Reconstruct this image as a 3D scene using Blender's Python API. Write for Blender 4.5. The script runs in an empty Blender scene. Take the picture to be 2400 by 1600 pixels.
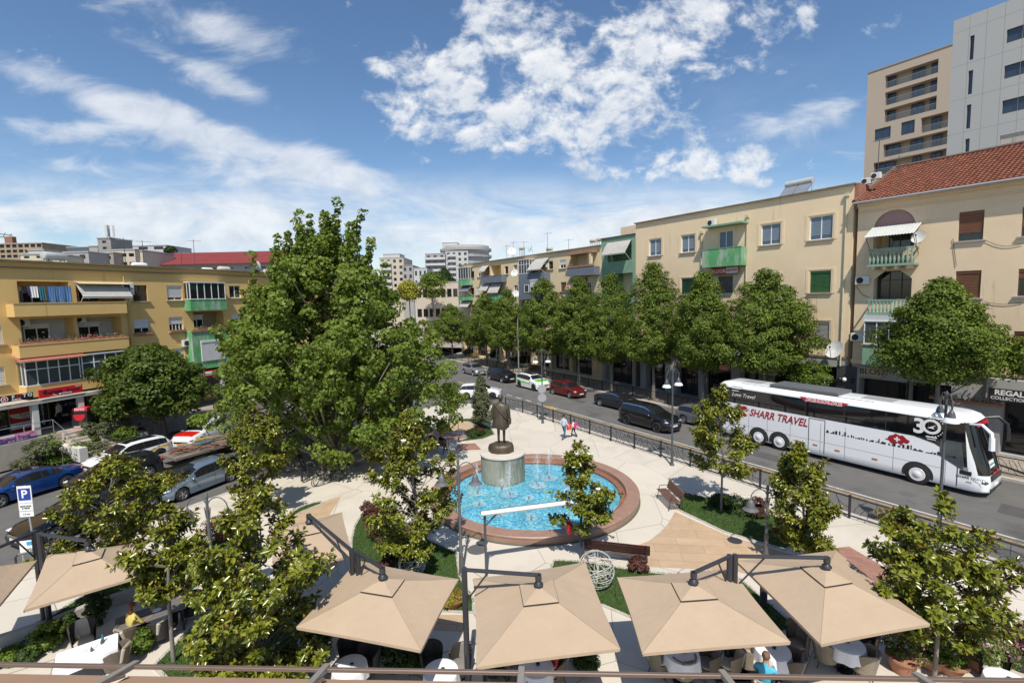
import bpy, math, random
import numpy as np
from mathutils import Matrix, Vector
S = bpy.context.scene
COL = S.collection
R = math.radians
PI = math.pi
# ---------------------------------------------------------------- camera
FOC = 1133.0; CH = 10.0
PITCH = math.atan(104 / FOC); ROLL = R(1.3)
_F = Vector((0, math.cos(PITCH), -math.sin(PITCH))); _U0 = Vector((0, math.sin(PITCH), math.cos(PITCH))); _X = Vector((1, 0, 0))
_R = _X * math.cos(ROLL) - _U0 * math.sin(ROLL); _U = _X * math.sin(ROLL) + _U0 * math.cos(ROLL)
cd = bpy.data.cameras.new('camera'); cam = bpy.data.objects.new('camera', cd); COL.objects.link(cam)
cd.sensor_width = 36; cd.lens = FOC / 2400 * 36; cd.clip_start = .1; cd.clip_end = 5000
cam.matrix_world = Matrix(((_R.x, _U.x, -_F.x, 0), (_R.y, _U.y, -_F.y, 0), (_R.z, _U.z, -_F.z, CH), (0, 0, 0, 1)))
S.camera = cam
def ray(x, y): return _F + _R * ((x - 1200) / FOC) - _U * ((y - 800) / FOC)
def G(x, y, z=0.0):
    """ground point seen at photo position x, y (2400 x 1600), on the level z"""
    d = ray(x, y); t = (z - CH) / d.z
    return Vector((d.x * t, d.y * t, z))
def zat(x, y, p):
    """height above the ground where the sight line x, y passes over the point p"""
    d = ray(x, y); t = p[1] / d.y
    return CH + d.z * t
def z1(x, y): return (x / 3.357, 500 + y / 3.357)
def z2(x, y): return (x / 3.357, 850 + y / 3.357)
def z3(x, y): return (x / 3.357, 1133 + y / 3.357)
def z4(x, y): return (500 + x / 3.357, 1133 + y / 3.357)
def z5(x, y): return (1000 + x / 3.357, 1133 + y / 3.357)
def z6(x, y): return (1700 + x / 3.357, 1133 + y / 3.357)
def z7(x, y): return (1000 + x / 3.357, 850 + y / 3.357)
def z8(x, y): return (1700 + x / 3.357, 850 + y / 3.357)
def zm(x, y): return (1000 + x / 3.357, 500 + y / 3.357)
def zr(x, y): return (1500 + x / 3.92, 400 + y / 3.92)
def zb(x, y): return (1900 + x / 3.136, 400 + y / 3.136)
def zt(x, y): return (1900 + x / 3.484, y / 3.484)
def zs(x, y): return (x / 6.72, 880 + y / 6.72)
def zl(x, y): return (x / 5.873, 1000 + y / 5.873)
def ze(x, y): return (x / 5.873, 1300 + y / 5.873)
def zc(x, y): return (1050 + x / 5.88, 750 + y / 5.88)
# ---------------------------------------------------------------- sun, sky, exposure
S.view_settings.view_transform = 'Standard'; S.view_settings.look = 'None'; S.view_settings.gamma = 1
S.view_settings.exposure = 0.28
S.cycles.max_bounces = 6; S.cycles.diffuse_bounces = 3; S.cycles.glossy_bounces = 3
S.cycles.transmission_bounces = 4; S.cycles.transparent_max_bounces = 8
S.cycles.caustics_reflective = False; S.cycles.caustics_refractive = False
S.cycles.sample_clamp_indirect = 4
S.cycles.use_denoising = True
SUN_DIR = Vector((.0, -.66, 1)).normalized()      # towards the sun: high, behind the camera
sl = bpy.data.lights.new('sun', 'SUN'); sl.energy = 4.3; sl.angle = R(.5); sl.color = (1, .95, .86)
so = bpy.data.objects.new('sun', sl); COL.objects.link(so)
so.rotation_euler = SUN_DIR.to_track_quat('Z', 'Y').to_euler()
W = bpy.data.worlds.new('World'); S.world = W; W.use_nodes = True
def build_sky():
    nt = W.node_tree; N = nt.nodes; L = nt.links; N.clear()
    out = N.new('ShaderNodeOutputWorld'); bg = N.new('ShaderNodeBackground')
    L.new(bg.outputs[0], out.inputs[0]); bg.inputs['Strength'].default_value = .12
    sky = N.new('ShaderNodeTexSky'); sky.sky_type = 'NISHITA'; sky.sun_disc = False
    sky.sun_elevation = math.asin(SUN_DIR.z); sky.sun_rotation = math.atan2(SUN_DIR.x, SUN_DIR.y)
    sky.air_density = 1.0; sky.dust_density = .6; sky.ozone_density = 2.2; sky.altitude = 100
    tc = N.new('ShaderNodeTexCoord'); sep = N.new('ShaderNodeSeparateXYZ'); L.new(tc.outputs['Generated'], sep.inputs[0])
    def M(op, a, b=None, c=None, clamp=False):
        n = N.new('ShaderNodeMath'); n.operation = op; n.use_clamp = clamp
        for i, v in enumerate((a, b, c)):
            if v is None: continue
            if isinstance(v, (int, float)): n.inputs[i].default_value = v
            else: L.new(v, n.inputs[i])
        return n.outputs[0]
    X, Y, Z = sep.outputs
    # cloud layer seen on a plane high overhead
    zz = M('ADD', M('MAXIMUM', Z, 0.0), .11)
    qx = M('DIVIDE', X, zz); qy = M('DIVIDE', Y, zz)
    # bearings used to say in which part of the sky a bank of cloud stands
    yy = M('MAXIMUM', Y, .08); a = M('DIVIDE', X, yy); b = M('DIVIDE', Z, yy)
    front = M('GREATER_THAN', Y, .1)
    def noise(vx, vy, scale, detail, rough, dist=0.0, sx=1.0, sy=1.0, rot=0.0, w=0.0):
        cb = N.new('ShaderNodeCombineXYZ'); L.new(vx, cb.inputs[0]); L.new(vy, cb.inputs[1]); cb.inputs[2].default_value = w
        mp = N.new('ShaderNodeMapping'); mp.inputs['Scale'].default_value = (sx, sy, 1); mp.inputs['Rotation'].default_value = (0, 0, rot)
        L.new(cb.outputs[0], mp.inputs[0])
        n = N.new('ShaderNodeTexNoise'); n.inputs['Scale'].default_value = scale; n.inputs['Detail'].default_value = detail
        n.inputs['Roughness'].default_value = rough; n.inputs['Distortion'].default_value = dist
        L.new(mp.outputs[0], n.inputs['Vector']); return n.outputs[0]
    def blob(px, py, hl, hw, ang):
        d = ray(px, py); ca, cb_ = d.x / d.y, d.z / d.y
        co, si = math.cos(R(ang)), math.sin(R(ang))
        da = M('SUBTRACT', a, ca); db = M('SUBTRACT', b, cb_)
        u = M('ADD', M('MULTIPLY', da, co * FOC / hl), M('MULTIPLY', db, si * FOC / hl))
        v = M('ADD', M('MULTIPLY', da, -si * FOC / hw), M('MULTIPLY', db, co * FOC / hw))
        r2 = M('ADD', M('MULTIPLY', u, u), M('MULTIPLY', v, v))
        return M('POWER', 2.718, M('MULTIPLY', r2, -1.0))
    def total(lst, gains):
        s = None
        for o, g in zip(lst, gains):
            o = M('MULTIPLY', o, g); s = o if s is None else M('ADD', s, o)
        return M('MULTIPLY', s, front)
    def ramp(x, lo, hi):
        mr = N.new('ShaderNodeMapRange'); mr.interpolation_type = 'SMOOTHSTEP'; mr.clamp = True
        L.new(x, mr.inputs[0]); mr.inputs[1].default_value = lo; mr.inputs[2].default_value = hi; return mr.outputs[0]
    # heaps of broken cumulus, upper middle
    cum = [blob(1160, 150, 115, 75, 0), blob(1400, 120, 190, 75, 8), blob(1640, 40, 150, 55, 12), blob(1010, 200, 110, 75, 0), blob(1180, 260, 250, 75, 0),
           blob(1390, 225, 130, 40, 5), blob(890, 158, 32, 22, -15), blob(1560, 175, 170, 45, 6), blob(1700, 385, 190, 55, -4), blob(1380, 320, 200, 40, 6),
           blob(1150, 20, 210, 35, 0), blob(1840, 60, 160, 60, 5), blob(1000, 275, 70, 45, 0), blob(1500, 395, 160, 40, 0)]
    mk = total(cum, [1.1, 1.05, .9, .9, 1.15, .85, .7, .6, 1.0, .75, .7, .55, .75, .6])
    n1 = noise(a, b, 9.5, 9, .6, .35, sy=1.35); n1b = noise(a, b, 30, 5, .6, .1, sy=1.3, w=3)
    nn = M('ADD', M('MULTIPLY', M('SUBTRACT', n1, .5), 1.5), M('MULTIPLY', M('SUBTRACT', n1b, .5), .55))
    dens1 = ramp(M('ADD', nn, M('MULTIPLY', M('SUBTRACT', M('MINIMUM', M('MULTIPLY', mk, 1.1), 1.0), 1.0), .46)), -.24, .15)
    # long streaks, left
    st = [blob(200, 220, 330, 45, -22), blob(520, 320, 330, 52, -20), blob(790, 385, 150, 42, -22), blob(560, 85, 210, 62, -16), blob(480, 170, 260, 32, -26),
          blob(120, 310, 170, 36, -8), blob(120, 385, 160, 26, -10), blob(430, 400, 170, 26, -4), blob(640, 430, 300, 40, -8), blob(330, 30, 260, 40, -15),
          blob(1960, 240, 190, 50, 14), blob(1650, 330, 250, 60, 10), blob(2000, 380, 120, 40, 0)]
    mk2 = total(st, [.8, .95, .8, .85, .75, .95, .75, .45, .5, .5, .85, .5, .6])
    n2 = noise(a, b, 5.2, 8, .6, .5, sx=1.0, sy=2.6, rot=R(20), w=7)
    dens2 = ramp(M('ADD', n2, M('MULTIPLY', M('SUBTRACT', mk2, .62), .42)), .42, .80)
    # veil of high cloud low over the roofs
    bank = M('MULTIPLY', ramp(b, .02, .12), M('SUBTRACT', 1.0, ramp(M('ADD', b, M('MULTIPLY', a, .035)), .165, .262)))
    n3 = noise(a, b, 4.0, 7, .62, .6, sx=.8, sy=3.4, rot=R(3), w=11)
    dens3 = M('MULTIPLY', M('MULTIPLY', ramp(n3, .26, .62), bank), .86)
    n4 = noise(qx, qy, .55, 8, .6, .3, w=2)
    dens4 = M('MULTIPLY', ramp(n4, .52, .88), .25)
    # density, then shade: bases greyer than tops
    d12 = M('SUBTRACT', 1.0, M('MULTIPLY', M('SUBTRACT', 1.0, dens1), M('SUBTRACT', 1.0, M('MULTIPLY', dens2, .74))))
    d123 = M('SUBTRACT', 1.0, M('MULTIPLY', M('SUBTRACT', 1.0, d12), M('MULTIPLY', M('SUBTRACT', 1.0, dens3), M('SUBTRACT', 1.0, dens4))))
    d123 = M('MULTIPLY', d123, ramp(Z, -.01, .06))
    thick = M('ADD', noise(a, M('ADD', b, .012), 9.5, 9, .6, .35, sy=1.35), M('MULTIPLY', noise(a, b, 5, 5, .6, w=20), .4))
    shade = ramp(thick, .55, .95)
    mixc = N.new('ShaderNodeMixRGB'); L.new(shade, mixc.inputs[0]); mixc.inputs[1].default_value = (6.5, 6.6, 6.75, 1); mixc.inputs[2].default_value = (4.5, 4.9, 5.5, 1)
    # the blue of the clear air, a little deeper than the model's
    hs = N.new('ShaderNodeHueSaturation'); hs.inputs['Saturation'].default_value = 1.12; hs.inputs['Value'].default_value = .92; L.new(sky.outputs[0], hs.inputs['Color'])
    mix = N.new('ShaderNodeMixRGB'); L.new(d123, mix.inputs[0]); L.new(hs.outputs[0], mix.inputs[1]); L.new(mixc.outputs[0], mix.inputs[2])
    L.new(mix.outputs[0], bg.inputs['Color'])
build_sky()
# ---------------------------------------------------------------- mesh and object helpers
class MB:
    def __init__(s): s.v = []; s.f = []; s.m = []; s.k = 0; s.T = Matrix()
    def add(s, vs, fs):
        b = len(s.v); T = s.T
        s.v += [tuple(T @ Vector(v)) for v in vs]; s.f += [tuple(i + b for i in f) for f in fs]; s.m += [s.k] * len(fs); return s
    def box(s, x0, x1, y0, y1, z0, z1):
        return s.add([(x0, y0, z0), (x1, y0, z0), (x1, y1, z0), (x0, y1, z0), (x0, y0, z1), (x1, y0, z1), (x1, y1, z1), (x0, y1, z1)],
                     [(0, 3, 2, 1), (4, 5, 6, 7), (0, 1, 5, 4), (1, 2, 6, 5), (2, 3, 7, 6), (3, 0, 4, 7)])
    def bbox(s, x0, x1, y0, y1, z0, z1, c=.02):
        """box with its upright and top edges chamfered"""
        p = []
        for z, k in ((z0, 0), (z1 - c, 0), (z1, c)):
            p += [(x0 + c + k, y0 + k, z), (x1 - c - k, y0 + k, z), (x1 - k, y0 + c + k, z), (x1 - k, y1 - c - k, z), (x1 - c - k, y1 - k, z), (x0 + c + k, y1 - k, z), (x0 + k, y1 - c - k, z), (x0 + k, y0 + c + k, z)]
        f = [tuple(reversed(range(8))), tuple(range(16, 24))]
        for r in (0, 8):
            f += [(r + i, r + (i + 1) % 8, r + 8 + (i + 1) % 8, r + 8 + i) for i in range(8)]
        return s.add(p, f)
    def quad(s, *p): return s.add(p, [tuple(range(len(p)))])
    def tube(s, pts, r, n=6, cap=True):
        pts = [Vector(p) for p in pts]; rs = r if isinstance(r, (list, tuple)) else [r] * len(pts)
        vs = []; fs = []; up = None
        for i, p in enumerate(pts):
            d = (pts[min(i + 1, len(pts) - 1)] - pts[max(i - 1, 0)]).normalized()
            if up is None: up = d.orthogonal().normalized()
            up = (up - d * up.dot(d)); up = up.normalized() if up.length > 1e-6 else d.orthogonal().normalized()
            sd = d.cross(up)
            for j in range(n):
                a = 2 * PI * j / n; vs.append(p + (up * math.cos(a) + sd * math.sin(a)) * rs[i])
        for i in range(len(pts) - 1):
            for j in range(n): fs.append((i * n + j, i * n + (j + 1) % n, (i + 1) * n + (j + 1) % n, (i + 1) * n + j))
        if cap: fs += [tuple(reversed(range(n))), tuple(range((len(pts) - 1) * n, len(pts) * n))]
        return s.add(vs, fs)
    def lathe(s, prof, n=16, c=(0, 0, 0), cap=True):
        vs = []; fs = []
        for r, z in prof:
            for j in range(n): a = 2 * PI * j / n; vs.append((c[0] + r * math.cos(a), c[1] + r * math.sin(a), c[2] + z))
        for i in range(len(prof) - 1):
            for j in range(n): fs.append((i * n + j, i * n + (j + 1) % n, (i + 1) * n + (j + 1) % n, (i + 1) * n + j))
        if cap: fs += [tuple(reversed(range(n))), tuple(range((len(prof) - 1) * n, len(prof) * n))]
        return s.add(vs, fs)
    def prism(s, pts, z0, z1):
        n = len(pts)
        if sum(pts[i][0] * pts[(i + 1) % n][1] - pts[(i + 1) % n][0] * pts[i][1] for i in range(n)) < 0: pts = list(reversed(pts))
        return s.add([(p[0], p[1], z0) for p in pts] + [(p[0], p[1], z1) for p in pts],
                     [tuple(reversed(range(n))), tuple(range(n, 2 * n))] + [(i, (i + 1) % n, n + (i + 1) % n, n + i) for i in range(n)])
    def ball(s, c, r, nu=10, nv=7):
        if isinstance(r, (int, float)): r = (r, r, r)
        vs = [(c[0], c[1], c[2] - r[2])]; fs = []
        for i in range(1, nv):
            t = -PI / 2 + PI * i / nv
            for j in range(nu): a = 2 * PI * j / nu; vs.append((c[0] + r[0] * math.cos(t) * math.cos(a), c[1] + r[1] * math.cos(t) * math.sin(a), c[2] + r[2] * math.sin(t)))
        vs.append((c[0], c[1], c[2] + r[2])); L = len(vs) - 1
        for j in range(nu): fs += [(0, 1 + (j + 1) % nu, 1 + j), (L, L - nu + j, L - nu + (j + 1) % nu)]
        for i in range(nv - 2):
            for j in range(nu): a = 1 + i * nu; fs.append((a + j, a + (j + 1) % nu, a + nu + (j + 1) % nu, a + nu + j))
        return s.add(vs, fs)
    def build(s, name, mats, parent=None, smooth=False, ang=38, loc=None, rz=0):
        us = sorted({i for f in s.f for i in f})
        if len(us) < len(s.v): mp = {o: i for i, o in enumerate(us)}; s.v = [s.v[i] for i in us]; s.f = [tuple(mp[i] for i in f) for f in s.f]
        me = bpy.data.meshes.new(name); me.from_pydata(s.v, [], s.f)
        for m in (mats if isinstance(mats, (list, tuple)) else [mats]): me.materials.append(m)
        if any(s.m): me.polygons.foreach_set('material_index', s.m)
        if smooth:
            me.polygons.foreach_set('use_smooth', [True] * len(s.f)); me.set_sharp_from_angle(angle=R(ang))
        me.validate(); me.update()
        o = bpy.data.objects.new(name, me); COL.objects.link(o)
        if parent: o.parent = parent
        if loc is not None: o.location = loc
        o.rotation_euler.z = rz
        return o
def tag(o, label, cat, group=None):
    o['label'] = label; o['category'] = cat
    if group: o['group'] = group
    return o
def struct(o, kind='structure'): o['kind'] = kind; return o
def thing(name, label, cat, loc=(0, 0, 0), rz=0.0, group=None):
    o = bpy.data.objects.new(name, None); COL.objects.link(o); o.location = loc; o.rotation_euler = (0, 0, rz)
    o.empty_display_size = .3
    return tag(o, label, cat, group)
KIDS = {}
def dup(o, loc, rz=0.0, label=None, group=None, scale=None):
    """copy of a thing with copies of its parts and sub-parts"""
    def cp(x, par):
        c = x.copy(); COL.objects.link(c); c.parent = par
        for k in list(x.children): cp(k, c)
        return c
    r = cp(o, None); r.location = loc; r.rotation_euler = (0, 0, rz)
    if label: r['label'] = label
    if group: r['group'] = group
    if scale: r.scale = scale
    return r
def raw_mesh(name, V, F, mats, midx=None, col=None, smooth=False):
    """mesh straight from arrays; F has the same number of corners in every row"""
    V = np.asarray(V, np.float32); F = np.asarray(F, np.int32)
    me = bpy.data.meshes.new(name); nf, k = F.shape
    me.vertices.add(len(V)); me.vertices.foreach_set('co', V.ravel())
    me.loops.add(nf * k); me.loops.foreach_set('vertex_index', F.ravel())
    me.polygons.add(nf); me.polygons.foreach_set('loop_start', np.arange(0, nf * k, k, dtype=np.int32))
    for m in mats: me.materials.append(m)
    if midx is not None: me.polygons.foreach_set('material_index', np.asarray(midx, np.int32))
    if smooth: me.polygons.foreach_set('use_smooth', np.ones(nf, bool))
    me.update(calc_edges=True)
    if col is not None:
        at = me.color_attributes.new('tint', 'FLOAT_COLOR', 'POINT'); at.data.foreach_set('color', np.asarray(col, np.float32).ravel())
    return me
def put(name, me, parent=None, loc=(0, 0, 0)):
    o = bpy.data.objects.new(name, me); COL.objects.link(o); o.parent = parent; o.location = loc; return o
# ---------------------------------------------------------------- materials
def nodes(name):
    m = bpy.data.materials.new(name); m.use_nodes = True; nt = m.node_tree
    return m, nt.nodes, nt.links, nt.nodes['Principled BSDF']
def pbr(name, c, rough=.6, metal=0.0, var=None, bump=None, stain=None, spec=.5, coord='Object', alpha=None):
    """var=(scale, amount) mottling; stain=(scale, threshold, colour, stretch) dirt with a shape of its own; bump=(scale, height)"""
    m, N, L, P = nodes(name); c = (*c, 1)
    P.inputs['Roughness'].default_value = rough; P.inputs['Metallic'].default_value = metal; P.inputs['Base Color'].default_value = c
    P.inputs['Specular IOR Level'].default_value = spec
    tc = N.new('ShaderNodeTexCoord'); last = None
    def ns(scale, detail=6, rough_=.6, sc=(1, 1, 1)):
        mp = N.new('ShaderNodeMapping'); mp.inputs['Scale'].default_value = sc; L.new(tc.outputs[coord], mp.inputs[0])
        n = N.new('ShaderNodeTexNoise'); n.inputs['Scale'].default_value = scale; n.inputs['Detail'].default_value = detail; n.inputs['Roughness'].default_value = rough_
        L.new(mp.outputs[0], n.inputs['Vector']); return n.outputs[0]
    if var:
        mr = N.new('ShaderNodeMapRange'); L.new(ns(var[0]), mr.inputs[0]); mr.inputs[1].default_value = .25; mr.inputs[2].default_value = .75
        mr.inputs[3].default_value = 1 - var[1]; mr.inputs[4].default_value = 1 + var[1]
        hs = N.new('ShaderNodeHueSaturation'); hs.inputs['Color'].default_value = c; L.new(mr.outputs[0], hs.inputs['Value']); last = hs.outputs[0]
    if stain:
        for i, stn in enumerate(stain if isinstance(stain, list) else [stain]):
            sc, th, sc_c, st = stn
            mr = N.new('ShaderNodeMapRange'); L.new(ns(sc, 8, .65, st), mr.inputs[0]); mr.inputs[1].default_value = th; mr.inputs[2].default_value = th + .13
            mx = N.new('ShaderNodeMixRGB'); L.new(mr.outputs[0], mx.inputs[0]); mx.inputs[2].default_value = (*sc_c, 1)
            if last: L.new(last, mx.inputs[1])
            else: mx.inputs[1].default_value = c
            last = mx.outputs[0]
    if last: L.new(last, P.inputs['Base Color'])
    if bump:
        b = N.new('ShaderNodeBump'); b.inputs['Strength'].default_value = 1; b.inputs['Distance'].default_value = bump[1]
        L.new(ns(bump[0]), b.inputs['Height']); L.new(b.outputs[0], P.inputs['Normal'])
    return m
def leafmat(name, c, c2, back=None, gloss=.35, trans=.3):
    """leaf: colour between c and c2 leaf by leaf, an underside of its own, light through the blade"""
    m = bpy.data.materials.new(name); m.use_nodes = True; N = m.node_tree.nodes; L = m.node_tree.links; N.clear()
    out = N.new('ShaderNodeOutputMaterial'); at = N.new('ShaderNodeVertexColor'); at.layer_name = 'tint'
    sp = N.new('ShaderNodeSeparateColor'); L.new(at.outputs[0], sp.inputs[0])
    mx = N.new('ShaderNodeMixRGB'); L.new(sp.outputs[0], mx.inputs[0]); mx.inputs[1].default_value = (*c, 1); mx.inputs[2].default_value = (*c2, 1); colr = mx.outputs[0]
    if back:
        g = N.new('ShaderNodeNewGeometry'); m2 = N.new('ShaderNodeMixRGB'); L.new(g.outputs['Backfacing'], m2.inputs[0]); L.new(colr, m2.inputs[1])
        m3 = N.new('ShaderNodeMixRGB'); L.new(sp.outputs[1], m3.inputs[0]); m3.inputs[1].default_value = (*back, 1); m3.inputs[2].default_value = (*c, 1)
        L.new(m3.outputs[0], m2.inputs[2]); colr = m2.outputs[0]
    P = N.new('ShaderNodeBsdfPrincipled'); P.inputs['Roughness'].default_value = gloss; P.inputs['Specular IOR Level'].default_value = .5 if back else .25; L.new(colr, P.inputs['Base Color'])
    T = N.new('ShaderNodeBsdfTranslucent'); hs = N.new('ShaderNodeHueSaturation'); hs.inputs['Value'].default_value = 1.5; hs.inputs['Hue'].default_value = .485
    L.new(colr, hs.inputs['Color']); L.new(hs.outputs[0], T.inputs[0])
    ms = N.new('ShaderNodeMixShader'); ms.inputs[0].default_value = trans; L.new(P.outputs[0], ms.inputs[1]); L.new(T.outputs[0], ms.inputs[2]); L.new(ms.outputs[0], out.inputs[0])
    return m
def plain(name, c, rough=.6, metal=0.0, spec=.5): return pbr(name, c, rough, metal, spec=spec)
MT = {}
def mt(key, *a, **k):
    if key not in MT: MT[key] = pbr(key, *a, **k)
    return MT[key]
DIRT = (.17, .13, .09)
STEEL = mt('galvanised', (.45, .46, .47), .4, .7, var=(8, .1)); WHITE = mt('white paint', (.78, .78, .76), .45, var=(3, .06)); BLACK = mt('black paint', (.018, .018, .02), .4)
DKGREY = mt('dark grey paint', (.05, .053, .058), .45, var=(6, .15)); LTGREY = mt('grey paint', (.3, .31, .32), .45, var=(6, .08)); RUBBER = mt('rubber', (.02, .02, .021), .8, var=(12, .2))
CHROME = mt('chrome', (.75, .76, .78), .15, 1.0); RED = mt('red paint', (.5, .02, .025), .4, var=(4, .08)); WOOD = mt('brown wood', (.11, .05, .03), .55, var=(9, .25)); DARKIN = mt('dark interior', (.025, .024, .023), .8)
GLASS = mt('window glass', (.035, .05, .07), .06, spec=.9); GLASSD = mt('dark glass', (.012, .013, .015), .05, spec=.8); GLASSG = mt('grey glass', (.06, .075, .08), .1, spec=.8)
BARK = mt('bark', (.13, .105, .08), .9, var=(7, .35), bump=(20, .02)); BARKP = mt('pale bark', (.3, .27, .2), .85, var=(4, .35), bump=(12, .02)); BARKG = mt('grey bark', (.2, .18, .15), .85, var=(9, .25)); SOIL = mt('soil', (.09, .06, .04), .95, var=(5, .3))
TERRA = mt('terracotta', (.36, .17, .1), .8, var=(5, .15)); YELLOW = mt('yellow paint', (.75, .5, .03), .5); BLUEP = mt('blue paint', (.02, .05, .3), .4); GREENP = mt('green paint', (.05, .3, .08), .5)
# ---------------------------------------------------------------- lettering
def letters(body, mat, parent, size, M, name='lettering', align='CENTER', shear=0.0, bold=0.0, sx=1.0, extrude=.004):
    cu = bpy.data.curves.new(name, 'FONT'); cu.body = body; cu.size = size; cu.align_x = align; cu.align_y = 'CENTER'; cu.shear = shear; cu.offset = bold; cu.extrude = extrude; cu.resolution_u = 3
    t = bpy.data.objects.new(name, cu); COL.objects.link(t); bpy.context.view_layer.update()
    me = bpy.data.meshes.new_from_object(t.evaluated_get(bpy.context.evaluated_depsgraph_get())); bpy.data.objects.remove(t)
    me.transform(M @ Matrix.Diagonal((sx, 1, 1, 1))); me.materials.clear(); me.materials.append(mat); me.name = name
    o = bpy.data.objects.new(name, me); COL.objects.link(o); o.parent = parent; return o
def upright(x, y, z, rx=90, rz=0, tilt=0):
    """matrix for lettering that stands up, reading along +x and facing -y; tilt slopes its line"""
    return Matrix.Translation((x, y, z)) @ Matrix.Rotation(R(rz), 4, 'Z') @ Matrix.Rotation(R(-tilt), 4, 'Y') @ Matrix.Rotation(R(rx), 4, 'X')
# ---------------------------------------------------------------- street directions
_d = ray(448, 713); SD = Vector((_d.x, _d.y)).normalized(); SN = Vector((SD.y, -SD.x))      # along the avenue, across it
def SV(d, t, z=0.0): p = SN * d + SD * t; return Vector((p.x, p.y, z))
_d = ray(1640, 685); LD = Vector((_d.x, _d.y)).normalized(); LN = Vector((LD.y, -LD.x))     # along the side street on the left
def stone(name, c, joint, scale, jw, var=.06, polished=.55):
    """paving of irregular slabs: mottled stone with narrow open joints"""
    m, N, L, P = nodes(name); P.inputs['Roughness'].default_value = polished
    tc = N.new('ShaderNodeTexCoord'); v = N.new('ShaderNodeTexVoronoi'); v.feature = 'DISTANCE_TO_EDGE'; v.inputs['Scale'].default_value = scale; L.new(tc.outputs['Object'], v.inputs['Vector'])
    mr = N.new('ShaderNodeMapRange'); L.new(v.outputs['Distance'], mr.inputs[0]); mr.inputs[1].default_value = jw * .5; mr.inputs[2].default_value = jw
    v2 = N.new('ShaderNodeTexVoronoi'); v2.inputs['Scale'].default_value = scale; L.new(tc.outputs['Object'], v2.inputs['Vector'])
    def ns(sc, st=(1, 1, 1), de=8):
        mp = N.new('ShaderNodeMapping'); mp.inputs['Scale'].default_value = st; L.new(tc.outputs['Object'], mp.inputs[0])
        n = N.new('ShaderNodeTexNoise'); n.inputs['Scale'].default_value = sc; n.inputs['Detail'].default_value = de; n.inputs['Roughness'].default_value = .65; L.new(mp.outputs[0], n.inputs['Vector']); return n.outputs[0]
    def M(op, a, b):
        n = N.new('ShaderNodeMath'); n.operation = op
        for i, x in enumerate((a, b)):
            if isinstance(x, (int, float)): n.inputs[i].default_value = x
            else: L.new(x, n.inputs[i])
        return n.outputs[0]
    sc = N.new('ShaderNodeSeparateColor'); L.new(v2.outputs['Color'], sc.inputs[0])
    val = M('ADD', M('MULTIPLY', M('SUBTRACT', ns(.7), .5), var * 3), M('ADD', M('MULTIPLY', M('SUBTRACT', ns(9, (1, 3, 1)), .5), var * 2.2), M('MULTIPLY', M('SUBTRACT', sc.outputs[0], .5), var)))
    hs = N.new('ShaderNodeHueSaturation'); hs.inputs['Color'].default_value = (*c, 1); L.new(M('ADD', val, 1.0), hs.inputs['Value'])
    st = N.new('ShaderNodeMapRange'); L.new(ns(.28), st.inputs[0]); st.inputs[1].default_value = .52; st.inputs[2].default_value = .75; st.inputs[4].default_value = .5
    mg = N.new('ShaderNodeMixRGB'); L.new(st.outputs[0], mg.inputs[0]); L.new(hs.outputs[0], mg.inputs[1]); mg.inputs[2].default_value = (c[0] * .6, c[1] * .58, c[2] * .53, 1)
    mx = N.new('ShaderNodeMixRGB'); L.new(mr.outputs[0], mx.inputs[0]); mx.inputs[1].default_value = (*joint, 1); L.new(mg.outputs[0], mx.inputs[2]); L.new(mx.outputs[0], P.inputs['Base Color'])
    return m
def slabs(name, c, joint, w, h, rot, var=.1):
    """paving of rectangular slabs laid in rows"""
    m, N, L, P = nodes(name); P.inputs['Roughness'].default_value = .6
    tc = N.new('ShaderNodeTexCoord'); mp = N.new('ShaderNodeMapping'); mp.inputs['Rotation'].default_value = (0, 0, rot); L.new(tc.outputs['Object'], mp.inputs[0])
    b = N.new('ShaderNodeTexBrick'); L.new(mp.outputs[0], b.inputs['Vector']); b.inputs['Scale'].default_value = 1; b.inputs['Brick Width'].default_value = w; b.inputs['Row Height'].default_value = h
    b.inputs['Mortar Size'].default_value = .008; b.inputs['Mortar Smooth'].default_value = .1; b.inputs['Bias'].default_value = 0
    b.inputs['Color1'].default_value = (*[x * (1 - var) for x in c], 1); b.inputs['Color2'].default_value = (*[x * (1 + var) for x in c], 1); b.inputs['Mortar'].default_value = (*joint, 1)
    n = N.new('ShaderNodeTexNoise'); n.inputs['Scale'].default_value = 1.6; n.inputs['Detail'].default_value = 9; n.inputs['Roughness'].default_value = .7; L.new(mp.outputs[0], n.inputs['Vector'])
    mr = N.new('ShaderNodeMapRange'); L.new(n.outputs[0], mr.inputs[0]); mr.inputs[1].default_value = .25; mr.inputs[2].default_value = .75; mr.inputs[3].default_value = .84; mr.inputs[4].default_value = 1.14
    hs = N.new('ShaderNodeHueSaturation'); L.new(b.outputs[0], hs.inputs['Color']); L.new(mr.outputs[0], hs.inputs['Value']); L.new(hs.outputs[0], P.inputs['Base Color'])
    return m
M_PLAZA = stone('travertine', (.585, .53, .445), (.30, .26, .21), .3, .0045, .07)
M_TAN = slabs('tan paving', (.47, .335, .215), (.26, .18, .11), 1.9, .62, R(8), .05)
M_ASPH = pbr('asphalt', (.118, .112, .105), .85, var=(.6, .16), stain=[(.35, .54, (.08, .076, .072), (1, 1, 1)), (1.7, .62, (.155, .148, .138), (.3, 1, 1)), (22, .62, (.14, .135, .13), (1, 1, 1))], bump=(60, .004))
M_PAVE = slabs('grey paving', (.33, .285, .235), (.16, .14, .12), .5, .5, R(33), .12)
M_KERB = mt('kerb stone', (.45, .41, .36), .8, var=(3, .12))
M_LAWN = pbr('turf', (.045, .085, .018), .95, var=(9, .35), stain=[(1.1, .6, (.11, .11, .035), (1, 1, 1))], bump=(45, .03))
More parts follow.
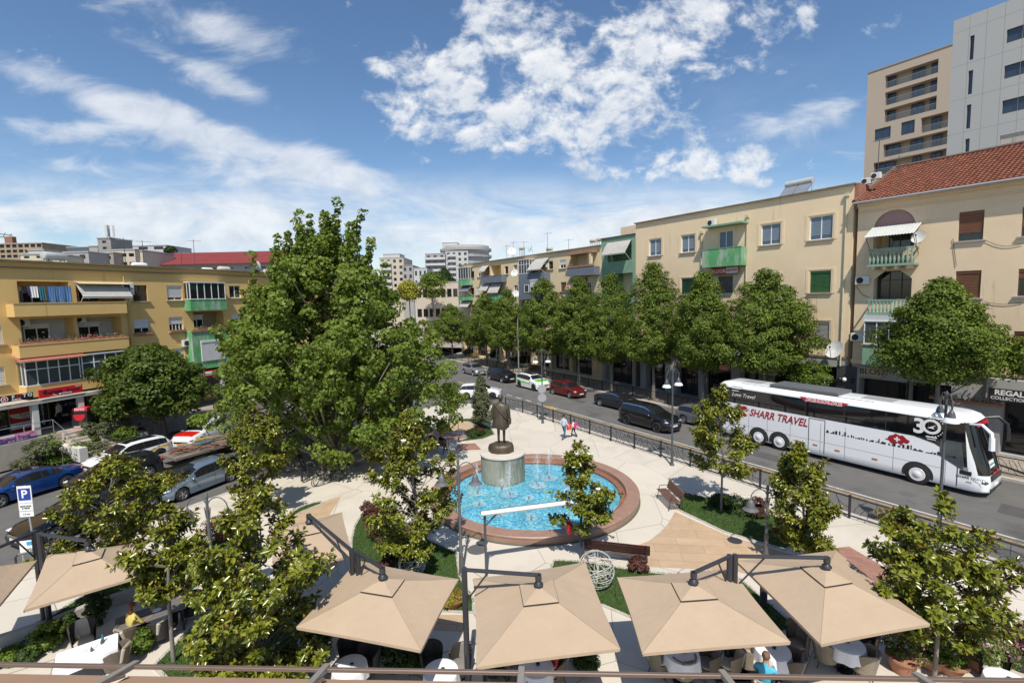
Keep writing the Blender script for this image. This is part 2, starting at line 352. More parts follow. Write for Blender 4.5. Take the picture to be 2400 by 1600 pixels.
M_RED = slabs('red paving', (.33, .17, .125), (.2, .12, .1), .4, .2, R(20), .12)
EARTH = pbr('city ground', (.2, .185, .165), .95, var=(.02, .3))
m = MB(); m.quad((-1500, -300, -.15), (1500, -300, -.15), (1500, 2500, -.15), (-1500, 2500, -.15)); struct(m.build('ground', EARTH))
# carriageways
m = MB(); m.quad(SV(22, -60, -.12), SV(36, -60, -.12), SV(36, 400, -.12), SV(22, 400, -.12)); struct(m.build('road', M_ASPH))
KL = [G(*p, 0) for p in [(1192, 955), (1150, 946), (1050, 946), (950, 966), (800, 1010), (700, 1052), (600, 1114), (545, 1150), (430, 1192), (300, 1240), (100, 1305)]]
KL2 = [KL[-1] - Vector((LD.x, LD.y, 0)) * k for k in (6, 14, 26)]
FK = G(60, 1080)
m = MB(); far = [Vector((FK.x, FK.y, 0)) + Vector((LD.x, LD.y, 0)) * k for k in (-40, 0, 40)]
pts = [(-46, -12), (-10, -12)] + [(p.x + .4, p.y - .2) for p in reversed(KL2)] + [(p.x + .4, p.y - .3) for p in reversed(KL)] + [tuple(SV(22, 36)[:2]), tuple(SV(22, 90)[:2]), (-14, 70)] + [(p.x - .3, p.y) for p in reversed(far)]
m.add([(p[0], p[1], -.124) for p in pts], [tuple(range(len(pts)))]); struct(m.build('side_street', M_ASPH))
# the square
PL = [SV(23.85, t) for t in (-40, -10, 5, 15, 25, 33)] + [SV(23.6, 35.5), SV(23.0, 36.6)] + KL[1:] + KL2 + [Vector((-20, -14, 0)), Vector((10, -30, 0))]
m = MB(); m.prism([(p.x, p.y) for p in PL], -.3, 0); struct(m.build('plaza', M_PLAZA))
def border(pts, w, z0, z1, name, mat, closed=False):
    m = MB(); n = len(pts)
    for i in range(n if closed else n - 1):
        a, b = Vector(pts[i][:2]), Vector(pts[(i + 1) % n][:2]); d = (b - a)
        if d.length < 1e-4: continue
        d = d.normalized(); q = Vector((-d.y, d.x)) * w * .5; a = a - d * .001 * (i % 3); b = b + d * w * .3
        m.prism([tuple(a - q), tuple(b - q), tuple(b + q), tuple(a + q)], z0, z1 + .0006 * (i % 2))
    return struct(m.build(name, mat))
border([SV(23.98, t) for t in (-40, -10, 5, 15, 25, 33)] + [SV(23.74, 35.6)], .24, -.3, .012, 'kerb', M_KERB)
border(KL[1:] + KL2, .24, -.3, .014, 'kerb', M_KERB)
# pavement beyond the avenue and the lot along the left-hand buildings
m = MB(); m.prism([tuple(SV(35.1, -60)[:2]), tuple(SV(75, -60)[:2]), tuple(SV(75, 260)[:2]), tuple(SV(35.1, 260)[:2])], -.3, 0); struct(m.build('pavement', M_PAVE))
border([SV(35.0, t) for t in (-60, 40, 260)], .24, -.3, .012, 'kerb', M_KERB)
m = MB(); a = [Vector((FK.x, FK.y)) + LD * k for k in (-40, 70)]; b = [p - LN * 60 for p in a]
m.prism([tuple(p) for p in (a[0], a[1], b[1], b[0])], -.3, 0); struct(m.build('pavement', M_PAVE))
border([(*p, 0) for p in a], .24, -.3, .013, 'kerb', M_KERB)
# painted lines
PAINTW = pbr('road paint white', (.5, .48, .45), .7, stain=(3, .52, (.2, .19, .18), (1, 1, 1))); PAINTY = pbr('road paint yellow', (.46, .29, .07), .7, stain=(3, .5, (.2, .16, .11), (1, 1, 1)))
m = MB(); m.quad(SV(26.95, -50, -.115), SV(27.08, -50, -.115), SV(27.0, 34.6, -.115), SV(26.87, 34.6, -.115))
for t in (35.6, 37.6, 39.3, 41.0): m.quad(SV(26.75, t, -.115), SV(26.93, t, -.115), SV(26.93, t + .95, -.115), SV(26.75, t + .95, -.115))
struct(m.build('road_marking', PAINTW))
m = MB(); m.quad(SV(26.55, -50, -.115), SV(26.66, -50, -.115), SV(26.62, 34.9, -.115), SV(26.5, 34.9, -.115)); m.quad(SV(26.3, 33.4, -.111), SV(26.9, 33.6, -.111), SV(26.9, 35.0, -.111), SV(26.5, 35.4, -.111))
for t in (51, 55): m.quad(SV(26.4, t, -.115), SV(26.6, t, -.115), SV(26.6, t + 1.2, -.115), SV(26.4, t + 1.2, -.115))
struct(m.build('road_marking', PAINTY))
m = MB()
for d, t, w, l in ((28.4, 14, 1.1, 3.2), (32.2, 27, .9, 5.5), (25.2, 20, .6, 4.2), (29.6, 3.5, 1.4, 2.2), (33.4, 11, .5, 6.0), (24.9, 2.5, .8, 2.6), (30.2, 34, .7, 2.4)): m.quad(SV(d, t, -.117), SV(d + w, t + .1, -.117), SV(d + w, t + l, -.117), SV(d, t + l - .15, -.117))
struct(m.build('road_patch', pbr('asphalt patch', (.075, .073, .07), .9, var=(4, .2))))
for d, t in ((28.9, 8.6), (25.6, 28), (32.9, 19.5)): tag(MB().lathe([(.34, 0), (.34, .006), (.3, .009), (.01, .009)], 24).build('manhole_cover', mt('iron', (.1, .1, .1), .7), loc=SV(d, t, -.118)), {28.9: 'manhole cover in the lane before the coach front wheel', 25.6: 'manhole cover between the railing and the yellow line', 32.9: 'manhole cover in the far lane behind the coach'}[d], 'manhole')
# tan and red paving let into the square
def sheet(name, px, mat, z): m = MB(); m.add([tuple(G(*p, 0).xy) + (z,) for p in px], [tuple(range(len(px)))]); return struct(m.build(name, mat))
sheet('tan_paving', [(1582, 1199), (1571, 1218), (1560, 1234), (1543, 1250), (1521, 1267), (1495, 1277), (1465, 1285), (1426, 1294), (1520, 1328), (1720, 1336), (1900, 1390), (2010, 1350), (1860, 1300), (1700, 1252)], M_TAN, .004)
sheet('tan_paving', [(640, 1250), (665, 1224), (690, 1205), (715, 1190), (740, 1180), (800, 1163), (772, 1206), (803, 1200), (790, 1330), (650, 1345)], M_TAN, .004)
sheet('tan_paving', [(1000, 1440), (1090, 1440), (1085, 1480), (990, 1475)], M_TAN, .004)
sheet('tan_paving', [(1058, 988), (1095, 988), (1118, 997), (1110, 1008), (1086, 1012), (1060, 1012), (1040, 1000)], M_TAN, .004)
sheet('red_paving', [(985, 1008), (1040, 1003), (1060, 1015), (1100, 1023), (1060, 1033), (990, 1030)], M_RED, .008)
sheet('red_paving', [(1075, 1040), (1113, 1038), (1128, 1053), (1068, 1056)], M_RED, .004)
sheet('red_paving', [(1900, 1290), (1990, 1280), (2075, 1330), (2120, 1375), (2020, 1400)], M_RED, .006)
# lawns
LAWNS = [[(1596, 1154), (1720, 1176), (1860, 1225), (1900, 1262), (1840, 1288), (1700, 1247), (1588, 1194)],
 [(857, 1199), (905, 1190), (1003, 1264), (1070, 1295), (1077, 1350), (1091, 1375), (1110, 1405), (1110, 1436), (1035, 1432), (1000, 1400), (900, 1350), (830, 1320), (823, 1300), (823, 1270), (831, 1234), (842, 1214)],
 [(1299, 1313), (1372, 1316), (1450, 1330), (1510, 1341), (1566, 1345), (1720, 1346), (1790, 1402), (1880, 1480), (1750, 1482), (1600, 1475), (1480, 1447), (1414, 1419), (1330, 1400), (1285, 1345)],
 [(-40, 1536), (56, 1475), (124, 1441), (204, 1390), (300, 1350), (400, 1300), (520, 1256), (600, 1230), (575, 1290), (500, 1350), (430, 1400), (335, 1400), (128, 1474), (60, 1506), (-40, 1556)],
 [(660, 1217), (690, 1197), (715, 1184), (750, 1175), (755, 1180), (705, 1200), (672, 1222)],
 [(1055, 984), (1105, 981), (1150, 1003), (1160, 1018), (1130, 1029), (1065, 1037), (1102, 1024), (1088, 1013), (1120, 997), (1097, 988), (1058, 987)],
 [(500, 1420), (640, 1440), (700, 1500), (720, 1600), (400, 1600), (360, 1560)]]
def inpoly(p, poly):
    c = False; j = len(poly) - 1
    for i in range(len(poly)):
        if ((poly[i][1] > p[1]) != (poly[j][1] > p[1])) and p[0] < (poly[j][0] - poly[i][0]) * (p[1] - poly[i][1]) / (poly[j][1] - poly[i][1]) + poly[i][0]: c = not c
        j = i
    return c
rng = np.random.default_rng(5)
gV = []; gC = []
for lw in LAWNS:
    P2 = [tuple(G(*p).xy) for p in lw]
    m = MB(); m.add([(x, y, .02) for x, y in P2], [tuple(range(len(P2)))]); struct(m.build('lawn', M_LAWN))
    border(P2, .1, 0, .035, 'lawn_edging', M_KERB, True)
    A = np.array(P2); lo, hi = A.min(0), A.max(0); k = int((hi - lo).prod() * 420)
    for x, y in rng.uniform(lo, hi, (k, 2)):
        if inpoly((x, y), P2):
            a = rng.uniform(0, PI); h = rng.uniform(.035, .085); w = rng.uniform(.012, .022); le = rng.normal(0, .03, 2)
            c, s = math.cos(a) * w, math.sin(a) * w
            gV += [(x - c, y - s, .02), (x + c, y + s, .02), (x + le[0], y + le[1], .02 + h)]; q = rng.uniform(0, 1); gC += [(q, q, q, 1)] * 3
M_BLADE = leafmat('grass blade', (.04, .095, .014), (.10, .15, .03), gloss=.6, trans=.25)
o = put('grass', raw_mesh('grass', gV, np.arange(len(gV)).reshape(-1, 3), [M_BLADE], col=gC)); struct(o, 'stuff')
tag(o, 'short mown green grass on the lawns of the square', 'grass')
# manhole and drain in the square
p = G(*z5(398, 517)); m = MB(); m.lathe([(.40, 0), (.40, .01), (.37, .014), (0.01, .014)], 28, (0, 0, 0)); o = m.build('manhole_cover', mt('iron', (.16, .145, .125), .7, .3, var=(30, .3)), loc=p); tag(o, 'round iron manhole cover in the pale paving beside the lamp post', 'manhole')
p = G(*z7(1865, 700), -.12); o = m.build('manhole_cover', mt('iron', (.1, .1, .1), .7), loc=p); tag(o, 'dark manhole cover in the roadway just outside the railing', 'manhole')
# ---------------------------------------------------------------- fountain, plinth, statue
FC = Vector((.95, 23.85)); FR = 5.22
M_MARB = pbr('red marble', (.30, .182, .135), .45, var=(3, .16), stain=[(7, .58, (.38, .25, .19), (1, 1, 1))])
def mosaic():
    m, N, L, P = nodes('blue mosaic'); P.inputs['Roughness'].default_value = .3
    tc = N.new('ShaderNodeTexCoord'); v = N.new('ShaderNodeTexVoronoi'); v.inputs['Scale'].default_value = 15; v.inputs['Randomness'].default_value = .8; L.new(tc.outputs['Object'], v.inputs[0])
    sc = N.new('ShaderNodeSeparateColor'); L.new(v.outputs['Color'], sc.inputs[0])
    cr = N.new('ShaderNodeValToRGB'); L.new(sc.outputs[0], cr.inputs[0]); e = cr.color_ramp.elements
    e[0].position = 0; e[0].color = (.04, .25, .43, 1); e[1].position = 1; e[1].color = (.5, .76, .82, 1)
    for p, c in ((.3, (.10, .45, .66, 1)), (.62, (.2, .6, .77, 1)), (.86, (.32, .7, .82, 1))): k = e.new(p); k.color = c
    n = N.new('ShaderNodeTexNoise'); n.inputs['Scale'].default_value = .9; n.inputs['Detail'].default_value = 4; L.new(tc.outputs['Object'], n.inputs[0])
    mr = N.new('ShaderNodeMapRange'); L.new(n.outputs[0], mr.inputs[0]); mr.inputs[1].default_value = .3; mr.inputs[2].default_value = .7; mr.inputs[3].default_value = .72; mr.inputs[4].default_value = 1.2
    # yellow lines worked into the mosaic
    w = N.new('ShaderNodeTexVoronoi'); w.feature = 'DISTANCE_TO_EDGE'; w.inputs['Scale'].default_value = .38; L.new(tc.outputs['Object'], w.inputs[0])
    ln = N.new('ShaderNodeMapRange'); L.new(w.outputs[0], ln.inputs[0]); ln.inputs[1].default_value = .0; ln.inputs[2].default_value = .03; ln.inputs[3].default_value = .45; ln.inputs[4].default_value = 0
    hs = N.new('ShaderNodeHueSaturation'); L.new(cr.outputs[0], hs.inputs['Color']); L.new(mr.outputs[0], hs.inputs['Value'])
    mx = N.new('ShaderNodeMixRGB'); L.new(ln.outputs[0], mx.inputs[0]); L.new(hs.outputs[0], mx.inputs[1]); mx.inputs[2].default_value = (.5, .6, .35, 1); L.new(mx.outputs[0], P.inputs['Base Color'])
    return m
def watermat():
    m = bpy.data.materials.new('water'); m.use_nodes = True; N = m.node_tree.nodes; L = m.node_tree.links; N.clear(); out = N.new('ShaderNodeOutputMaterial')
    tr = N.new('ShaderNodeBsdfTransparent'); tr.inputs[0].default_value = (.86, .95, .97, 1); gl = N.new('ShaderNodeBsdfGlossy'); gl.inputs['Roughness'].default_value = .05
    tc = N.new('ShaderNodeTexCoord'); n = N.new('ShaderNodeTexNoise'); n.inputs['Scale'].default_value = 5; n.inputs['Detail'].default_value = 5; n.inputs['Distortion'].default_value = 1; L.new(tc.outputs['Object'], n.inputs[0])
    b = N.new('ShaderNodeBump'); b.inputs['Strength'].default_value = 1; b.inputs['Distance'].default_value = .05; L.new(n.outputs[0], b.inputs['Height']); L.new(b.outputs[0], gl.inputs['Normal'])
    fr = N.new('ShaderNodeFresnel'); fr.inputs[0].default_value = 1.33; L.new(b.outputs[0], fr.inputs['Normal']); ms = N.new('ShaderNodeMixShader'); L.new(fr.outputs[0], ms.inputs[0]); L.new(tr.outputs[0], ms.inputs[1]); L.new(gl.outputs[0], ms.inputs[2]); L.new(ms.outputs[0], out.inputs[0])
    return m
def foammat():
    m = bpy.data.materials.new('spray'); m.use_nodes = True; N = m.node_tree.nodes; L = m.node_tree.links; N.clear(); out = N.new('ShaderNodeOutputMaterial')
    tr = N.new('ShaderNodeBsdfTransparent'); d = N.new('ShaderNodeBsdfPrincipled'); d.inputs['Base Color'].default_value = (.85, .9, .93, 1); d.inputs['Roughness'].default_value = .3
    tc = N.new('ShaderNodeTexCoord'); n = N.new('ShaderNodeTexNoise'); n.inputs['Scale'].default_value = 22; n.inputs['Detail'].default_value = 4; L.new(tc.outputs['Object'], n.inputs[0])
    mr = N.new('ShaderNodeMapRange'); L.new(n.outputs[0], mr.inputs[0]); mr.inputs[1].default_value = .42; mr.inputs[2].default_value = .74; mr.inputs[4].default_value = .55
    ms = N.new('ShaderNodeMixShader'); L.new(mr.outputs[0], ms.inputs[0]); L.new(tr.outputs[0], ms.inputs[1]); L.new(d.outputs[0], ms.inputs[2]); L.new(ms.outputs[0], out.inputs[0]); return m
M_MOS = mosaic(); M_WAT = watermat(); M_SPRAY = foammat()
fo = thing('fountain', 'round fountain pool with red marble rim and blue mosaic floor', 'fountain', (FC.x, FC.y, 0))
MB().lathe([(FR - .02, 0), (FR - .02, .27), (FR, .28), (FR, .33), (FR - .03, .36), (FR - .62, .36), (FR - .64, .34), (FR - .64, .14), (FR - .64, .03)], 96, cap=False).build('rim', M_MARB, fo, True)
MB().lathe([(FR + .03, .002), (FR + .03, .05), (FR - .05, .051)], 96, cap=False).build('base_course', mt('verdigris', (.1, .13, .1), .7), fo, True)
MB().lathe([(FR - .64, .15), (FR - .9, .15), (FR - .92, .13), (FR - .92, .02)], 96, cap=False).build('ledge', mt('brown marble', (.26, .115, .07), .35, var=(3, .2)), fo, True)
m = MB(); m.add([((FR - .9) * math.cos(2 * PI * i / 96), (FR - .9) * math.sin(2 * PI * i / 96), .015) for i in range(96)], [tuple(range(96))]); m.build('pool_floor', M_MOS, fo)
m = MB(); m.add([((FR - .918) * math.cos(2 * PI * i / 96), (FR - .918) * math.sin(2 * PI * i / 96), .09) for i in range(96)], [tuple(range(96))]); m.build('water', M_WAT, fo)
rr = random.Random(3)
JETS = [(400, 1020, 1.5), (655, 1035, 1.6), (592, 985, .5), (873, 965, 1.75), (963, 905, 1.75), (1228, 905, .7), (880, 972, .16), (805, 1062, .12), (415, 1110, .2), (580, 1190, .15), (825, 1215, .16), (1110, 1010, .4)]
for jx, jy, jh in JETS:
    p = G(*z7(jx, jy), .09) - Vector((FC.x, FC.y, 0)); m = MB(); x, y = p.x, p.y
    m.lathe([(.05, .016), (.05, .12), (.025, .15), (.02, .2)], 8, (x, y, 0)); m.build('nozzle', mt('iron', (.1, .1, .1), .6), fo, True)
    m = MB()
    if jh > .3:
        pts = []; rad = []
        for i in range(9):
            t = i / 8; pts.append((x + rr.gauss(0, .015), y + rr.gauss(0, .015), .16 + jh * t)); rad.append(.02 + .05 * math.sin(PI * min(1, t * 1.05)) ** .7 * (.6 + .8 * rr.random()))
        rad[-1] = .02; m.tube(pts, rad, 8)
    for i in range(int(60 + 160 * jh)):
        t = rr.random() ** .8; sp = .05 + .17 * (1 - t) + .03; s = rr.uniform(.007, .02) * (1.2 if jh > .3 else 1)
        c = (x + rr.gauss(0, sp), y + rr.gauss(0, sp), .12 + t * jh * rr.uniform(.75, 1.06)); m.ball(c, s, 4, 3)
    m.lathe([(.02, .135), (.12, .13), (.3 + .1 * jh, .1)], 16, (x, y, 0), cap=False)
    m.build('jet', M_SPRAY, fo, True)
# plinth
PC = Vector((-.66, 25.98)); PR = 1.23
PZ = zat(*z7(595, 757), (PC.x, PC.y - PR))
m = MB(); pl = thing('statue_plinth', 'round streaked concrete plinth standing in the fountain pool', 'plinth', (PC.x, PC.y, 0))
m.lathe([(PR - .03, .02), (PR - .03, PZ - .08)], 64).build('drum', pbr('streaked concrete', (.31, .30, .24), .8, var=(2.2, .14), stain=[(2.6, .5, (.14, .15, .12), (1, 1, .12)), (5, .6, (.34, .33, .27), (1, 1, .15))]), pl, True)
MB().lathe([(PR - .04, PZ - .08), (PR + .02, PZ - .075), (PR + .02, PZ - .005), (PR, PZ), (.01, PZ)], 64, cap=False).build('slab', mt('pale slab', (.56, .51, .43), .6, var=(2, .12)), pl, True)
# ---------------------------------------------------------------- buildings
class Fac:
    """a street front: u runs to the right along it, y into the house, z up"""
    def __init__(s, O, d): s.O = Vector(O[:2]); s.d = d; s.into = Vector((-d.y, d.x)); s.rz = math.atan2(d.y, d.x)
    def uz(s, px, py, out=0.0):
        r = ray(px, py); q = s.O - s.into * out; r2 = Vector((r.x, r.y)); t = q.dot(s.into) / r2.dot(s.into)
        p = r2 * t; return ((p - s.O).dot(s.d), CH + r.z * t)
    def rect(s, zf, x0, y0, x1, y1, out=0.0):
        ym, xm = (y0 + y1) / 2, (x0 + x1) / 2
        return (s.uz(*zf(x0, ym), out)[0], s.uz(*zf(x1, ym), out)[0], s.uz(*zf(xm, y1), out)[1], s.uz(*zf(xm, y0), out)[1])
    def root(s, name, label, cat, group=None): return thing(name, label, cat, (s.O.x, s.O.y, 0), s.rz, group)
    def at(s, u, y, z): p = s.O + s.d * u + s.into * y; return Vector((p.x, p.y, z))
def wall(m, u0, u1, z0, z1, holes, rev=.2):
    """front with real openings: hole = (u0, u1, z0, z1[, depth[, closed]])"""
    hs = []
    for h in holes:
        a, b, c, d = max(h[0], u0), min(h[1], u1), max(h[2], z0), min(h[3], z1)
        if b - a > .05 and d - c > .05: hs.append((a, b, c, d) + tuple(h[4:]))
    us = sorted({u0, u1, *[h[0] for h in hs], *[h[1] for h in hs]}); zs_ = sorted({z0, z1, *[h[2] for h in hs], *[h[3] for h in hs]})
    for i in range(len(us) - 1):
        for j in range(len(zs_) - 1):
            a, b, c, d = us[i], us[i + 1], zs_[j], zs_[j + 1]; cu, cz = (a + b) / 2, (c + d) / 2
            if any(h[0] < cu < h[1] and h[2] < cz < h[3] for h in hs): continue
            m.quad((a, 0, c), (b, 0, c), (b, 0, d), (a, 0, d))
    for h in hs:
        a, b, c, d = h[:4]; y = h[4] if len(h) > 4 else rev
        m.quad((a, 0, c), (a, 0, d), (a, y, d), (a, y, c)); m.quad((b, 0, c), (b, y, c), (b, y, d), (b, 0, d))
        m.quad((a, 0, d), (b, 0, d), (b, y, d), (a, y, d)); m.quad((a, 0, c), (a, y, c), (b, y, c), (b, 0, c))
        if len(h) > 5: m.quad((a, y, c), (b, y, c), (b, y, d), (a, y, d))
def shell(m, u0, u1, z0, z1, depth, top=True):
    m.quad((u0, 0, z0), (u0, 0, z1), (u0, depth, z1), (u0, depth, z0)); m.quad((u1, 0, z0), (u1, depth, z0), (u1, depth, z1), (u1, 0, z1)); m.quad((u0, depth, z0), (u0, depth, z1), (u1, depth, z1), (u1, depth, z0))
    if top: m.quad((u0, 0, z1), (u1, 0, z1), (u1, depth, z1), (u0, depth, z1))
SH_WHITE = mt('white blind', (.62, .62, .6), .6, var=(2, .06)); SH_GREEN = mt('green blind', (.035, .11, .04), .55, var=(3, .15)); SH_BROWN = mt('brown blind', (.17, .075, .04), .55, var=(3, .15)); SH_GREY = mt('grey blind', (.3, .29, .27), .6, var=(3, .1)); SH_DKGR = mt('dark green blind', (.02, .06, .04), .5)
CLOTHA = mt('awning cloth', (.42, .4, .36), .85, var=(2, .12)); CLOTHY = mt('yellowed cloth', (.5, .42, .26), .85, var=(2, .1))
def window(b, r, y=.1, mull=1, trans=0, shut=0.0, sm=None, fm=None, glass=None, sill=True, fw=.06, sillm=None, part='window', casing=None):
    u0, u1, z0, z1 = r; fm = fm or WHITE; sm = sm or SH_WHITE; glass = glass or GLASSD; w = u1 - u0
    m = MB(); m.box(u0, u0 + fw, y, y + .07, z0, z1); m.box(u1 - fw, u1, y, y + .07, z0, z1); m.box(u0 + fw, u1 - fw, y, y + .07, z0, z0 + fw); m.box(u0 + fw, u1 - fw, y, y + .07, z1 - fw, z1)
    for k in range(mull): c = u0 + w * (k + 1) / (mull + 1); m.box(c - fw * .5, c + fw * .5, y + .003, y + .066, z0 + fw, z1 - fw)
    for k in range(trans): c = z0 + (z1 - z0) * .68; m.box(u0 + fw, u1 - fw, y + .006, y + .063, c - fw * .4, c + fw * .4)
    if casing:
        cw, cp = casing
        m.box(u0 - cw, u0 - .004, -cp, .05, z0 - .02, z1 + cw); m.box(u1 + .004, u1 + cw, -cp, .05, z0 - .02, z1 + cw); m.box(u0 - .004, u1 + .004, -cp, .05, z1 + .004, z1 + cw)
    o = m.build(part, fm if not casing else fm, b)
    m = MB(); m.quad((u0 + fw * .5, y + .04, z0), (u1 - fw * .5, y + .04, z0), (u1 - fw * .5, y + .04, z1), (u0 + fw * .5, y + .04, z1)); m.build('pane', glass, o)
    if shut > 0:
        m = MB(); zt_ = z1 - .01; zb_ = z1 - (z1 - z0) * shut; n = max(3, int((zt_ - zb_) / .09)); st = (zt_ - zb_) / n
        for k in range(n): a = zb_ + k * st; m.quad((u0 + .02, y - .012, a), (u1 - .02, y - .012, a), (u1 - .02, y - .03, a + st * .85), (u0 + .02, y - .03, a + st * .85)); m.quad((u0 + .02, y - .03, a + st * .85), (u1 - .02, y - .03, a + st * .85), (u1 - .02, y - .012, a + st), (u0 + .02, y - .012, a + st))
        m.box(u0, u1, y - .06, y - .001, z1 - .16, z1); m.build('shutter', sm, o)
    if sill: MB().box(u0 - .14, u1 + .14, -.13, y, z0 - .09, z0 - .004).build('sill', sillm or mt('sill stone', (.36, .3, .22), .8, var=(4, .2)), o)
    return o
def bars(m, u0, u1, z0, z1, n, y, w=.04, d=.04):
    for k in range(n): c = u0 + (u1 - u0) * (k + .5) / n; m.box(c - w / 2, c + w / 2, y - d / 2, y + d / 2, z0, z1)
def balcony(b, u0, u1, z0, z1, out, mat, slab=.14, name='balcony', th=.09):
    m = MB(); m.box(u0, u1, -out, -.002, z0, z0 + slab); m.box(u0, u1, -out, -out + th, z0 + slab, z1); m.box(u0, u0 + th, -out + th, -.002, z0 + slab, z1 - .002); m.box(u1 - th, u1, -out + th, -.002, z0 + slab, z1 - .002)
    m.box(u0 - .03, u1 + .03, -out - .03, -out + th + .03, z1, z1 + .05); return m.build(name, mat, b)
def glazed(b, u0, u1, z0, z1, y, n, trans=True, fm=None, glass=None, side=0.0, name='glazing'):
    """a run of framed panes standing at depth y, returned to the wall at both ends"""
    fm = fm or WHITE; m = MB(); w = (u1 - u0) / n; fw = .055
    for k in range(n + 1): c = u0 + k * w; m.box(c - fw / 2, c + fw / 2, y, y + .06, z0 + fw, z1 - fw)
    m.box(u0 - .03, u1 + .03, y - .003, y + .063, z0, z0 + fw); m.box(u0 - .03, u1 + .03, y - .003, y + .063, z1 - fw, z1)
    if trans: zt_ = z0 + (z1 - z0) * .66; m.box(u0, u1, y + .004, y + .056, zt_ - .03, zt_ + .03)
    if side:
        for c in (u0, u1):
            m.box(c - .03, c + .03, y + .065, y + side, z0, z0 + fw); m.box(c - .03, c + .03, y + .065, y + side, z1 - fw, z1); m.box(c - .025, c + .025, y + side * .5, y + side * .5 + fw, z0 + fw, z1 - fw)
        m.box(u0 - .06, u1 + .06, y - .06, y + side, z1 + .004, z1 + .06)
    o = m.build(name, fm, b); m = MB(); m.quad((u0, y + .03, z0), (u1, y + .03, z0), (u1, y + .03, z1), (u0, y + .03, z1))
    if side:
        for c in (u0, u1): m.quad((c, y + .03, z0), (c, y + side, z0), (c, y + side, z1), (c, y + .03, z1))
    m.build('pane', glass or GLASSG, o); return o
def awning(b, u0, u1, z1, out, drop, mat, y0=0.0, arms=True, n=8):
    """drop-arm blind: cloth from the wall out and down, with white arms"""
    m = MB(); pr = [(y0 - .02, z1), (y0 - out * .55, z1 - drop * .45), (y0 - out, z1 - drop), (y0 - out - .01, z1 - drop - .14)]
    for (ya, za), (yb, zb_) in zip(pr[:-1], pr[1:]):
        for k in range(n):
            a, c = u0 + (u1 - u0) * k / n, u0 + (u1 - u0) * (k + 1) / n; m.quad((a, ya, za), (c, ya, za), (c, yb, zb_), (a, yb, zb_))
    o = m.build('awning', mat, b)
    if arms:
        m = MB()
        for c in (u0 + .03, u1 - .03): m.tube([(c, y0 - .02, z1 - drop - .9), (c, y0 - out, z1 - drop)], .022, 5); m.tube([(c, y0 - .02, z1), (c, y0 - out, z1 - drop)], .015, 5)
        m.tube([(u0, y0 - out, z1 - drop), (u1, y0 - out, z1 - drop)], .025, 6); m.build('arm', WHITE, o)
    return o
def aircon(fac, u, z, out=.02, w=.8, h=.56, label='', yaw=0, group='air conditioners on the fronts', dep=.3):
    p = fac.at(u, -out - dep, z); t = thing('air_conditioner', label, 'air conditioner', p, fac.rz + yaw, group); wm = mt('aircon white', (.62, .62, .6), .5, var=(3, .06))
    MB().bbox(-w / 2, w / 2, 0, dep, 0, h, .025).build('case', wm, t)
    m = MB(); m.T = Matrix.Translation((-w * .14, -.004, h / 2)) @ Matrix.Rotation(R(90), 4, 'X'); rr_ = h * .38
    m.lathe([(rr_, 0), (rr_, .012), (rr_ * .92, .012), (rr_ * .92, .003), (.01, .003)], 20, cap=False); m.build('fan_grille', DARKIN, t)
    m = MB(); m.box(-w * .4, -w * .36, dep * .2, dep + .05, -.04, -.002); m.box(w * .36, w * .4, dep * .2, dep + .05, -.04, -.002); m.build('bracket', LTGREY, t); return t
def dish(p, r, az, el, label, group='satellite dishes'):
    r *= .55
    t = thing('satellite_dish', label, 'satellite dish', p, az, group); m = MB(); m.T = Matrix.Rotation(R(90 - el), 4, 'X')
    m.lathe([(.01, .0), (r * .4, r * .035), (r * .75, r * .12), (r, r * .23), (r * 1.0, r * .25), (r * .74, r * .14), (.01, .025)], 28, cap=False); m.build('reflector', mt('dish white', (.66, .66, .64), .45, var=(3, .05)), t, True)
    m = MB(); m.T = Matrix.Rotation(R(90 - el), 4, 'X'); m.tube([(0, -r, r * .24), (0, -.05 * r, r * .95)], .02, 5); m.box(-.05, .05, -.1 * r, .05, r * .9, r * 1.02); m.build('feed_arm', DKGREY, t)
    m = MB(); m.tube([(0, .02, -.02), (0, r * .35, -.1), (0, r * .35, -r * 1.1)], .03, 6); m.build('mount', LTGREY, t); return t
def tank(p, rz, label, w=1.6, r=.42, legs=.5, mat=None, group='water tanks on the roofs'):
    t = thing('water_tank', label, 'water tank', p, rz, group); m = MB(); m.T = Matrix.Translation((0, 0, legs + r)) @ Matrix.Rotation(R(90), 4, 'Y')
    m.lathe([(.02, -w / 2), (r * .8, -w / 2 + .03), (r, -w / 2 + .12), (r, w / 2 - .12), (r * .8, w / 2 - .03), (.02, w / 2)], 20); m.build('drum', mat or mt('tank metal', (.5, .5, .48), .45, .2, var=(3, .1)), t, True)
    m = MB()
    for x in (-w * .35, w * .35):
        for y in (-r * .7, r * .7): m.tube([(x, y, 0), (x, y * .8, legs + r * .35)], .025, 5)
        m.tube([(x, -r * .8, legs + .02), (x, r * .8, legs + .02)], .025, 5)
    m.build('stand', DKGREY, t); return t
def aerial(p, h, label, arms=3, rz=0.0, group='television aerials on the roofs'):
    t = thing('aerial', label, 'aerial', p, rz, group); MB().tube([(0, 0, 0), (.02, 0, h)], .025, 5).build('mast', DKGREY, t); m = MB(); m.tube([(-.5, 0, h - .15), (.7, 0, h - .1)], .016, 4)
    for k in range(arms * 2): x = -.45 + k * 1.1 / (arms * 2 - 1); m.tube([(x, -.32, h - .14), (x, .32, h - .14)], .01, 4)
    m.build('antenna', LTGREY, t); return t
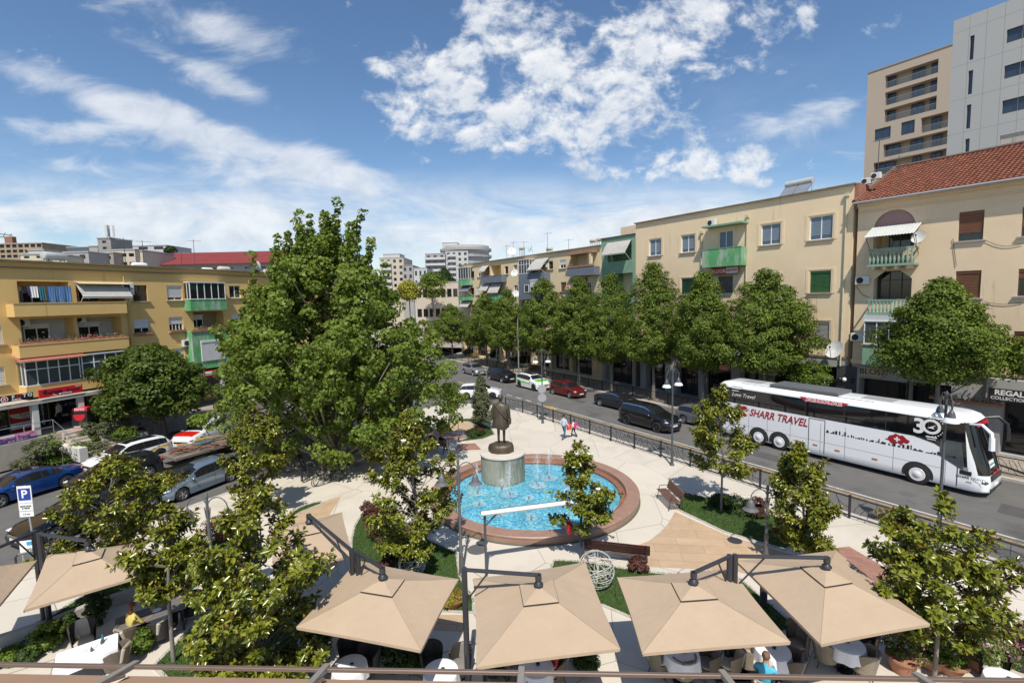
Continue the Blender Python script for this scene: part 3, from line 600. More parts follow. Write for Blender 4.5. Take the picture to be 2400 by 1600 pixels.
def solar(p, rz, label):
    t = thing('solar_heater', label, 'solar heater', p, rz); m = MB()
    for k in (0, 1):
        m.T = Matrix.Translation((k * 1.12, 0, 0)) @ Matrix.Rotation(R(42), 4, 'X'); m.box(0, 1.05, 0, 1.9, 0, .08)
    m.build('panel', mt('collector', (.2, .22, .25), .2, var=(2, .1)), t); m = MB(); m.T = Matrix.Translation((1.08, 1.55, 1.58)) @ Matrix.Rotation(R(90), 4, 'Y'); m.lathe([(.02, -1.1), (.26, -1.08), (.27, 1.08), (.02, 1.1)], 18); m.build('drum', mt('tank metal', (.5, .5, .48), .45, .2, var=(3, .1)), t, True)
    m = MB()
    for x in (.1, 2.1): m.tube([(x, 1.5, 0), (x, 1.5, 1.4)], .03, 5); m.tube([(x, 0, 0), (x, 1.5, 0)], .03, 5)
    m.build('stand', LTGREY, t); return t
# rendered walls, each with its own weathering
def plaster(name, c, seed):
    d = tuple(x * k for x, k in zip(c, (.62, .56, .5)))
    return pbr(name, c, .9, var=(.5, .05), stain=[(.45, .58, tuple(x * .88 for x in c), (1, 1, .4)), (.9 + seed * .1, .61, d, (1.6, 1.6, .14)), (3.5, .65, tuple(x * .78 for x in c), (1, 1, 1)), (1.6, .63, tuple(min(.8, x * 1.1) for x in c), (1, 1, .6))], bump=(40, .006))
P_YEL = plaster('ochre plaster', (.66, .445, .17), 1); P_CRM = plaster('cream plaster', (.76, .595, .39), 2); P_CRB = plaster('pale buff plaster', (.72, .56, .375), 3); P_MID = plaster('pale yellow plaster', (.69, .55, .34), 4)
P_GRN = pbr('worn green paint', (.10, .33, .13), .75, var=(1.5, .2), stain=[(1.4, .49, (.33, .41, .32), (1, 1, .35)), (4, .62, (.2, .35, .2), (1, 1, .3))]); P_GRN2 = pbr('dull green render', (.20, .33, .22), .85, var=(1, .1), stain=(1.2, .62, (.27, .36, .27), (1, 1, .2)))
P_BLU = pbr('grey blue render', (.14, .16, .2), .8, var=(2, .14)); P_GRY = pbr('grey render', (.34, .335, .325), .85, var=(.8, .08)); P_WHT = pbr('white render', (.5, .5, .485), .8, var=(.4, .06), stain=(.5, .62, (.4, .39, .37), (1, 1, .2)))
P_LOG = mt('pale render', (.5, .49, .46), .85, var=(1, .08)); ROOFING = mt('grey roofing', (.23, .22, .21), .9, var=(1, .2)); EDGE = mt('roof edge', (.2, .16, .11), .8, var=(3, .3))
rr = random.Random(8)
def flowers(b, u0, u1, y, z, seed, cols=None, h=.3, dens=60, box_m=None, name='flower_box'):
    q = random.Random(seed); m = MB(); m.box(u0, u1, y - .1, y + .1, z, z + .16); o = m.build(name, box_m or TERRA, b); m = MB()
    for i in range(int((u1 - u0) * dens)):
        x, yy, zz = q.uniform(u0, u1), y + q.gauss(0, .08), z + .14 + abs(q.gauss(0, h * .5)); s = q.uniform(.03, .08); a = Vector((q.gauss(0, 1), q.gauss(0, 1), q.gauss(0, 1))).normalized() * s; c = a.orthogonal().normalized() * s
        m.k = 0 if q.random() < .72 else (1 if q.random() < .6 else 2); p = Vector((x, yy, zz)); m.quad(p - a, p - c * .6, p + a, p + c * .6)
    m.build('plants', cols or [mt('box foliage', (.06, .1, .02), .7, var=(9, .4)), mt('pink petals', (.5, .08, .2), .7), mt('red petals', (.5, .06, .03), .7)], o); return o
# ================================================================ ochre block on the left
FL = Fac(G(80, 1070), LD); RL = lambda *a, **k: FL.rect(z1, *a, **k); ZL = 13.05
bl = FL.root('apartment_block', 'long ochre apartment block with shops below, left of the big tree', 'apartment block')
loL, loR = RL(140, 535, 548, 705), RL(600, 560, 980, 695); l2L, l2R = RL(165, 825, 590, 1000), RL(612, 815, 960, 985)
gL = RL(190, 1125, 1015, 1310, out=.9)
w = dict(a=RL(1045, 565, 1160, 690), b=RL(1315, 568, 1435, 683), c=RL(1805, 568, 1895, 665), d=RL(1055, 832, 1180, 950), e=RL(1332, 815, 1443, 930), f=RL(1825, 792, 1905, 888), g=RL(1365, 1060, 1452, 1140), h=RL(-40, 885, 20, 1030), i=RL(-45, 1210, 40, 1350))
gb = RL(1500, 545, 1775, 680); gp = RL(1500, 680, 1785, 762, out=.8); g2 = RL(1522, 772, 1760, 895); lg = RL(1985, 568, 2120, 680); lg2 = RL(2000, 780, 2120, 890)
sh1 = FL.rect(zs, -200, 450, 700, 880); TZ = 1.6
holes = [(*loL, 1.3, 1), (*loR, 1.3, 1), (*l2L, 1.2, 1), (*l2R, 1.2, 1), (*g2, 1.0, 1), (*lg, 1.1, 1), (lg[1] + .4, lg[1] + 2.2, lg[2], lg[3], 1.1, 1), (lg2[0], lg2[1], lg2[2], lg2[3], 1.1, 1)] + [(*v, .2) for v in w.values()]
m = MB(); wall(m, -14, 34, 4.15, ZL, holes); shell(m, -14, 34, 0, ZL, 12); m.quad((-14, 1.6, 0), (34, 1.6, 0), (34, 1.6, 4.15), (-14, 1.6, 4.15)); m.quad((-14, 0, 4.15), (34, 0, 4.15), (34, 1.6, 4.15), (-14, 1.6, 4.15))
m.build('wall', P_YEL, bl)
m = MB(); m.box(-14.3, 34.3, -.28, .3, ZL, ZL + .1); m.box(-14.2, 34.2, -.14, -.002, ZL - .42, ZL - .36); m.build('cornice', EDGE, bl); MB().box(-14.2, 34.2, .3, 12.2, ZL + .01, ZL + .06).build('roof', ROOFING, bl)
# upper balcony and its loggias
bz = RL(110, 705, 1000, 800, out=.9); balcony(bl, bz[0], bz[1], bz[2], bz[3], .9, P_YEL)
b2 = RL(150, 1010, 1020, 1100, out=.9); balcony(bl, b2[0], b2[1], b2[2], b2[3], .9, P_YEL)
for i, (u0, u1) in enumerate(((b2[0] + .1, (b2[0] + b2[1]) / 2), ((b2[0] + b2[1]) / 2 + .1, b2[1] - .1))): flowers(bl, u0, u1, -.72, b2[3] + .05, 30 + i, dens=70, cols=None if i else [mt('russet foliage', (.12, .05, .03), .8, var=(6, .4)), mt('box foliage', (.06, .1, .02), .7, var=(9, .4)), TERRA])
m = MB(); m.box(l2L[0] + .0, l2R[1] + .0, 1.19, 1.195, l2L[2], l2R[3]); m.build('loggia_lining', P_LOG, bl)
for r, mu, sh in ((loL, 1, .25), (loR, 1, 0), (l2L, 1, .3), (l2R, 1, .3)):
    c = (r[0] + r[1]) / 2; window(bl, (c - .9, c + .5, r[2] + .02, r[3] - .35), y=1.05 if r in (l2L, l2R) else 1.15, mull=mu, shut=sh, sill=False, part='balcony_door')
awning(bl, loR[0] - .05, loR[1] + .05, loR[3] + .12, .85, 1.0, CLOTHA); m = MB(); m.quad((loR[0] - .1, -.02, loR[3] + .2), (loR[1] + .1, -.02, loR[3] + .2), (loR[1] + .15, -.75, loR[3] + .02), (loR[0] - .15, -.75, loR[3] + .02)); m.build('awning', CLOTHY, bl)
# washing on the upper loggia
LINEZ = loL[3] - .35
wl = thing('washing_line', 'washing line with a striped blue sheet in the top left loggia', 'washing line', FL.at(0, 0, 0), FL.rz); m = MB(); m.tube([(loL[0], -.3, LINEZ), (loL[1], -.3, LINEZ + .05)], .008, 4); m.build('line', DKGREY, wl)
def stripe(name, c1, c2, sc):
    m, N, L, P = nodes(name); P.inputs['Roughness'].default_value = .9; tc = N.new('ShaderNodeTexCoord'); wv = N.new('ShaderNodeTexWave'); wv.inputs['Scale'].default_value = sc; wv.inputs['Distortion'].default_value = 3; wv.inputs['Detail'].default_value = 2; L.new(tc.outputs['Object'], wv.inputs[0])
    mx = N.new('ShaderNodeMixRGB'); L.new(wv.outputs['Color'], mx.inputs[0]); mx.inputs[1].default_value = (*c1, 1); mx.inputs[2].default_value = (*c2, 1); L.new(mx.outputs[0], P.inputs['Base Color']); return m
W_ = loL[1] - loL[0]
for nm, a, b, h, mat in (('sheet', .5, .98, 1.25, stripe('striped sheet', (.04, .11, .35), (.14, .28, .42), 2.2)), ('shirt', .18, .32, .75, WHITE), ('trousers', .34, .46, .95, mt('teal cloth', (.03, .16, .2), .9)), ('shirt', .02, .13, .45, mt('black cloth', (.02, .02, .025), .9)), ('shirt', .14, .18, .6, mt('violet cloth', (.08, .06, .2), .9))):
    u0, u1 = loL[0] + W_ * a, loL[0] + W_ * b; m = MB(); n = 10
    for k in range(n):
        x, x2 = u0 + (u1 - u0) * k / n, u0 + (u1 - u0) * (k + 1) / n; y, y2 = -.3 + .04 * math.sin(k * 1.7), -.3 + .04 * math.sin((k + 1) * 1.7)
        m.quad((x, -.3, LINEZ + .02), (x2, -.3, LINEZ + .02), (x2, y2, LINEZ - h), (x, y, LINEZ - h))
    m.build(nm, mat, wl)
# windows of the upper floors
window(bl, w['a'], fm=mt('brown frame', (.06, .045, .035), .5), glass=GLASSD); window(bl, w['b'], shut=.82, mull=1); window(bl, w['c']); window(bl, w['d'], shut=.6); window(bl, w['e'], shut=.5, mull=3); window(bl, w['f'], shut=.9); window(bl, w['g'], shut=1.0); window(bl, w['h'], shut=1); window(bl, w['i'], shut=1, mull=2)
for k in ('d', 'e'): r = w[k]; flowers(bl, r[0] - .05, r[1] + .05, -.14, r[2] - .02, hash(k) % 50, dens=40, h=.25)
# glazed green balcony, and the green one below it
balcony(bl, gp[0], gp[1], gp[2], gp[3], .8, P_GRN); glazed(bl, gp[0] + .06, gp[1] - .06, gp[3] + .06, RL(1500, 545, 1775, 560, out=.8)[3], -.78, 5, False, side=.7, glass=GLASSD)
p2 = RL(1520, 905, 1790, 925, out=.8); p3 = RL(1520, 925, 1800, 1215, out=.8); m = MB(); m.box(p3[0], p3[1], -.8, -.002, p3[2], p3[3]); m.build('balcony', P_GRN, bl)
flowers(bl, p3[0] - .03, p3[1] + .03, -.78, p3[3] + .01, 77, dens=80, cols=[mt('russet foliage', (.12, .05, .03), .8, var=(6, .4)), mt('red petals', (.5, .06, .03), .7), mt('box foliage', (.06, .1, .02), .7, var=(9, .4))])
r = RL(1582, 995, 1765, 1155, out=.8); bw = window(bl, (r[0], r[1], r[2], r[3]), y=-.86, shut=1, mull=1, sill=False)
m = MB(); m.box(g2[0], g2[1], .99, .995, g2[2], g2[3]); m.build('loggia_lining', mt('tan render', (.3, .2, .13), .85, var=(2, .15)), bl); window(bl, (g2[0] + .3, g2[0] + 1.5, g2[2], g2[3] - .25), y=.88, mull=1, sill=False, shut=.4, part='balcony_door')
for u, z0, z1_ in ((RL(1965, 520, 1975, 950)[0], 4.2, 12.3), (RL(1000, 700, 1010, 1000)[0] + .1, 6.0, 10.2), (RL(968, 470, 975, 560)[0], 11.0, 12.3)): MB().tube([(u, -.07, z0), (u, -.07, z1_)], .055, 8).build('downpipe', mt('yellow pipe', (.5, .34, .1), .6, var=(4, .15)), bl)
for r in (lg, (lg[1] + .4, lg[1] + 2.2, lg[2], lg[3])): balcony(bl, r[0] - .1, r[1] + .3, r[2] - .95, r[2], .25, mt('yellow render', (.6, .4, .09), .85, var=(1, .1)))
# enclosed bay of the first floor with its red tiled canopy
m = MB(); m.box(gL[0], gL[1], -.9, -.002, gL[2] - .75, gL[2]); m.box(gL[0], gL[1], -.02, .3, gL[2] + .003, gL[3] + .2); m.build('bay_parapet', P_YEL, bl)
gm = RL(640, 1100, 652, 1300, out=.9)[0]; glazed(bl, gL[0] + .05, gm - .08, gL[2], gL[3] - .02, -.88, 5, True, side=.8); glazed(bl, gm + .08, gL[1] - .05, gL[2], gL[3] + .04, -.88, 4, True, side=.8)
ct = RL(130, 1085, 660, 1130, out=1.1); m = MB(); n = 34
for k in range(n):
    a, b = gL[0] - .3 + (gm - gL[0] + .5) * k / n, gL[0] - .3 + (gm - gL[0] + .5) * (k + 1) / n; c = (a + b) / 2; z = gL[3] + .1
    m.quad((a, -1.35, z - .1), (c, -1.35, z - .04), (c, -.1, z + .28), (a, -.1, z + .22)); m.quad((c, -1.35, z - .04), (b, -1.35, z - .1), (b, -.1, z + .22), (c, -.1, z + .28)); 
m.build('tiled_canopy', mt('old red tile', (.3, .1, .07), .8, var=(6, .3)), bl)
# shop canopy, columns, shop fronts, raised terrace
cz = 3.75; MB().box(-14, 30, -1.6, 1.55, cz, cz + .22).build('shop_canopy', mt('pale concrete', (.42, .39, .34), .85, var=(2, .12)), bl)
for px in (540, 1275): u = FL.uz(*zs(px, 560), 1.35)[0]; MB().box(u - .16, u + .16, -1.5, -1.2, TZ, cz - .002).build('column', mt('white column', (.58, .57, .54), .7, var=(2, .06)), bl)
for u in (13, 18.5, 24): MB().box(u - .16, u + .16, -1.5, -1.2, TZ, cz - .002).build('column', mt('white column', (.58, .57, .54), .7, var=(2, .06)), bl)
sf = lambda x0, y0, x1, y1: FL.rect(zs, x0, y0, x1, y1, out=-1.5)
r = sf(160, 440, 705, 850); MB().box(r[0], r[1], 1.5, 1.59, TZ, cz - .01).build('shop_front', pbr('red shop panel', (.4, .012, .02), .4, var=(1, .1)), bl); rp = r
window(bl, (r[0] - 3.2, r[0] - .1, TZ + .02, cz - .2), y=1.48, mull=2, trans=0, sill=False, fm=BLACK, part='shop_window')
r2 = sf(840, 380, 1090, 800); MB().box(r2[0] - .9, r2[0] - .3, 1.47, 1.58, TZ, cz - .05).build('shop_panel', BLACK, bl); vs = (r2[0] - .6)
window(bl, (r2[0] - .2, r2[0] + 2.1, TZ + .02, cz - .1), y=1.5, mull=1, sill=False, fm=BLACK, part='shop_door'); window(bl, (r2[0] + 2.2, r2[0] + 5.2, TZ + .02, cz - .1), y=1.49, mull=2, trans=1, sill=False, fm=DKGREY, part='shop_window')
MB().box(r2[0] + 5.4, r2[0] + 6.9, .9, 1.59, TZ, cz - .01).build('pier', P_LOG, bl)
for k in range(6): u = r2[0] + 7.2 + k * 3.1; window(bl, (u, u + 2.8, TZ + .02, cz - .2), y=1.49, mull=1, trans=1, sill=False, fm=DKGREY, part='shop_window')
for k in range(9): letters('MARKETING'[k], WHITE, bl, .24, upright(vs, 1.455, cz - .28 - k * .205))
m = MB(); cx = (rp[0] + rp[1]) / 2
m.add([(cx - .95 * math.cos(a), 1.49, TZ + 1.25 - .42 * math.sin(a)) for a in np.linspace(0, PI, 14)], [tuple(range(14))]); m.build('shop_emblem', mt('cream panel', (.6, .55, .42), .6), bl); letters('Europa', BLACK, bl, .3, upright(cx, 1.48, TZ + 1.13)); letters('Express', BLACK, bl, .2, upright(cx + .05, 1.48, TZ + .92))
MB().box(cx - .95, cx + .45, 1.485, 1.495, TZ + .2, TZ + .62).build('shop_emblem', WHITE, bl); m = MB(); m.add([(cx + .46, 1.48, TZ + .2), (cx + .9, 1.48, TZ + .2), (cx + 1.3, 1.48, TZ + .42), (cx + .9, 1.48, TZ + .64), (cx + .46, 1.48, TZ + .64)], [(0, 1, 2, 3, 4)]); m.build('shop_emblem', BLUEP, bl); letters('UNION', BLUEP, bl, .24, upright(cx - .28, 1.478, TZ + .41))
te = thing('shop_terrace', 'raised shop terrace with steps and low walls in front of ochre block', 'terrace', FL.at(0, 0, 0), FL.rz); MB().box(-13.9, r2[0] + 2.4, -1.75, 1.58, .0, TZ).build('terrace_wall', mt('terrace stone', (.4, .35, .29), .85, var=(2, .15)), te); MB().box(r2[0] + 2.404, 29.9, -3.1, 1.58, .0, .95).build('garden_bank', M_PAVE, te)
m = MB(); us = r2[0] - 1.2
for k in range(8): m.box(us, us + 3.2, -1.78 - .32 * (8 - k), -1.76 - .32 * (7 - k), .0, TZ * (k + .8) / 8)
m.build('steps', mt('step stone', (.45, .4, .33), .8, var=(2, .1)), te); [MB().box(x, x + .45, -4.6, -1.76, 0, .9).build('step_wall', mt('white wall', (.6, .57, .52), .8, var=(2, .08)), te) for x in (us - .5, us + 3.25)]
m = MB(); m.tube([(-13, -1.6, TZ + .95), (us - .3, -1.6, TZ + .95), (us - .3, -4.4, .95 + .2)], .025, 6); m.tube([(-13, -1.6, TZ + .5), (us - .3, -1.6, TZ + .5)], .015, 5)
for k in range(8): m.tube([(us - .3 - k * 1.5, -1.6, TZ), (us - .3 - k * 1.5, -1.6, TZ + .95)], .02, 5)
m.build('handrail', STEEL, te)
# signs of the shops, each a board of its own
def board(fac, zf, quad, out, th, mat, label, name='shop_sign', cat='sign'):
    """sign board whose top edge may slope the way the street front runs"""
    x0, y0, x1, y1 = quad; r = fac.rect(zf, x0, y0, x1, y1, out); o = thing(name, label, cat, fac.at(r[0], -out, r[2]), fac.rz); w_, h_ = r[1] - r[0], r[3] - r[2]; MB().box(0, w_, 0, th, 0, h_).build('panel', mat, o); return o, w_, h_
o, bw_, bh = board(FL, zs, (-60, 300, 530, 400), 1.66, .1, BLACK, 'black FOTO AMELIA sign board over the shop canopy', ); PINKW = mt('sign white', (.75, .74, .73), .5); SRED = mt('sign red', (.55, .015, .03), .45)
for k, (ch, c) in enumerate(zip('FOTO', (PINKW, SRED, PINKW, PINKW))): letters(ch, c, o, bh * .72, upright(bw_ * (.44 + .155 * k), -.012, bh * .64), bold=.014)
letters('AMELIA', PINKW, o, bh * .34, upright(bw_ * .52, -.012, bh * .2), bold=.008); m = MB(); m.T = upright(bw_ * .2, -.012, bh * .48); m.lathe([(bh * .46, 0), (bh * .46, .006), (.01, .006)], 28, cap=False); m.build('roundel', PINKW, o); m = MB(); m.T = upright(bw_ * .2, -.02, bh * .48); m.lathe([(bh * .32, 0), (bh * .32, .006), (.01, .006)], 28, cap=False); m.build('roundel', SRED, o); letters('A', PINKW, o, bh * .5, upright(bw_ * .2, -.03, bh * .46), bold=.01)
o, bw_, bh = board(FL, zs, (610, 180, 1305, 310), 1.66, .1, SRED, 'red Europa Express sign board with ILDA in its corner'); letters('€uropa', BLACK, o, bh * .62, upright(bw_ * .3, -.012, bh * .6), bold=.008); letters('€xpress', BLACK, o, bh * .42, upright(bw_ * .76, -.012, bh * .55)); letters('ILDA', PINKW, o, bh * .28, upright(bw_ * .9, -.012, bh * .85)); MB().box(bw_ * .44, bw_ * .73, -.01, 0, bh * .1, bh * .3).build('label', PINKW, o); letters('067 40 707 57', BLACK, o, bh * .17, upright(bw_ * .585, -.02, bh * .2)); m = MB(); m.add([(bw_ * .24, -.01, bh * .08), (bw_ * .42, -.01, bh * .12), (bw_ * .42, -.01, bh * .17), (bw_ * .36, -.01, bh * .16), (bw_ * .3, -.01, bh * .38), (bw_ * .33, -.01, bh * .15), (bw_ * .24, -.01, bh * .11)], [(0, 1, 2, 3, 4, 5, 6)]); m.build('emblem', PINKW, o)
o, bw_, bh = board(FL, zs, (-220, 930, 588, 1055), 1.66, .03, mt('pink banner', (.62, .28, .4), .7, var=(1, .15)), 'pink England Travel banner hung on the terrace railing', 'banner', 'banner'); NAVY = mt('sign navy', (.05, .05, .22), .5); MB().box(0, bw_, -.006, 0, 0, bh * .27).build('band', NAVY, o); MB().box(0, bw_ * .55, -.006, 0, bh * .72, bh).build('band', PINKW, o)
letters('England Travel', mt('sign violet', (.2, .04, .22), .5), o, bh * .5, upright(bw_ * .55, -.012, bh * .5), bold=.006); letters('ILDA', mt('sign pink', (.7, .2, .3), .5), o, bh * .22, upright(bw_ * .9, -.012, bh * .86)); letters('069 160   069 409 7717', PINKW, o, bh * .2, upright(bw_ * .6, -.014, bh * .13))
o, bw_, bh = board(FL, zs, (288, 1062, 490, 1120), 1.66, .04, mt('sign brown', (.2, .13, .09), .6), 'small brown GERMANY board below the pink banner'); letters('GERMANY', BLACK, o, bh * .5, upright(bw_ * .5, -.012, bh * .5), bold=.006)
r = RL(1605, 1225, 1760, 1290, out=.9); o, bw_, bh = board(FL, z1, (1605, 1230, 1760, 1290), .9, .1, SRED, 'red shop sign below the green balcony, half behind the tree'); letters('ROL', PINKW, o, bh * .7, upright(bw_ * .5, -.012, bh * .5), bold=.01)
for px, py, lb in ((1015, 640, 'lower of two air conditioners stacked beside the open window'), (1012, 600, 'upper of two air conditioners stacked beside the open window'), (1482, 1045, 'air conditioner left of the tall green balcony'), (272, 1395, 'air conditioner above the black FOTO sign'), (2015, 615, 'air conditioner in the yellow loggia at the right end'), (640, 862, 'air conditioner high in the right middle loggia'), (190, 893, 'air conditioner high in the left middle loggia')):
    inn = px in (2015, 640, 190); u, z = FL.uz(*z1(px, py), -.6 if inn else .3); aircon(FL, u, z, out=-1.0 if inn else .02, label=lb)
# roof clutter of the ochre block
def roofp(fac, zf, px, py, back, z): u = fac.uz(*zf(px, py), -back)[0]; return fac.at(u, back, z)
tank(roofp(FL, z1, 425, 330, 4, ZL + .06), FL.rz + .3, 'big grey water tank on a frame, leftmost on the ochre roof', 1.75, .3, .45); tank(roofp(FL, z1, 1095, 400, 3, ZL + .06), FL.rz, 'white lying tank beside the tall aerials of the ochre roof', 1.2, .22, .1, WHITE); tank(roofp(FL, z1, 1630, 425, 3, ZL + .06), FL.rz, 'low white tank under the thin aerial on the ochre roof', 1.1, .2, .0, WHITE); tank(roofp(FL, z1, 1760, 420, 4, ZL + .06), FL.rz, 'pale cream tank in front of the grey wall of the ochre roof', 1.3, .27, .15, mt('cream tank', (.55, .5, .4), .5)); tank(roofp(FL, z1, 2130, 445, 3, ZL + .06), FL.rz, 'long white tank nearest the big tree on the ochre roof', 1.8, .24, .1, WHITE)
dish(roofp(FL, z1, 2030, 425, 3, ZL + 1.0), .8, FL.rz + 1.2, 20, 'white dish on the ochre roof beside the long white tank')
for px, py, back, lb in ((968, 195, 3, 'tall crossed aerial left of the small one on the ochre roof'), (1115, 210, 5, 'thin pale aerial in front of the white penthouse'), (1422, 300, 3, 'short bare mast against the red roof'), (1518, 205, 4, 'tall slanting aerial against the red roof')): p = roofp(FL, z1, px, py, back, ZL + .06); aerial(p, zat(*z1(px, py), p) - p.z, lb, 3, 1.0)
# ================================================================ right-hand side of the avenue
FA = Fac(SN * 39.6, -SD); RA = lambda *a, **k: FA.rect(zr, *a, **k); UA0, UA1, ZA = FA.uz(1490, 524)[0], FA.uz(2003, 434)[0], 17.35
ba = FA.root('apartment_block', 'cream three storey block with one worn green balcony behind the street trees', 'apartment block')
top = [RA(85, 630, 193, 780), RA(378, 592, 503, 750), RA(1112, 490, 1290, 680), RA(1557, 415, 1770, 632)]; dr = RA(722, 552, 852, 712)
sec = [RA(85, 1010, 193, 1150), RA(380, 988, 500, 1135), RA(1108, 950, 1268, 1125), RA(1560, 920, 1752, 1120)]; d2 = RA(716, 968, 852, 1130)
low = RA(1562, 1385, 1738, 1580); dz = low[3] - sec[3][3]
third = [(r[0], r[1], r[2] + dz, r[3] + dz) for r in sec[:3]] + [low]; d3 = (d2[0], d2[1], d2[2] + dz, d2[3] + dz)
zg = lambda x, y: (1400 + x / 5.88, 780 + y / 5.88)
pil = [FA.uz(*zg(x, 700))[0] for x in (-40, 120, 160, 590, 670, 930, 1090, 1390, 1465, 1840, 1960)]
shops = [(pil[2], pil[3], .05, 4.3, .8, 1), (pil[4], pil[5], .05, 4.3, .8, 1), (pil[6], pil[7], .05, 4.3, .8, 1), (pil[8], pil[9], .05, 4.3, .8, 1), (pil[10], UA1 - .5, .05, 4.3, .8, 1)]
m = MB(); wall(m, UA0, UA1, 5.0, ZA, top + [dr] + sec + [d2] + third + [d3]); shell(m, UA0, UA1, 0, ZA, 13); m.build('wall', P_CRM, ba)
m = MB(); wall(m, UA0, UA1, 0, 5.0, shops); m.build('ground_floor', P_GRY, ba)
MB().box(UA0 - .1, UA1 + .1, -.2, .3, ZA, ZA + .1).build('cornice', EDGE, ba); MB().box(UA0, UA1, -.06, -.002, 4.95, 5.1).build('string_course', EDGE, ba); MB().box(UA0, UA1, .3, 13, ZA + .01, ZA + .05).build('roof', ROOFING, ba)
MB().box(UA1 + .002, UA1 + .25, .02, 4, 15.6, ZA + .08).build('brick_parapet', mt('bare brick', (.3, .13, .08), .9, var=(6, .3)), ba)
CW = P_CRM; BLUEG = mt('blind behind glass', (.05, .085, .13), .12, spec=.9)
for r in top: window(ba, r, mull=1, glass=BLUEG, casing=None); 
for r in top + sec + third:
    m = MB(); c = .2; m.box(r[0] - c - .1, r[0] - .1, -.025, -.001, r[2] - .05, r[3] + c); m.box(r[1] + .1, r[1] + .1 + c, -.025, -.001, r[2] - .05, r[3] + c); m.box(r[0] - .1, r[1] + .1, -.023, -.001, r[3] + .08, r[3] + c); m.build('casing', P_CRM, ba)
for r in top:
    m = MB(); n = 14
    for k in range(n): z = r[2] + .35 + (r[3] - r[2] - .45) * k / n; m.box(r[0] + .07, r[1] - .07, .127, .13, z, z + .07)
    m.build('blind', mt('slat blind', (.2, .25, .31), .4), ba)
for r, s in zip(sec, (SH_GREEN, SH_DKGR, SH_DKGR, SH_GREEN)): window(ba, r, shut=1, sm=s, fm=mt('green frame', (.04, .12, .05), .6))
for r, s in zip(third, (SH_GREEN, SH_GREY, SH_BROWN, SH_GREY)): window(ba, r, shut=1, sm=s, fm=SH_GREY)
window(ba, dr, mull=1, glass=BLUEG, sill=False, part='balcony_door'); window(ba, d2, shut=.93, sm=mt('weathered slats', (.16, .13, .1), .8, var=(6, .3)), sill=False, part='balcony_door'); window(ba, d3, shut=.9, sm=SH_BROWN, sill=False, part='balcony_door')
q = RA(570, 715, 925, 880, out=1.0); balcony(ba, q[0], q[1], q[2], q[3], 1.0, P_GRN); q2 = RA(570, 455, 925, 515, out=1.0); MB().box(q[0] - .05, q[1] + .05, -1.05, -.002, q2[2] + .1, q2[2] + .25).build('balcony_canopy', P_GRN2, ba)
for u, z0, z1_ in ((RA(985, 430, 998, 1000)[0], 5, 16.2), (RA(1880, 290, 1895, 1500)[0], 4.4, 16.6), (RA(570, 530, 580, 720)[0], 12, 15.4)):
    m = MB(); m.tube([(u, -.09, z0), (u, -.09, z1_)], .06, 8); m.box(u - .14, u + .14, -.2, -.02, z1_, z1_ + .22); m.build('downpipe', mt('cream pipe', (.52, .48, .33), .6, var=(3, .12)), ba)
for i, h in enumerate(shops): window(ba, (h[0] + .05, h[1] - .05, .1, 4.2), y=.7, mull=2 if i % 2 else 3, trans=1, sill=False, fm=BLACK, part='shop_window')
m = MB(); m.box(pil[8] + .2, pil[9] - .2, .1, .2, 3.0, 3.9); m.build('shop_panel', WOOD, ba)
o, w_, h_ = board(FA, zr, (660, 882, 898, 952), .35, .08, mt('sign orange red', (.5, .07, .02), .5), 'red and white FLOOR sign hung under the worn green balcony'); letters('FLOOR', PINKW, o, h_ * .62, upright(w_ * .28, -.012, h_ * .42), bold=.008); MB().box(w_ * .56, w_, -.008, 0, h_ * .12, h_ * .9).build('label', PINKW, o); letters('360 SUN', SRED, o, h_ * .4, upright(w_ * .78, -.016, h_ * .5), bold=.006)
p = FA.uz(*zr(650, 480), .6); aircon(FA, p[0], q2[2] + .27, out=.3, label='air conditioner standing on the canopy over the worn green balcony')
# recessed link with the green corner balcony
UL0, UL1 = FA.uz(*zm(1378, 400))[0], UA0 - .004; bk = FA.root('link_building', 'narrow green fronted link between the cream block and the pale yellow block', 'building'); RM = lambda *a, **k: FA.rect(zm, *a, **k)
q = RM(1425, 215, 1612, 375); q2 = RM(1478, 470, 1620, 660); q3 = RM(1478, 780, 1620, 900); m = MB(); gz = FA.uz(*zm(1378, 205))[1]; wall(m, UL0, UL1, 4.4, gz, [(*q, 1.6, 1), (*q2, 1.4, 1), (*q3, 1.4, 1)]); shell(m, UL0, UL1, 0, gz, 10); m.build('wall', P_GRN2, bk)
m = MB(); m.box(q2[0], q2[1], 1.39, 1.395, q2[2], q2[3]); m.build('loggia_lining', P_CRM, bk); window(bk, (q2[1] - .95, q2[1] - .1, q2[2], q2[3] - .7), y=1.3, sill=False, mull=0, part='balcony_door'); m = MB(); wall(m, UL0, UL1, 0, 4.4, [(UL0 + .5, UL1 - .5, 0.05, 3.8, .9, 1)]); m.build('ground_floor', P_GRY, bk)
awning(bk, q[0], q[1], q[3] - .05, 1.0, 1.35, CLOTHA); zz = FA.uz(*zm(1480, 120), -1.5)[1]; MB().box(UL0 + 1.5, UL1, 1.5, 9, gz + .002, zz).build('roof_parapet', P_CRB, bk); MB().box(UL0 - .1, UL1, -.12, 1.4, gz, gz + .09).build('cornice', DKGREY, bk)
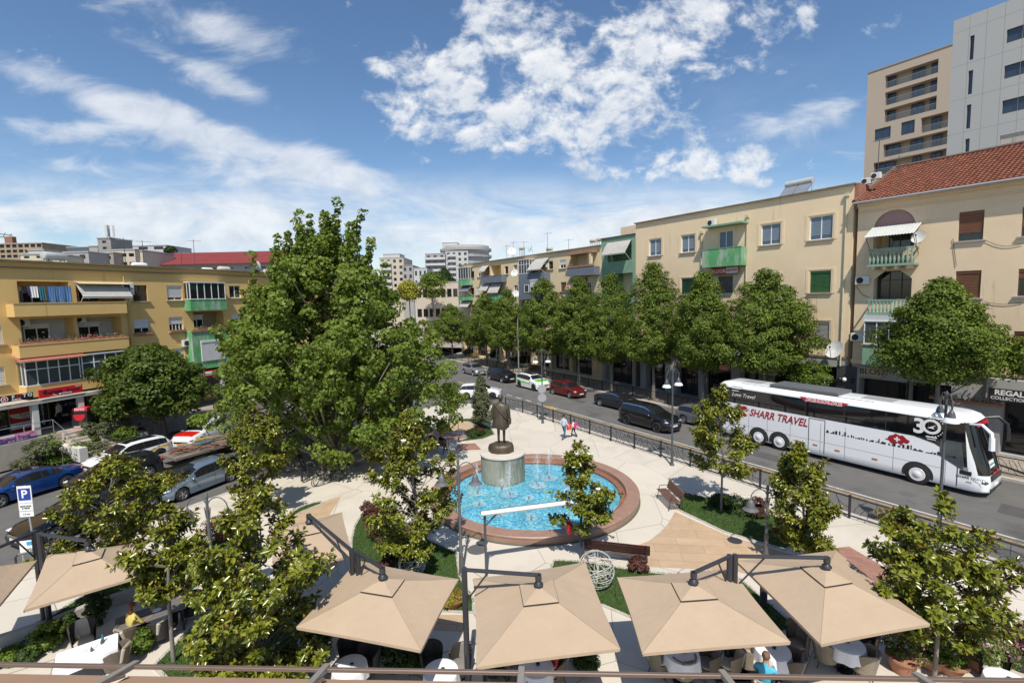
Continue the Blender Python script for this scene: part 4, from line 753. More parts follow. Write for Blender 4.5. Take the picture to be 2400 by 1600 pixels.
# pale yellow block farther up the avenue
UM0, UM1, ZM = FA.uz(*zm(258, 500))[0], UL0 - .006, 15.6; bm = FA.root('apartment_block', 'pale yellow block with blue and green balconies, farther up the avenue', 'apartment block')
ws = [RM(*a) for a in ((345, 455, 373, 508), (402, 440, 429, 500), (612, 415, 641, 478), (683, 405, 712, 442), (955, 368, 994, 440), (1047, 365, 1094, 432), (348, 585, 373, 640), (390, 580, 416, 640), (610, 575, 641, 640), (687, 565, 717, 625), (1055, 540, 1098, 612), (1258, 530, 1292, 590))]
lo = [RM(1130, 318, 1262, 425), RM(505, 408, 585, 492), RM(440, 420, 495, 492), RM(1130, 505, 1262, 620), RM(752, 685, 860, 775), RM(440, 560, 585, 640)]
dm = ws[6][2] - ws[0][2]; more = [(r[0], r[1], r[2] + dm * 2, r[3] + dm * 2) for r in ws[:6]]
m = MB(); sh = [(UM0 + .6 + k * 4.2, UM0 + 4.2 + k * 4.2, .3, 3.6, .8, 1) for k in range(8)]; wall(m, UM0, UM1, 0, ZM, ws + more + [(*r, 1.2, 1) for r in lo] + sh); shell(m, UM0, UM1, 0, ZM, 11); m.build('wall', P_MID, bm)
m = MB(); m.box(UM0 - .15, UM1, -.25, .3, ZM, ZM + .12); m.build('cornice', EDGE, bm); MB().box(UM0, UM1, .3, 11, ZM + .01, ZM + .05).build('roof', ROOFING, bm)
for i, r in enumerate(ws + more): window(bm, r, mull=i % 2, shut=(0, .5, 0, 0, .1, .6, 0, 1, .4, 0, .9, .3)[i % 12], sm=(SH_WHITE, SH_BROWN)[i % 12 == 10], fm=(WHITE, mt('brown frame', (.06, .045, .035), .5))[i % 12 in (0, 6, 10)], glass=GLASSD)
for i, h in enumerate(sh): window(bm, (h[0] + .1, h[1] - .1, .35, 3.5), y=.6, mull=1, trans=1, sill=False, fm=(WHITE, DKGREY, LTGREY)[i % 3], part='shop_window'); MB().box(h[0], h[1], -.12, -.002, 3.65, 4.25).build('shop_fascia', (mt('shop fascia blue', (.06, .2, .4), .5), SRED, LTGREY, mt('shop fascia green', (.03, .2, .15), .5))[i % 4], bm)
for r, b_, z in ((lo[0], P_BLU, 1), (lo[3], P_BLU, 1)): q = RM(1105, 425, 1312, 490, out=1.0) if r is lo[0] else RM(1105, 625, 1312, 665, out=1.0); balcony(bm, q[0], q[1], q[2], q[3], 1.0, b_); 
flowers(bm, RM(1105, 425, 1312, 490, out=1)[0], RM(1105, 425, 1312, 490, out=1)[1], -.95, RM(1105, 425, 1312, 490, out=1)[3] + .06, 9, dens=30); q = RM(1105, 300, 1305, 318, out=.8); MB().box(q[0], q[1], -.9, -.002, q[2], q[3]).build('balcony_canopy', mt('rusty slab', (.33, .2, .13), .8, var=(2, .2)), bm); MB().box(q[1] - .55, q[1] - .25, -.85, -.55, RM(1105, 425, 1312, 490, out=1)[3], q[2] - .002).build('column', P_MID, bm)
awning(bm, lo[3][0], lo[3][1], lo[3][3], .9, 1.3, stripe('striped awning', (.35, .08, .06), (.6, .5, .42), 5), arms=False)
q = RM(430, 492, 590, 545, out=.9); balcony(bm, q[0], q[1], q[2], q[3], .9, P_BLU); awning(bm, lo[2][0], lo[2][1], lo[2][3] + .2, .9, .9, CLOTHA, arms=False); MB().box(lo[1][0], lo[1][1], 1.18, 1.195, lo[1][2], lo[1][3]).build('loggia_lining', mt('yellow render', (.6, .4, .09), .85, var=(1, .1)), bm)
for a in ((430, 545, 496, 615), (500, 545, 584, 630)): q = RM(*a, out=.5); awning(bm, q[0], q[1], q[3] + .1, 1.1, q[3] - q[2] - .1, CLOTHA, arms=False)
q = RM(430, 645, 590, 720, out=.9); balcony(bm, q[0], q[1], q[2], q[3], .9, P_GRN)
q = RM(724, 470, 922, 668, out=1.1); qa = RM(722, 365, 805, 465, out=1.1); m = MB(); m.box(q[0], q[1], -1.1, -.002, q[2], q[3]); m.build('bay', P_BLU, bm); MB().box(q[0] - .1, q[1] + .1, -1.2, -.003, q[2] - .15, q[2] - .004).build('bay_slab', P_BLU, bm); glazed(bm, qa[0], qa[1], q[3] + .01, qa[3], -1.08, 4, True, glass=GLASSG, side=.9); qb = RM(812, 350, 918, 458, out=1.0); awning(bm, qb[0], qb[1], qb[3], 1.5, 1.5, CLOTHA)
for a, s in (((770, 562, 806, 622), 0), ((816, 520, 896, 622), .6)): r = RM(*a, out=1.1); window(bm, r, y=-1.16, shut=s, mull=0 if s == 0 else 2, sill=False)
q = RM(248, 520, 327, 567, out=.9); balcony(bm, q[0], q[1], q[2], q[3], .9, P_GRN); glazed(bm, q[0] + .05, q[1] - .05, q[3] + .07, RM(248, 428, 322, 440, out=.9)[3], -.86, 4, False, side=.8); q = RM(248, 655, 328, 685, out=.9); balcony(bm, q[0], q[1], q[2], q[3], .9, P_GRN); qa = RM(252, 568, 322, 612, out=1); awning(bm, qa[0], qa[1], qa[3] + .1, 1.0, 1.0, mt('grey cloth', (.14, .14, .16), .8), arms=True); qa = RM(252, 690, 322, 730, out=1); awning(bm, qa[0], qa[1], qa[3] + .1, 1.0, 1.0, CLOTHA, arms=False)
def roofA(px, py, back, z): u = FA.uz(*zm(px, py), -back)[0]; return FA.at(u, back, z)
ra = FA.rz
dish(roofA(672, 312, 3, ZM + 1.5), 1.25, ra + .9, 25, 'large white dish on the pale yellow roof'); dish(roofA(822, 292, 3, ZM + 1.4), .9, ra - .6, 25, 'smaller dish between the two lying tanks on the pale yellow roof'); dish(FA.at(FA.uz(*zm(694, 470), 1.1)[0], -1.1, FA.uz(*zm(694, 470), 1.1)[1]), .95, ra + .6, 20, 'upper dish on the pale yellow front beside the blue bay'); dish(FA.at(FA.uz(*zm(700, 633), 1.1)[0], -1.1, FA.uz(*zm(700, 633), 1.1)[1]), .95, ra + .9, 20, 'lower dish on the pale yellow front beside the blue bay')
for px, py, lb, w_ in ((750, 275, 'lying tank on tall legs between the dishes of the pale yellow roof', 1.2), (966, 280, 'lying tank beside the tall mast of the pale yellow roof', 1.2), (1310, 215, 'left tank of the pair on legs by the green link', 1.0), (1366, 205, 'right tank of the pair on legs by the green link', 1.0)): p = roofA(px, py, 4, ZM + .05); z = zat(*zm(px, py), p); tank(p, ra, lb, w_, .26, max(.1, z - p.z - .26), mt('cream tank', (.55, .5, .4), .5))
for px, py, lb in ((628, 250, 'bare mast left of the large dish on the pale yellow roof'), (680, 222, 'aerial just behind the large white dish'), (763, 220, 'aerial beside the lying tank on tall legs'), (948, 150, 'tallest mast on the pale yellow roof'), (1116, 202, 'thin mast nearest the twin tanks'), (430, 288, 'aerial at the far left end of the pale yellow roof'), (385, 312, 'last low aerial at the far end of the pale yellow roof'), (485, 295, 'thin aerial third from the far end of the pale yellow roof')): p = roofA(px, py, 3.5, ZM + .05); aerial(p, max(1, zat(*zm(px, py), p) - p.z), lb, 3, ra + .5)
p = roofA(926, 410, -.3, 0); aircon(FA, FA.uz(*zm(926, 410), .3)[0], FA.uz(*zm(926, 425), .3)[1], label='air conditioner on the pale yellow front beside the blue bay awning')
# ================================================================ buff block with tiled roof on the right
UB0, UB1, ZB = UA1 + .3, 9.0, 16.0; bb = FA.root('apartment_block', 'buff block with red tiled roof, arched loggia and green balustrades', 'apartment block'); RB = lambda *a, **k: FA.rect(zb, *a, **k)
ar = RB(462, 430, 765, 570); at_ = FA.uz(*zb(612, 288))[1]; o2 = RB(462, 735, 742, 945); wb = [RB(1087, 297, 1272, 512), RB(1062, 735, 1250, 935), RB(1552, 258, 1735, 475), RB(1522, 718, 1710, 920)]; dzb = wb[1][3] - wb[0][3]; wb += [(r[0], r[1], r[2] + dzb, r[3] + dzb) for r in (wb[1], wb[3])]
sg = FA.rect(z8, 2160, 330, 2600, 700); sh = [(UB0 + .5, UB0 + 3.4, .05, 3.7, .8, 1), (sg[0] - 4.6, sg[0] - 2.3, .05, 3.8, .9, 1), (sg[0], sg[0] + 5, .05, 3.6, .9, 1), (UB0 + 4.4, sg[0] - 5.2, .05, 3.6, .9, 1)]
cu = (ar[0] + ar[1]) / 2; rad = (ar[1] - ar[0]) / 2; zc_ = at_ - rad
m = MB(); wall(m, UB0, UB1, 5.0, ZB, [(ar[0], ar[1], ar[2], zc_, 1.3, 1), (ar[0], ar[1], zc_, at_, .12, 1), (*o2, 1.3, 1)] + wb); shell(m, UB0, UB1, 0, ZB, 12)
n = 16
for s_ in (-1, 1):
    pts = [(cu + s_ * rad * math.cos(PI / 2 * k / n), zc_ + rad * math.sin(PI / 2 * k / n)) for k in range(n + 1)]; cx = cu + s_ * rad
    for k in range(n): a, b = pts[k], pts[k + 1]; m.quad((cx, -.004, at_), (a[0], -.004, a[1]), (b[0], -.004, b[1])) if s_ > 0 else m.quad((cx, -.004, at_), (b[0], -.004, b[1]), (a[0], -.004, a[1]))
m.build('wall', P_CRB, bb); m = MB(); wall(m, UB0, UB1, 0, 5.0, sh); m.build('ground_floor', P_GRY, bb)
m = MB(); m.box(ar[0], ar[1], .11, .116, zc_ - .05, at_); m.build('tympanum', pbr('faded pink panel', (.33, .2, .19), .7, var=(1, .08), stain=(2, .6, (.22, .14, .13), (1, 1, .1))), bb)
m = MB(); m.box(UB0, UB1, -.08, -.002, ZB - .75, ZB - .68); m.box(UB0, UB1, -.2, -.002, ZB - .3, ZB - .1); m.box(UB0, UB1, -.3, -.002, ZB - .1, ZB - .004); m.box(UB0, UB1, -.28, -.002, 4.85, 5.02); m.box(UB0, UB1, -.2, -.002, 4.7, 4.85); m.build('cornice', P_CRB, bb)
# the tiled hip roof: rows of barrel tiles as real ridges
RDZ = 6.5; zr_ = FA.uz(*zt(690, 1375), -RDZ); ur_, zridge = zr_[0], zr_[1]; e0, e1 = -.55, RDZ; zg0 = ZB + .02
m = MB(); st = .26; u = UB0 - .1; nrow = 22
def roofz(f): return zg0 + (zridge - zg0) * f
rows = []
while u < UB1 + .4:
    f1 = 1.0 if u >= ur_ else max(0, (u - (UB0 - .1)) / (ur_ - (UB0 - .1)))
    for k in range(nrow):
        fa, fb = k / nrow, (k + 1) / nrow
        if fb > f1 + .03: break
        ya, yb = e0 + (e1 - e0) * fa, e0 + (e1 - e0) * fb; za, zb_ = roofz(fa) + .06, roofz(fb) + .0; j = rr.gauss(0, .012)
        m.quad((u, ya, za - .03), (u + st * .5, ya, za + .05 + j), (u + st * .5, yb, zb_ + .05 + j), (u, yb, zb_ - .03)); m.quad((u + st * .5, ya, za + .05 + j), (u + st, ya, za - .03), (u + st, yb, zb_ - .03), (u + st * .5, yb, zb_ + .05 + j)); m.quad((u, ya, za - .08), (u + st * .5, ya, za + .05 + j), (u + st, ya, za - .08))
    u += st
TILE = pbr('roof tile', (.215, .073, .04), .9, var=(2.5, .4), stain=[(3.2, .53, (.11, .055, .038), (1, 1, 1)), (1.0, .62, (.33, .13, .07), (1, 1, 1))]); rf = m.build('roof', TILE, bb)
m = MB(); m.quad((UB0 - .1, e0, zg0 - .02), (UB1 + .4, e0, zg0 - .02), (UB1 + .4, e1, zridge - .02), (ur_, e1, zridge - .02)); m.quad((UB0 - .1, e0, zg0 - .02), (ur_, e1, zridge - .02), (UB0 - .1, 12, zg0)); m.build('roof_deck', TILE, bb); m = MB(); m.tube([(ur_, e1, zridge + .05), (UB1 + .4, e1, zridge + .05)], .14, 6); m.tube([(ur_, e1, zridge + .05), (UB0 - .1, e0, zg0 + .06)], .13, 6); m.build('ridge_tiles', mt('dark ridge tile', (.14, .08, .055), .9, var=(5, .4)), bb)
MB().tube([(UB0 - .1, e0 - .06, zg0 - .08), (UB1 + .4, e0 - .06, zg0 - .08)], .08, 8).build('gutter', LTGREY, bb)
for r, s in zip(wb, (.74, 1, .7, .35, 1, 1)): window(bb, r, shut=s, sm=SH_BROWN, fm=mt('brown frame', (.06, .045, .035), .5), mull=1, sillm=P_GRY)
def balustrade(b, u0, u1, z0, z1, out, n, mat):
    m = MB(); m.box(u0, u1, -out, -out + .1, z1 - .1, z1); m.box(u0 - .02, u1 + .02, -out - .02, -.002, z0, z0 + .16); m.box(u0, u0 + .09, -out + .11, -.01, z1 - .1, z1 - .004); m.box(u1 - .09, u1, -out + .11, -.01, z1 - .1, z1 - .004); o = m.build('balcony', mat, b)
    for k in range(n): c = u0 + (u1 - u0) * (k + .5) / n; MB().lathe([(.035, z0 + .16), (.06, z0 + .26), (.075, z0 + .42), (.04, (z0 + z1) / 2 + .1), (.06, z1 - .11)], 6, (c, -out + .05, 0)).build('baluster', mat, o)
BALG = pbr('sage paint', (.21, .33, .26), .7, var=(2, .12), stain=(4, .62, (.4, .42, .36), (1, 1, .4)))
b1 = RB(418, 565, 758, 700, out=.9); balustrade(bb, b1[0], b1[1], b1[2], b1[3], .9, 11, BALG); b2 = RB(412, 945, 745, 1062, out=.9); balustrade(bb, b2[0], b2[1], b2[2], b2[3], .9, 12, BALG)
m = MB()
for k in range(4): c = b1[0] + .3 + (b1[1] - b1[0] - .6) * k / 3; m.prism([(c - .08, -.85), (c + .08, -.85), (c + .08, -.01), (c - .08, -.01)], b1[2] - .2, b1[2] - .003)
m.build('bracket', P_CRB, bb)
m = MB(); aw0, aw1 = RB(395, 400, 765, 470, out=1.2)[0:2]; n = 16; za = zc_ + .12
for k in range(n * 2): a, b = aw0 + (aw1 - aw0) * k / (2 * n), aw0 + (aw1 - aw0) * (k + 1) / (2 * n); h0, h1 = .03 * (k % 2), .03 * ((k + 1) % 2); m.quad((a, -1.35, za - .75 + h0), (b, -1.35, za - .75 + h1), (b, -.01, za + h1), (a, -.01, za + h0))
m.build('corrugated_canopy', mt('corrugated sheet', (.52, .53, .5), .5, var=(2, .1)), bb); m = MB()
for c in (aw0 + .1, aw1 - .1): m.tube([(c, -1.25, za - .7), (c, -.02, za - 2.0)], .02, 5)
m.build('canopy_strut', DKGREY, bb)
window(bb, (ar[0] + .5, ar[1] - .5, ar[2], zc_ - .2), y=1.15, mull=1, sill=False, fm=DKGREY, part='balcony_door'); window(bb, (o2[0] + .05, o2[1] - .05, o2[2], o2[3]), y=.6, mull=2, trans=1, sill=False, fm=mt('dark green frame', (.02, .04, .035), .5), part='balcony_door')
m = MB(); c = .55
for a, s_ in ((o2[0], 1), (o2[1], -1)): m.prism([(0, 0), (1, 0), (0, 1)], 0, 0) if False else m.quad((a, -.003, o2[3] - c), (a + s_ * c * 1.2, -.003, o2[3]), (a, -.003, o2[3]))
m.build('corner_infill', P_CRB, bb)
q = RB(378, 1290, 775, 1440, out=1.0); g = RB(392, 1110, 765, 1285, out=1.0); MB().box(q[0], q[1], -1.0, -.002, q[2], q[3]).build('balcony', P_GRN2, bb); MB().box(g[0] - .05, g[1] + .05, -.98, -.002, g[3] + .01, b2[2] - .01).build('balcony_head', mt('white head', (.55, .56, .56), .6, var=(2, .06)), bb); glazed(bb, g[0], g[1], q[3] + .08, g[3], -.97, 4, False, side=.9)
MB().box(q[0] - .08, q[1] + .08, -1.08, -.003, q[3] + .004, q[3] + .07).build('balcony_sill', mt('sill stone', (.36, .3, .22), .8, var=(4, .2)), bb)
for i, h in enumerate(sh): window(bb, (h[0] + .05, h[1] - .05, .1, h[3] - .1), y=.75, mull=1 + i % 2, trans=i % 2, sill=False, fm=BLACK, part='shop_window')
fz = FA.rect(z8, 2050, 150, 2700, 310, out=.7); MB().box(fz[0], UB1, -.7, -.002, fz[2], fz[3]).build('shop_fascia', P_GRY, bb)
o, w_, h_ = board(FA, z8, (2070, 215, 2470, 315), .75, .04, BLACK, 'black REGAL COLLECTION sign board over the right-hand shop'); letters('REGAL', PINKW, o, h_ * .56, upright(w_ * .42, -.012, h_ * .68), bold=.014); letters('COLLECTION', PINKW, o, h_ * .34, upright(w_ * .42, -.012, h_ * .24), bold=.004)
zbl = lambda x, y: (1650 + x / 4.704, 800 + y / 4.704); o, w_, h_ = board(FA, zbl, (1715, 290, 1960, 380), .3, .08, mt('sign cream', (.5, .38, .25), .6), 'cream BLOS flower shop sign under the green bay'); letters('BLOS', BLACK, o, h_ * .95, upright(w_ * .48, -.014, h_ * .5), bold=.006)
q = FA.rect(zbl, 1460, 270, 1680, 560, out=.06); fs = thing('flower_wall', 'dark grey shop panel dotted with round pots beside the flower shop sign', 'shop display', FA.at(q[0], -.06, 0), FA.rz); MB().box(0, q[1] - q[0], 0, .05, .6, q[3]).build('panel', DKGREY, fs)
for k in range(12): m = MB(); m.ball(((k % 3 + .5 + .2 * (k % 2)) * (q[1] - q[0]) / 3.4, -.1, .9 + (k // 3) * .85), .16, 10, 6); m.build('pot', (WHITE, BLACK)[k % 2], fs, True)
flowers(bb, UB0 + 4.6, UB0 + 8.0, -.35, 2.9, 5, dens=60, cols=[mt('box foliage', (.06, .1, .02), .7, var=(9, .4)), mt('pink petals', (.5, .08, .2), .7), mt('pink petals', (.5, .08, .2), .7)])
for px, py, out, lb in ((375, 815, .3, 'upper of two air conditioners beside the green balustrades'), (340, 1232, .3, 'lower of two air conditioners beside the green balustrades')): u, z = FA.uz(*zb(px, py + 20), out); aircon(FA, u, z, label=lb, w=.85)
for px, py, lb in ((398, 100, 'left air conditioner on the roof edge at the tiled roof corner'), (468, 80, 'right air conditioner on the roof edge at the tiled roof corner')): u = FA.uz(*zb(px, py), -1)[0]; aircon(FA, u, ZA + .1 if px < 440 else ZA + .35, out=-1.4, label=lb, w=.6, h=.42)
u, z = FA.uz(*zb(797, 490), .6); dish(FA.at(u, -.6, z), .75, ra - .2, 20, 'white dish on the buff front beside the arched loggia'); u, z = FA.uz(*zb(184, 1318), .7); dish(FA.at(u, -.7, z), 1.2, ra - .3, 25, 'large white dish low on the cream front near the small tree')
u = FA.uz(*zr(1250, 230), -2)[0]; solar(FA.at(u, 2.0, ZA + .05), ra, 'solar water heater on the cream block roof')
for px, py, back, lb in ((560, 1130, 4, 'tall aerial before the beige tower at the tiled roof'), (720, 1270, 5, 'branching aerial at the hip of the tiled roof')): u = FA.uz(*zt(px, py), -back)[0]; p = FA.at(u, back, ZB + 1.2); aerial(p, max(1.5, zat(*zt(px, py), p) - p.z), lb, 4, ra)
# plants in the arched loggia
flowers(bb, b1[0] + .1, b1[1] - .1, -.5, b1[2] + .2, 14, dens=90, h=.7)
# cables strung along the fronts
cb = thing('cable', 'slack cables strung along the buff front', 'cable', FA.at(0, 0, 0), FA.rz)
for i, (a, b, sag) in enumerate((((1280, 510), (1560, 535), .25), ((1270, 960), (1560, 965), .15), ((1045, 500), (1070, 700), 0), ((330, 840), (430, 930), .2))):
    p, q = FA.uz(*zb(*a), .05), FA.uz(*zb(*b), .05); MB().tube([(p[0] + (q[0] - p[0]) * k / 8, -.05, p[1] + (q[1] - p[1]) * k / 8 - sag * math.sin(PI * k / 8)) for k in range(9)], .015, 4).build('strand', BLACK, cb)
# ================================================================ towers behind the buff block
FT = Fac(SN * 108, -SD); FG = Fac(SN * 64, -SD); P_BEI = pbr('beige cladding', (.47, .38, .29), .8, var=(.2, .03)); P_TWR = pbr('grey cladding', (.40, .40, .385), .55, var=(.15, .03))
RT = lambda *a, **k: FT.rect(zt, *a, **k); bt = FT.root('tower_block', 'beige residential tower with recessed balconies behind the tiled roof', 'tower'); UT0 = FT.uz(*zt(456, 900))[0]; UT1 = UT0 + 34; ZT = FT.uz(*zt(458, 605))[1]
_b = mt('balustrade glass', (.18, .2, .21), .1, spec=.8); _b.node_tree.nodes['Principled BSDF'].inputs['Alpha'].default_value = .3
rows = [((610, 612, 720), (1038, 490, 600)), ((608, 755, 865), (1030, 635, 745)), ((603, 895, 1005), (1024, 785, 890)), ((900, 965, 1075), (1120, 910, 1050)), ((594, 1180, 1283), (1112, 1068, 1180)), ((514, 1330, 1435), (1106, 1215, 1330))]
rec = [(*RT(a[0], (a[1] + b[1]) / 2, b[0], (a[2] + b[2]) / 2), 1.6, 1) for a, b in rows]; sq = [RT(522, 1045, 652, 1145), RT(738, 990, 848, 1095)]
m = MB(); wall(m, UT0, UT1, 0, ZT, rec + [(*r, .3) for r in sq]); shell(m, UT0, UT1, 0, ZT, 22); m.build('wall', P_BEI, bt); MB().box(UT0 - .1, UT1, -.1, .4, ZT, ZT + .25).build('parapet', LTGREY, bt)
for r in sq: window(bt, r, y=.15, mull=1, fm=DKGREY, glass=GLASS, sill=False)
for r, fr in zip(rec, (((0, .17), (.48, .72), (.83, 1)), ((0, .17), (.48, .72), (.83, 1)), ((0, .17), (.48, .72), (.83, 1)), ((.3, .65),), ((0, .24), (.4, .6), (.74, .88)), ((0, .28), (.52, .64), (.76, .9)))):
    w_ = r[1] - r[0]
    for a, b in fr: window(bt, (r[0] + w_ * a + .02, r[0] + w_ * b - .02, r[2] + .05, r[3] - .1), y=1.2, mull=1, fm=DKGREY, glass=GLASS, sill=False, fw=.1)
    m = MB(); m.quad((r[0], .1, r[2]), (r[1], .1, r[2]), (r[1], .1, r[2] + 1.05), (r[0], .1, r[2] + 1.05)); m.build('balustrade_glass', mt('balustrade glass', (.18, .2, .21), .1, spec=.8), bt); MB().tube([(r[0], .1, r[2] + 1.07), (r[1], .1, r[2] + 1.07)], .04, 4).build('handrail', LTGREY, bt)
RG = lambda *a, **k: FG.rect(zt, *a, **k); bg = FG.root('tower_block', 'pale grey panelled tower at the right edge behind the tiled roof', 'tower'); UG0 = FG.uz(*zt(1140, 700))[0]; UG1 = UG0 + 34; ZG = FG.uz(*zt(1158, 178))[1]
sl_ = [RG(1298, 293, 1333, 488), RG(1284, 578, 1321, 770), RG(1270, 857, 1306, 1050), RG(1259, 1135, 1294, 1300)]; bw = [RG(1602, 205, 1850, 315), RG(1582, 505, 1830, 612), RG(1565, 795, 1810, 905), RG(1545, 1085, 1790, 1195)]
m = MB(); wall(m, UG0, UG1, 0, ZG, [(*r, .3) for r in sl_ + bw]); shell(m, UG0, UG1, 0, ZG, 20); m.build('wall', P_TWR, bg)
for r in sl_: window(bg, r, y=.2, mull=0, fm=DKGREY, glass=GLASS, sill=False)
for i, r in enumerate(bw): window(bg, r, y=.15, mull=1, fm=DKGREY, glass=GLASS, sill=False, shut=1 if i == 3 else 0, sm=mt('pale shutter', (.55, .5, .45), .6))
m = MB(); fh = sl_[0][3] - sl_[1][3]; u = UG0 + 1.2; k = 0
while u < UG1: m.box(u - .012, u + .012, -.004, .02, 14, ZG - .02); u += 1.22
for k in range(9): z = sl_[0][2] - .25 - fh * (k - 1); m.box(UG0, UG1, -.003, .02, z, z + .024)
m.build('panel_joint', mt('joint grey', (.22, .22, .21), .8), bg)
# ================================================================ roofs and blocks on the skyline
def block(px0, px1, py, Y, depth, mat, label, name='city_block', rows=0, cols=0, z0=0, cat='building', base_px=None, rz=0.0, wfrac=(.45, .5), balc=None, group='distant buildings on the skyline', wm=None):
    """a house at a given distance: px0..px1 wide, its top at py"""
    xa = ray(px0, py); X0 = xa.x / xa.y * Y; xb = ray(px1, py); X1 = xb.x / xb.y * Y; Z = CH + ray((px0 + px1) / 2, py).z / ray((px0 + px1) / 2, py).y * Y
    t = thing(name, label, cat, (X0, Y, 0), rz, group); W_ = (X1 - X0) / math.cos(rz); m = MB(); h = []
    zb_ = z0 if base_px is None else CH + ray(px0, base_px).z / ray(px0, base_px).y * Y
    if rows:
        fh = (Z - zb_) / rows; cw = W_ / cols
        for i in range(rows):
            for j in range(cols): h.append((cw * (j + .5 - wfrac[0] / 2), cw * (j + .5 + wfrac[0] / 2), zb_ + fh * (i + .25), zb_ + fh * (i + .25 + wfrac[1]), .25, 1))
    wall(m, 0, W_, 0, Z, h); shell(m, 0, W_, 0, Z, depth); m.build('wall', mat, t)
    for q in h: m = MB(); m.box(q[0], q[1], .2, .24, q[2], q[3]); m.build('window', wm or GLASSD, t)
    if balc:
        for i in range(rows):
            if i % 1 == 0:
                for a, b in balc: z = zb_ + fh * i; m = MB(); m.box(W_ * a, W_ * b, -1.2, -.002, z, z + .18); m.box(W_ * a, W_ * b, -1.2, -1.1, z + .18, z + 1.0); m.build('balcony', P_WHT, t)
    MB().box(-.1, W_ + .1, -.1, depth, Z, Z + .2).build('parapet', P_GRY, t); return t, W_, Z
zf = lambda x, y: (600 + x / 3.357, 450 + y / 3.357)
def bz(zfn, x0, x1, y, *a, **k): p, q = zfn(x0, y), zfn(x1, y); return block(p[0], q[0], p[1], *a, **k)
P_FAR = pbr('far white render', (.47, .47, .455), .85, var=(.2, .06)); P_FAR2 = pbr('far grey render', (.33, .32, .31), .85, var=(.3, .1)); P_FAR3 = pbr('far cream render', (.5, .44, .35), .85, var=(.2, .06))
bz(zf, 1490, 1668, 465, 210, 16, P_FAR, 'white tower block with tall stair head above the avenue end', rows=9, cols=4, base_px=705, cat='tower', balc=[(.1, .45)]); bz(zf, 1465, 1585, 400, 216, 9, P_FAR, 'plain white stair head rising behind the white tower', cat='building')
bz(zf, 1330, 1488, 487, 208, 14, P_FAR2, 'grey white block with deep balconies left of the white tower', rows=8, cols=3, base_px=705, cat='tower', balc=[(0, 1)])
p = zf(1650, 432); r_ = ray(*p); Y = 222; tw = thing('round_tower', 'round white tower with ringed balconies right of the white tower block', 'tower', (r_.x / r_.y * Y, Y, 0), 0, 'distant buildings on the skyline'); Z = CH + r_.z / r_.y * Y; MB().lathe([(10.5, 0), (10.5, Z), (.1, Z)], 36).build('wall', P_FAR, tw, True)
for k in range(7): MB().lathe([(10.6, Z - 3 * k - 2.2), (11.6, Z - 3 * k - 2.2), (11.6, Z - 3 * k - 1.2), (11.5, Z - 3 * k - 1.2), (11.5, Z - 3 * k - 2.0), (10.6, Z - 3 * k - 2.0)], 36, cap=False).build('balcony', P_FAR2, tw, True)
bz(zf, 970, 1160, 520, 170, 15, P_FAR3, 'pale block with stacked balconies half hidden by the big tree', rows=7, cols=4, base_px=705, balc=[(.05, .5)]); bz(zf, 1000, 1130, 490, 176, 8, P_FAR, 'pale roof storey above the half hidden block')
bz(zf, 1150, 1235, 580, 165, 12, P_FAR2, 'dull grey low block between the half hidden block and the white one', rows=5, cols=2, base_px=705); bz(zf, 1240, 1345, 600, 160, 12, P_FAR, 'small white block with square windows left of the towers', rows=4, cols=3, base_px=720)
bz(zf, 1255, 1590, 712, 118, 14, P_FAR3, 'low pale pink building with window bands closing the avenue', rows=3, cols=7, base_px=800, wfrac=(.72, .42))
# behind the ochre block
red = bz(z1, 1100, 2270, 402, 92, 16, P_FAR2, 'long grey house with a red metal roof behind the ochre block', rows=2, cols=9, base_px=655, wfrac=(.3, .3)); t, W_, Z = red; Zt = CH + ray(*z1(1680, 310)).z / ray(*z1(1680, 310)).y * 101
m = MB(); n = 110
for k in range(n): a, b = W_ * k / n, W_ * (k + .5) / n; c = W_ * (k + 1) / n; m.quad((a - .3, -1.0, Z), (b - .3, -1.0, Z + .14), (b - .3, 9, Zt + .14), (a - .3, 9, Zt)); m.quad((b - .3, -1, Z + .14), (c - .3, -1, Z), (c - .3, 9, Zt), (b - .3, 9, Zt + .14))
m.build('roof', pbr('red metal roof', (.27, .055, .05), .6, var=(.5, .1)), t)
bz(z1, 690, 890, 315, 84, 12, pbr('raw grey render', (.3, .27, .24), .9, var=(1, .15)), 'raw grey house below the concrete stair head', rows=2, cols=3, base_px=632, wfrac=(.35, .4)); bz(z1, 880, 1060, 290, 86, 10, P_FAR3, 'pinkish house with a row of white windows beside the red roof', rows=2, cols=3, base_px=628, wfrac=(.7, .4)); bz(z1, 1055, 1120, 300, 87, 8, P_FAR3, 'narrow pinkish house end against the red roof')
bz(z1, 942, 1308, 258, 128, 10, P_FAR, 'white penthouse with dark band windows above the red roof', rows=1, cols=3, base_px=300 / 3.357 + 500, wfrac=(.6, .6)); bz(z1, 765, 868, 198, 88, 5, pbr('bare concrete', (.26, .25, .23), .9, var=(1, .15)), 'bare concrete stair head under the telecom mast', rows=2, cols=1, base_px=588, wfrac=(.3, .4)); bz(z1, 700, 768, 262, 88, 4, P_FAR2, 'low concrete shed beside the bare stair head')
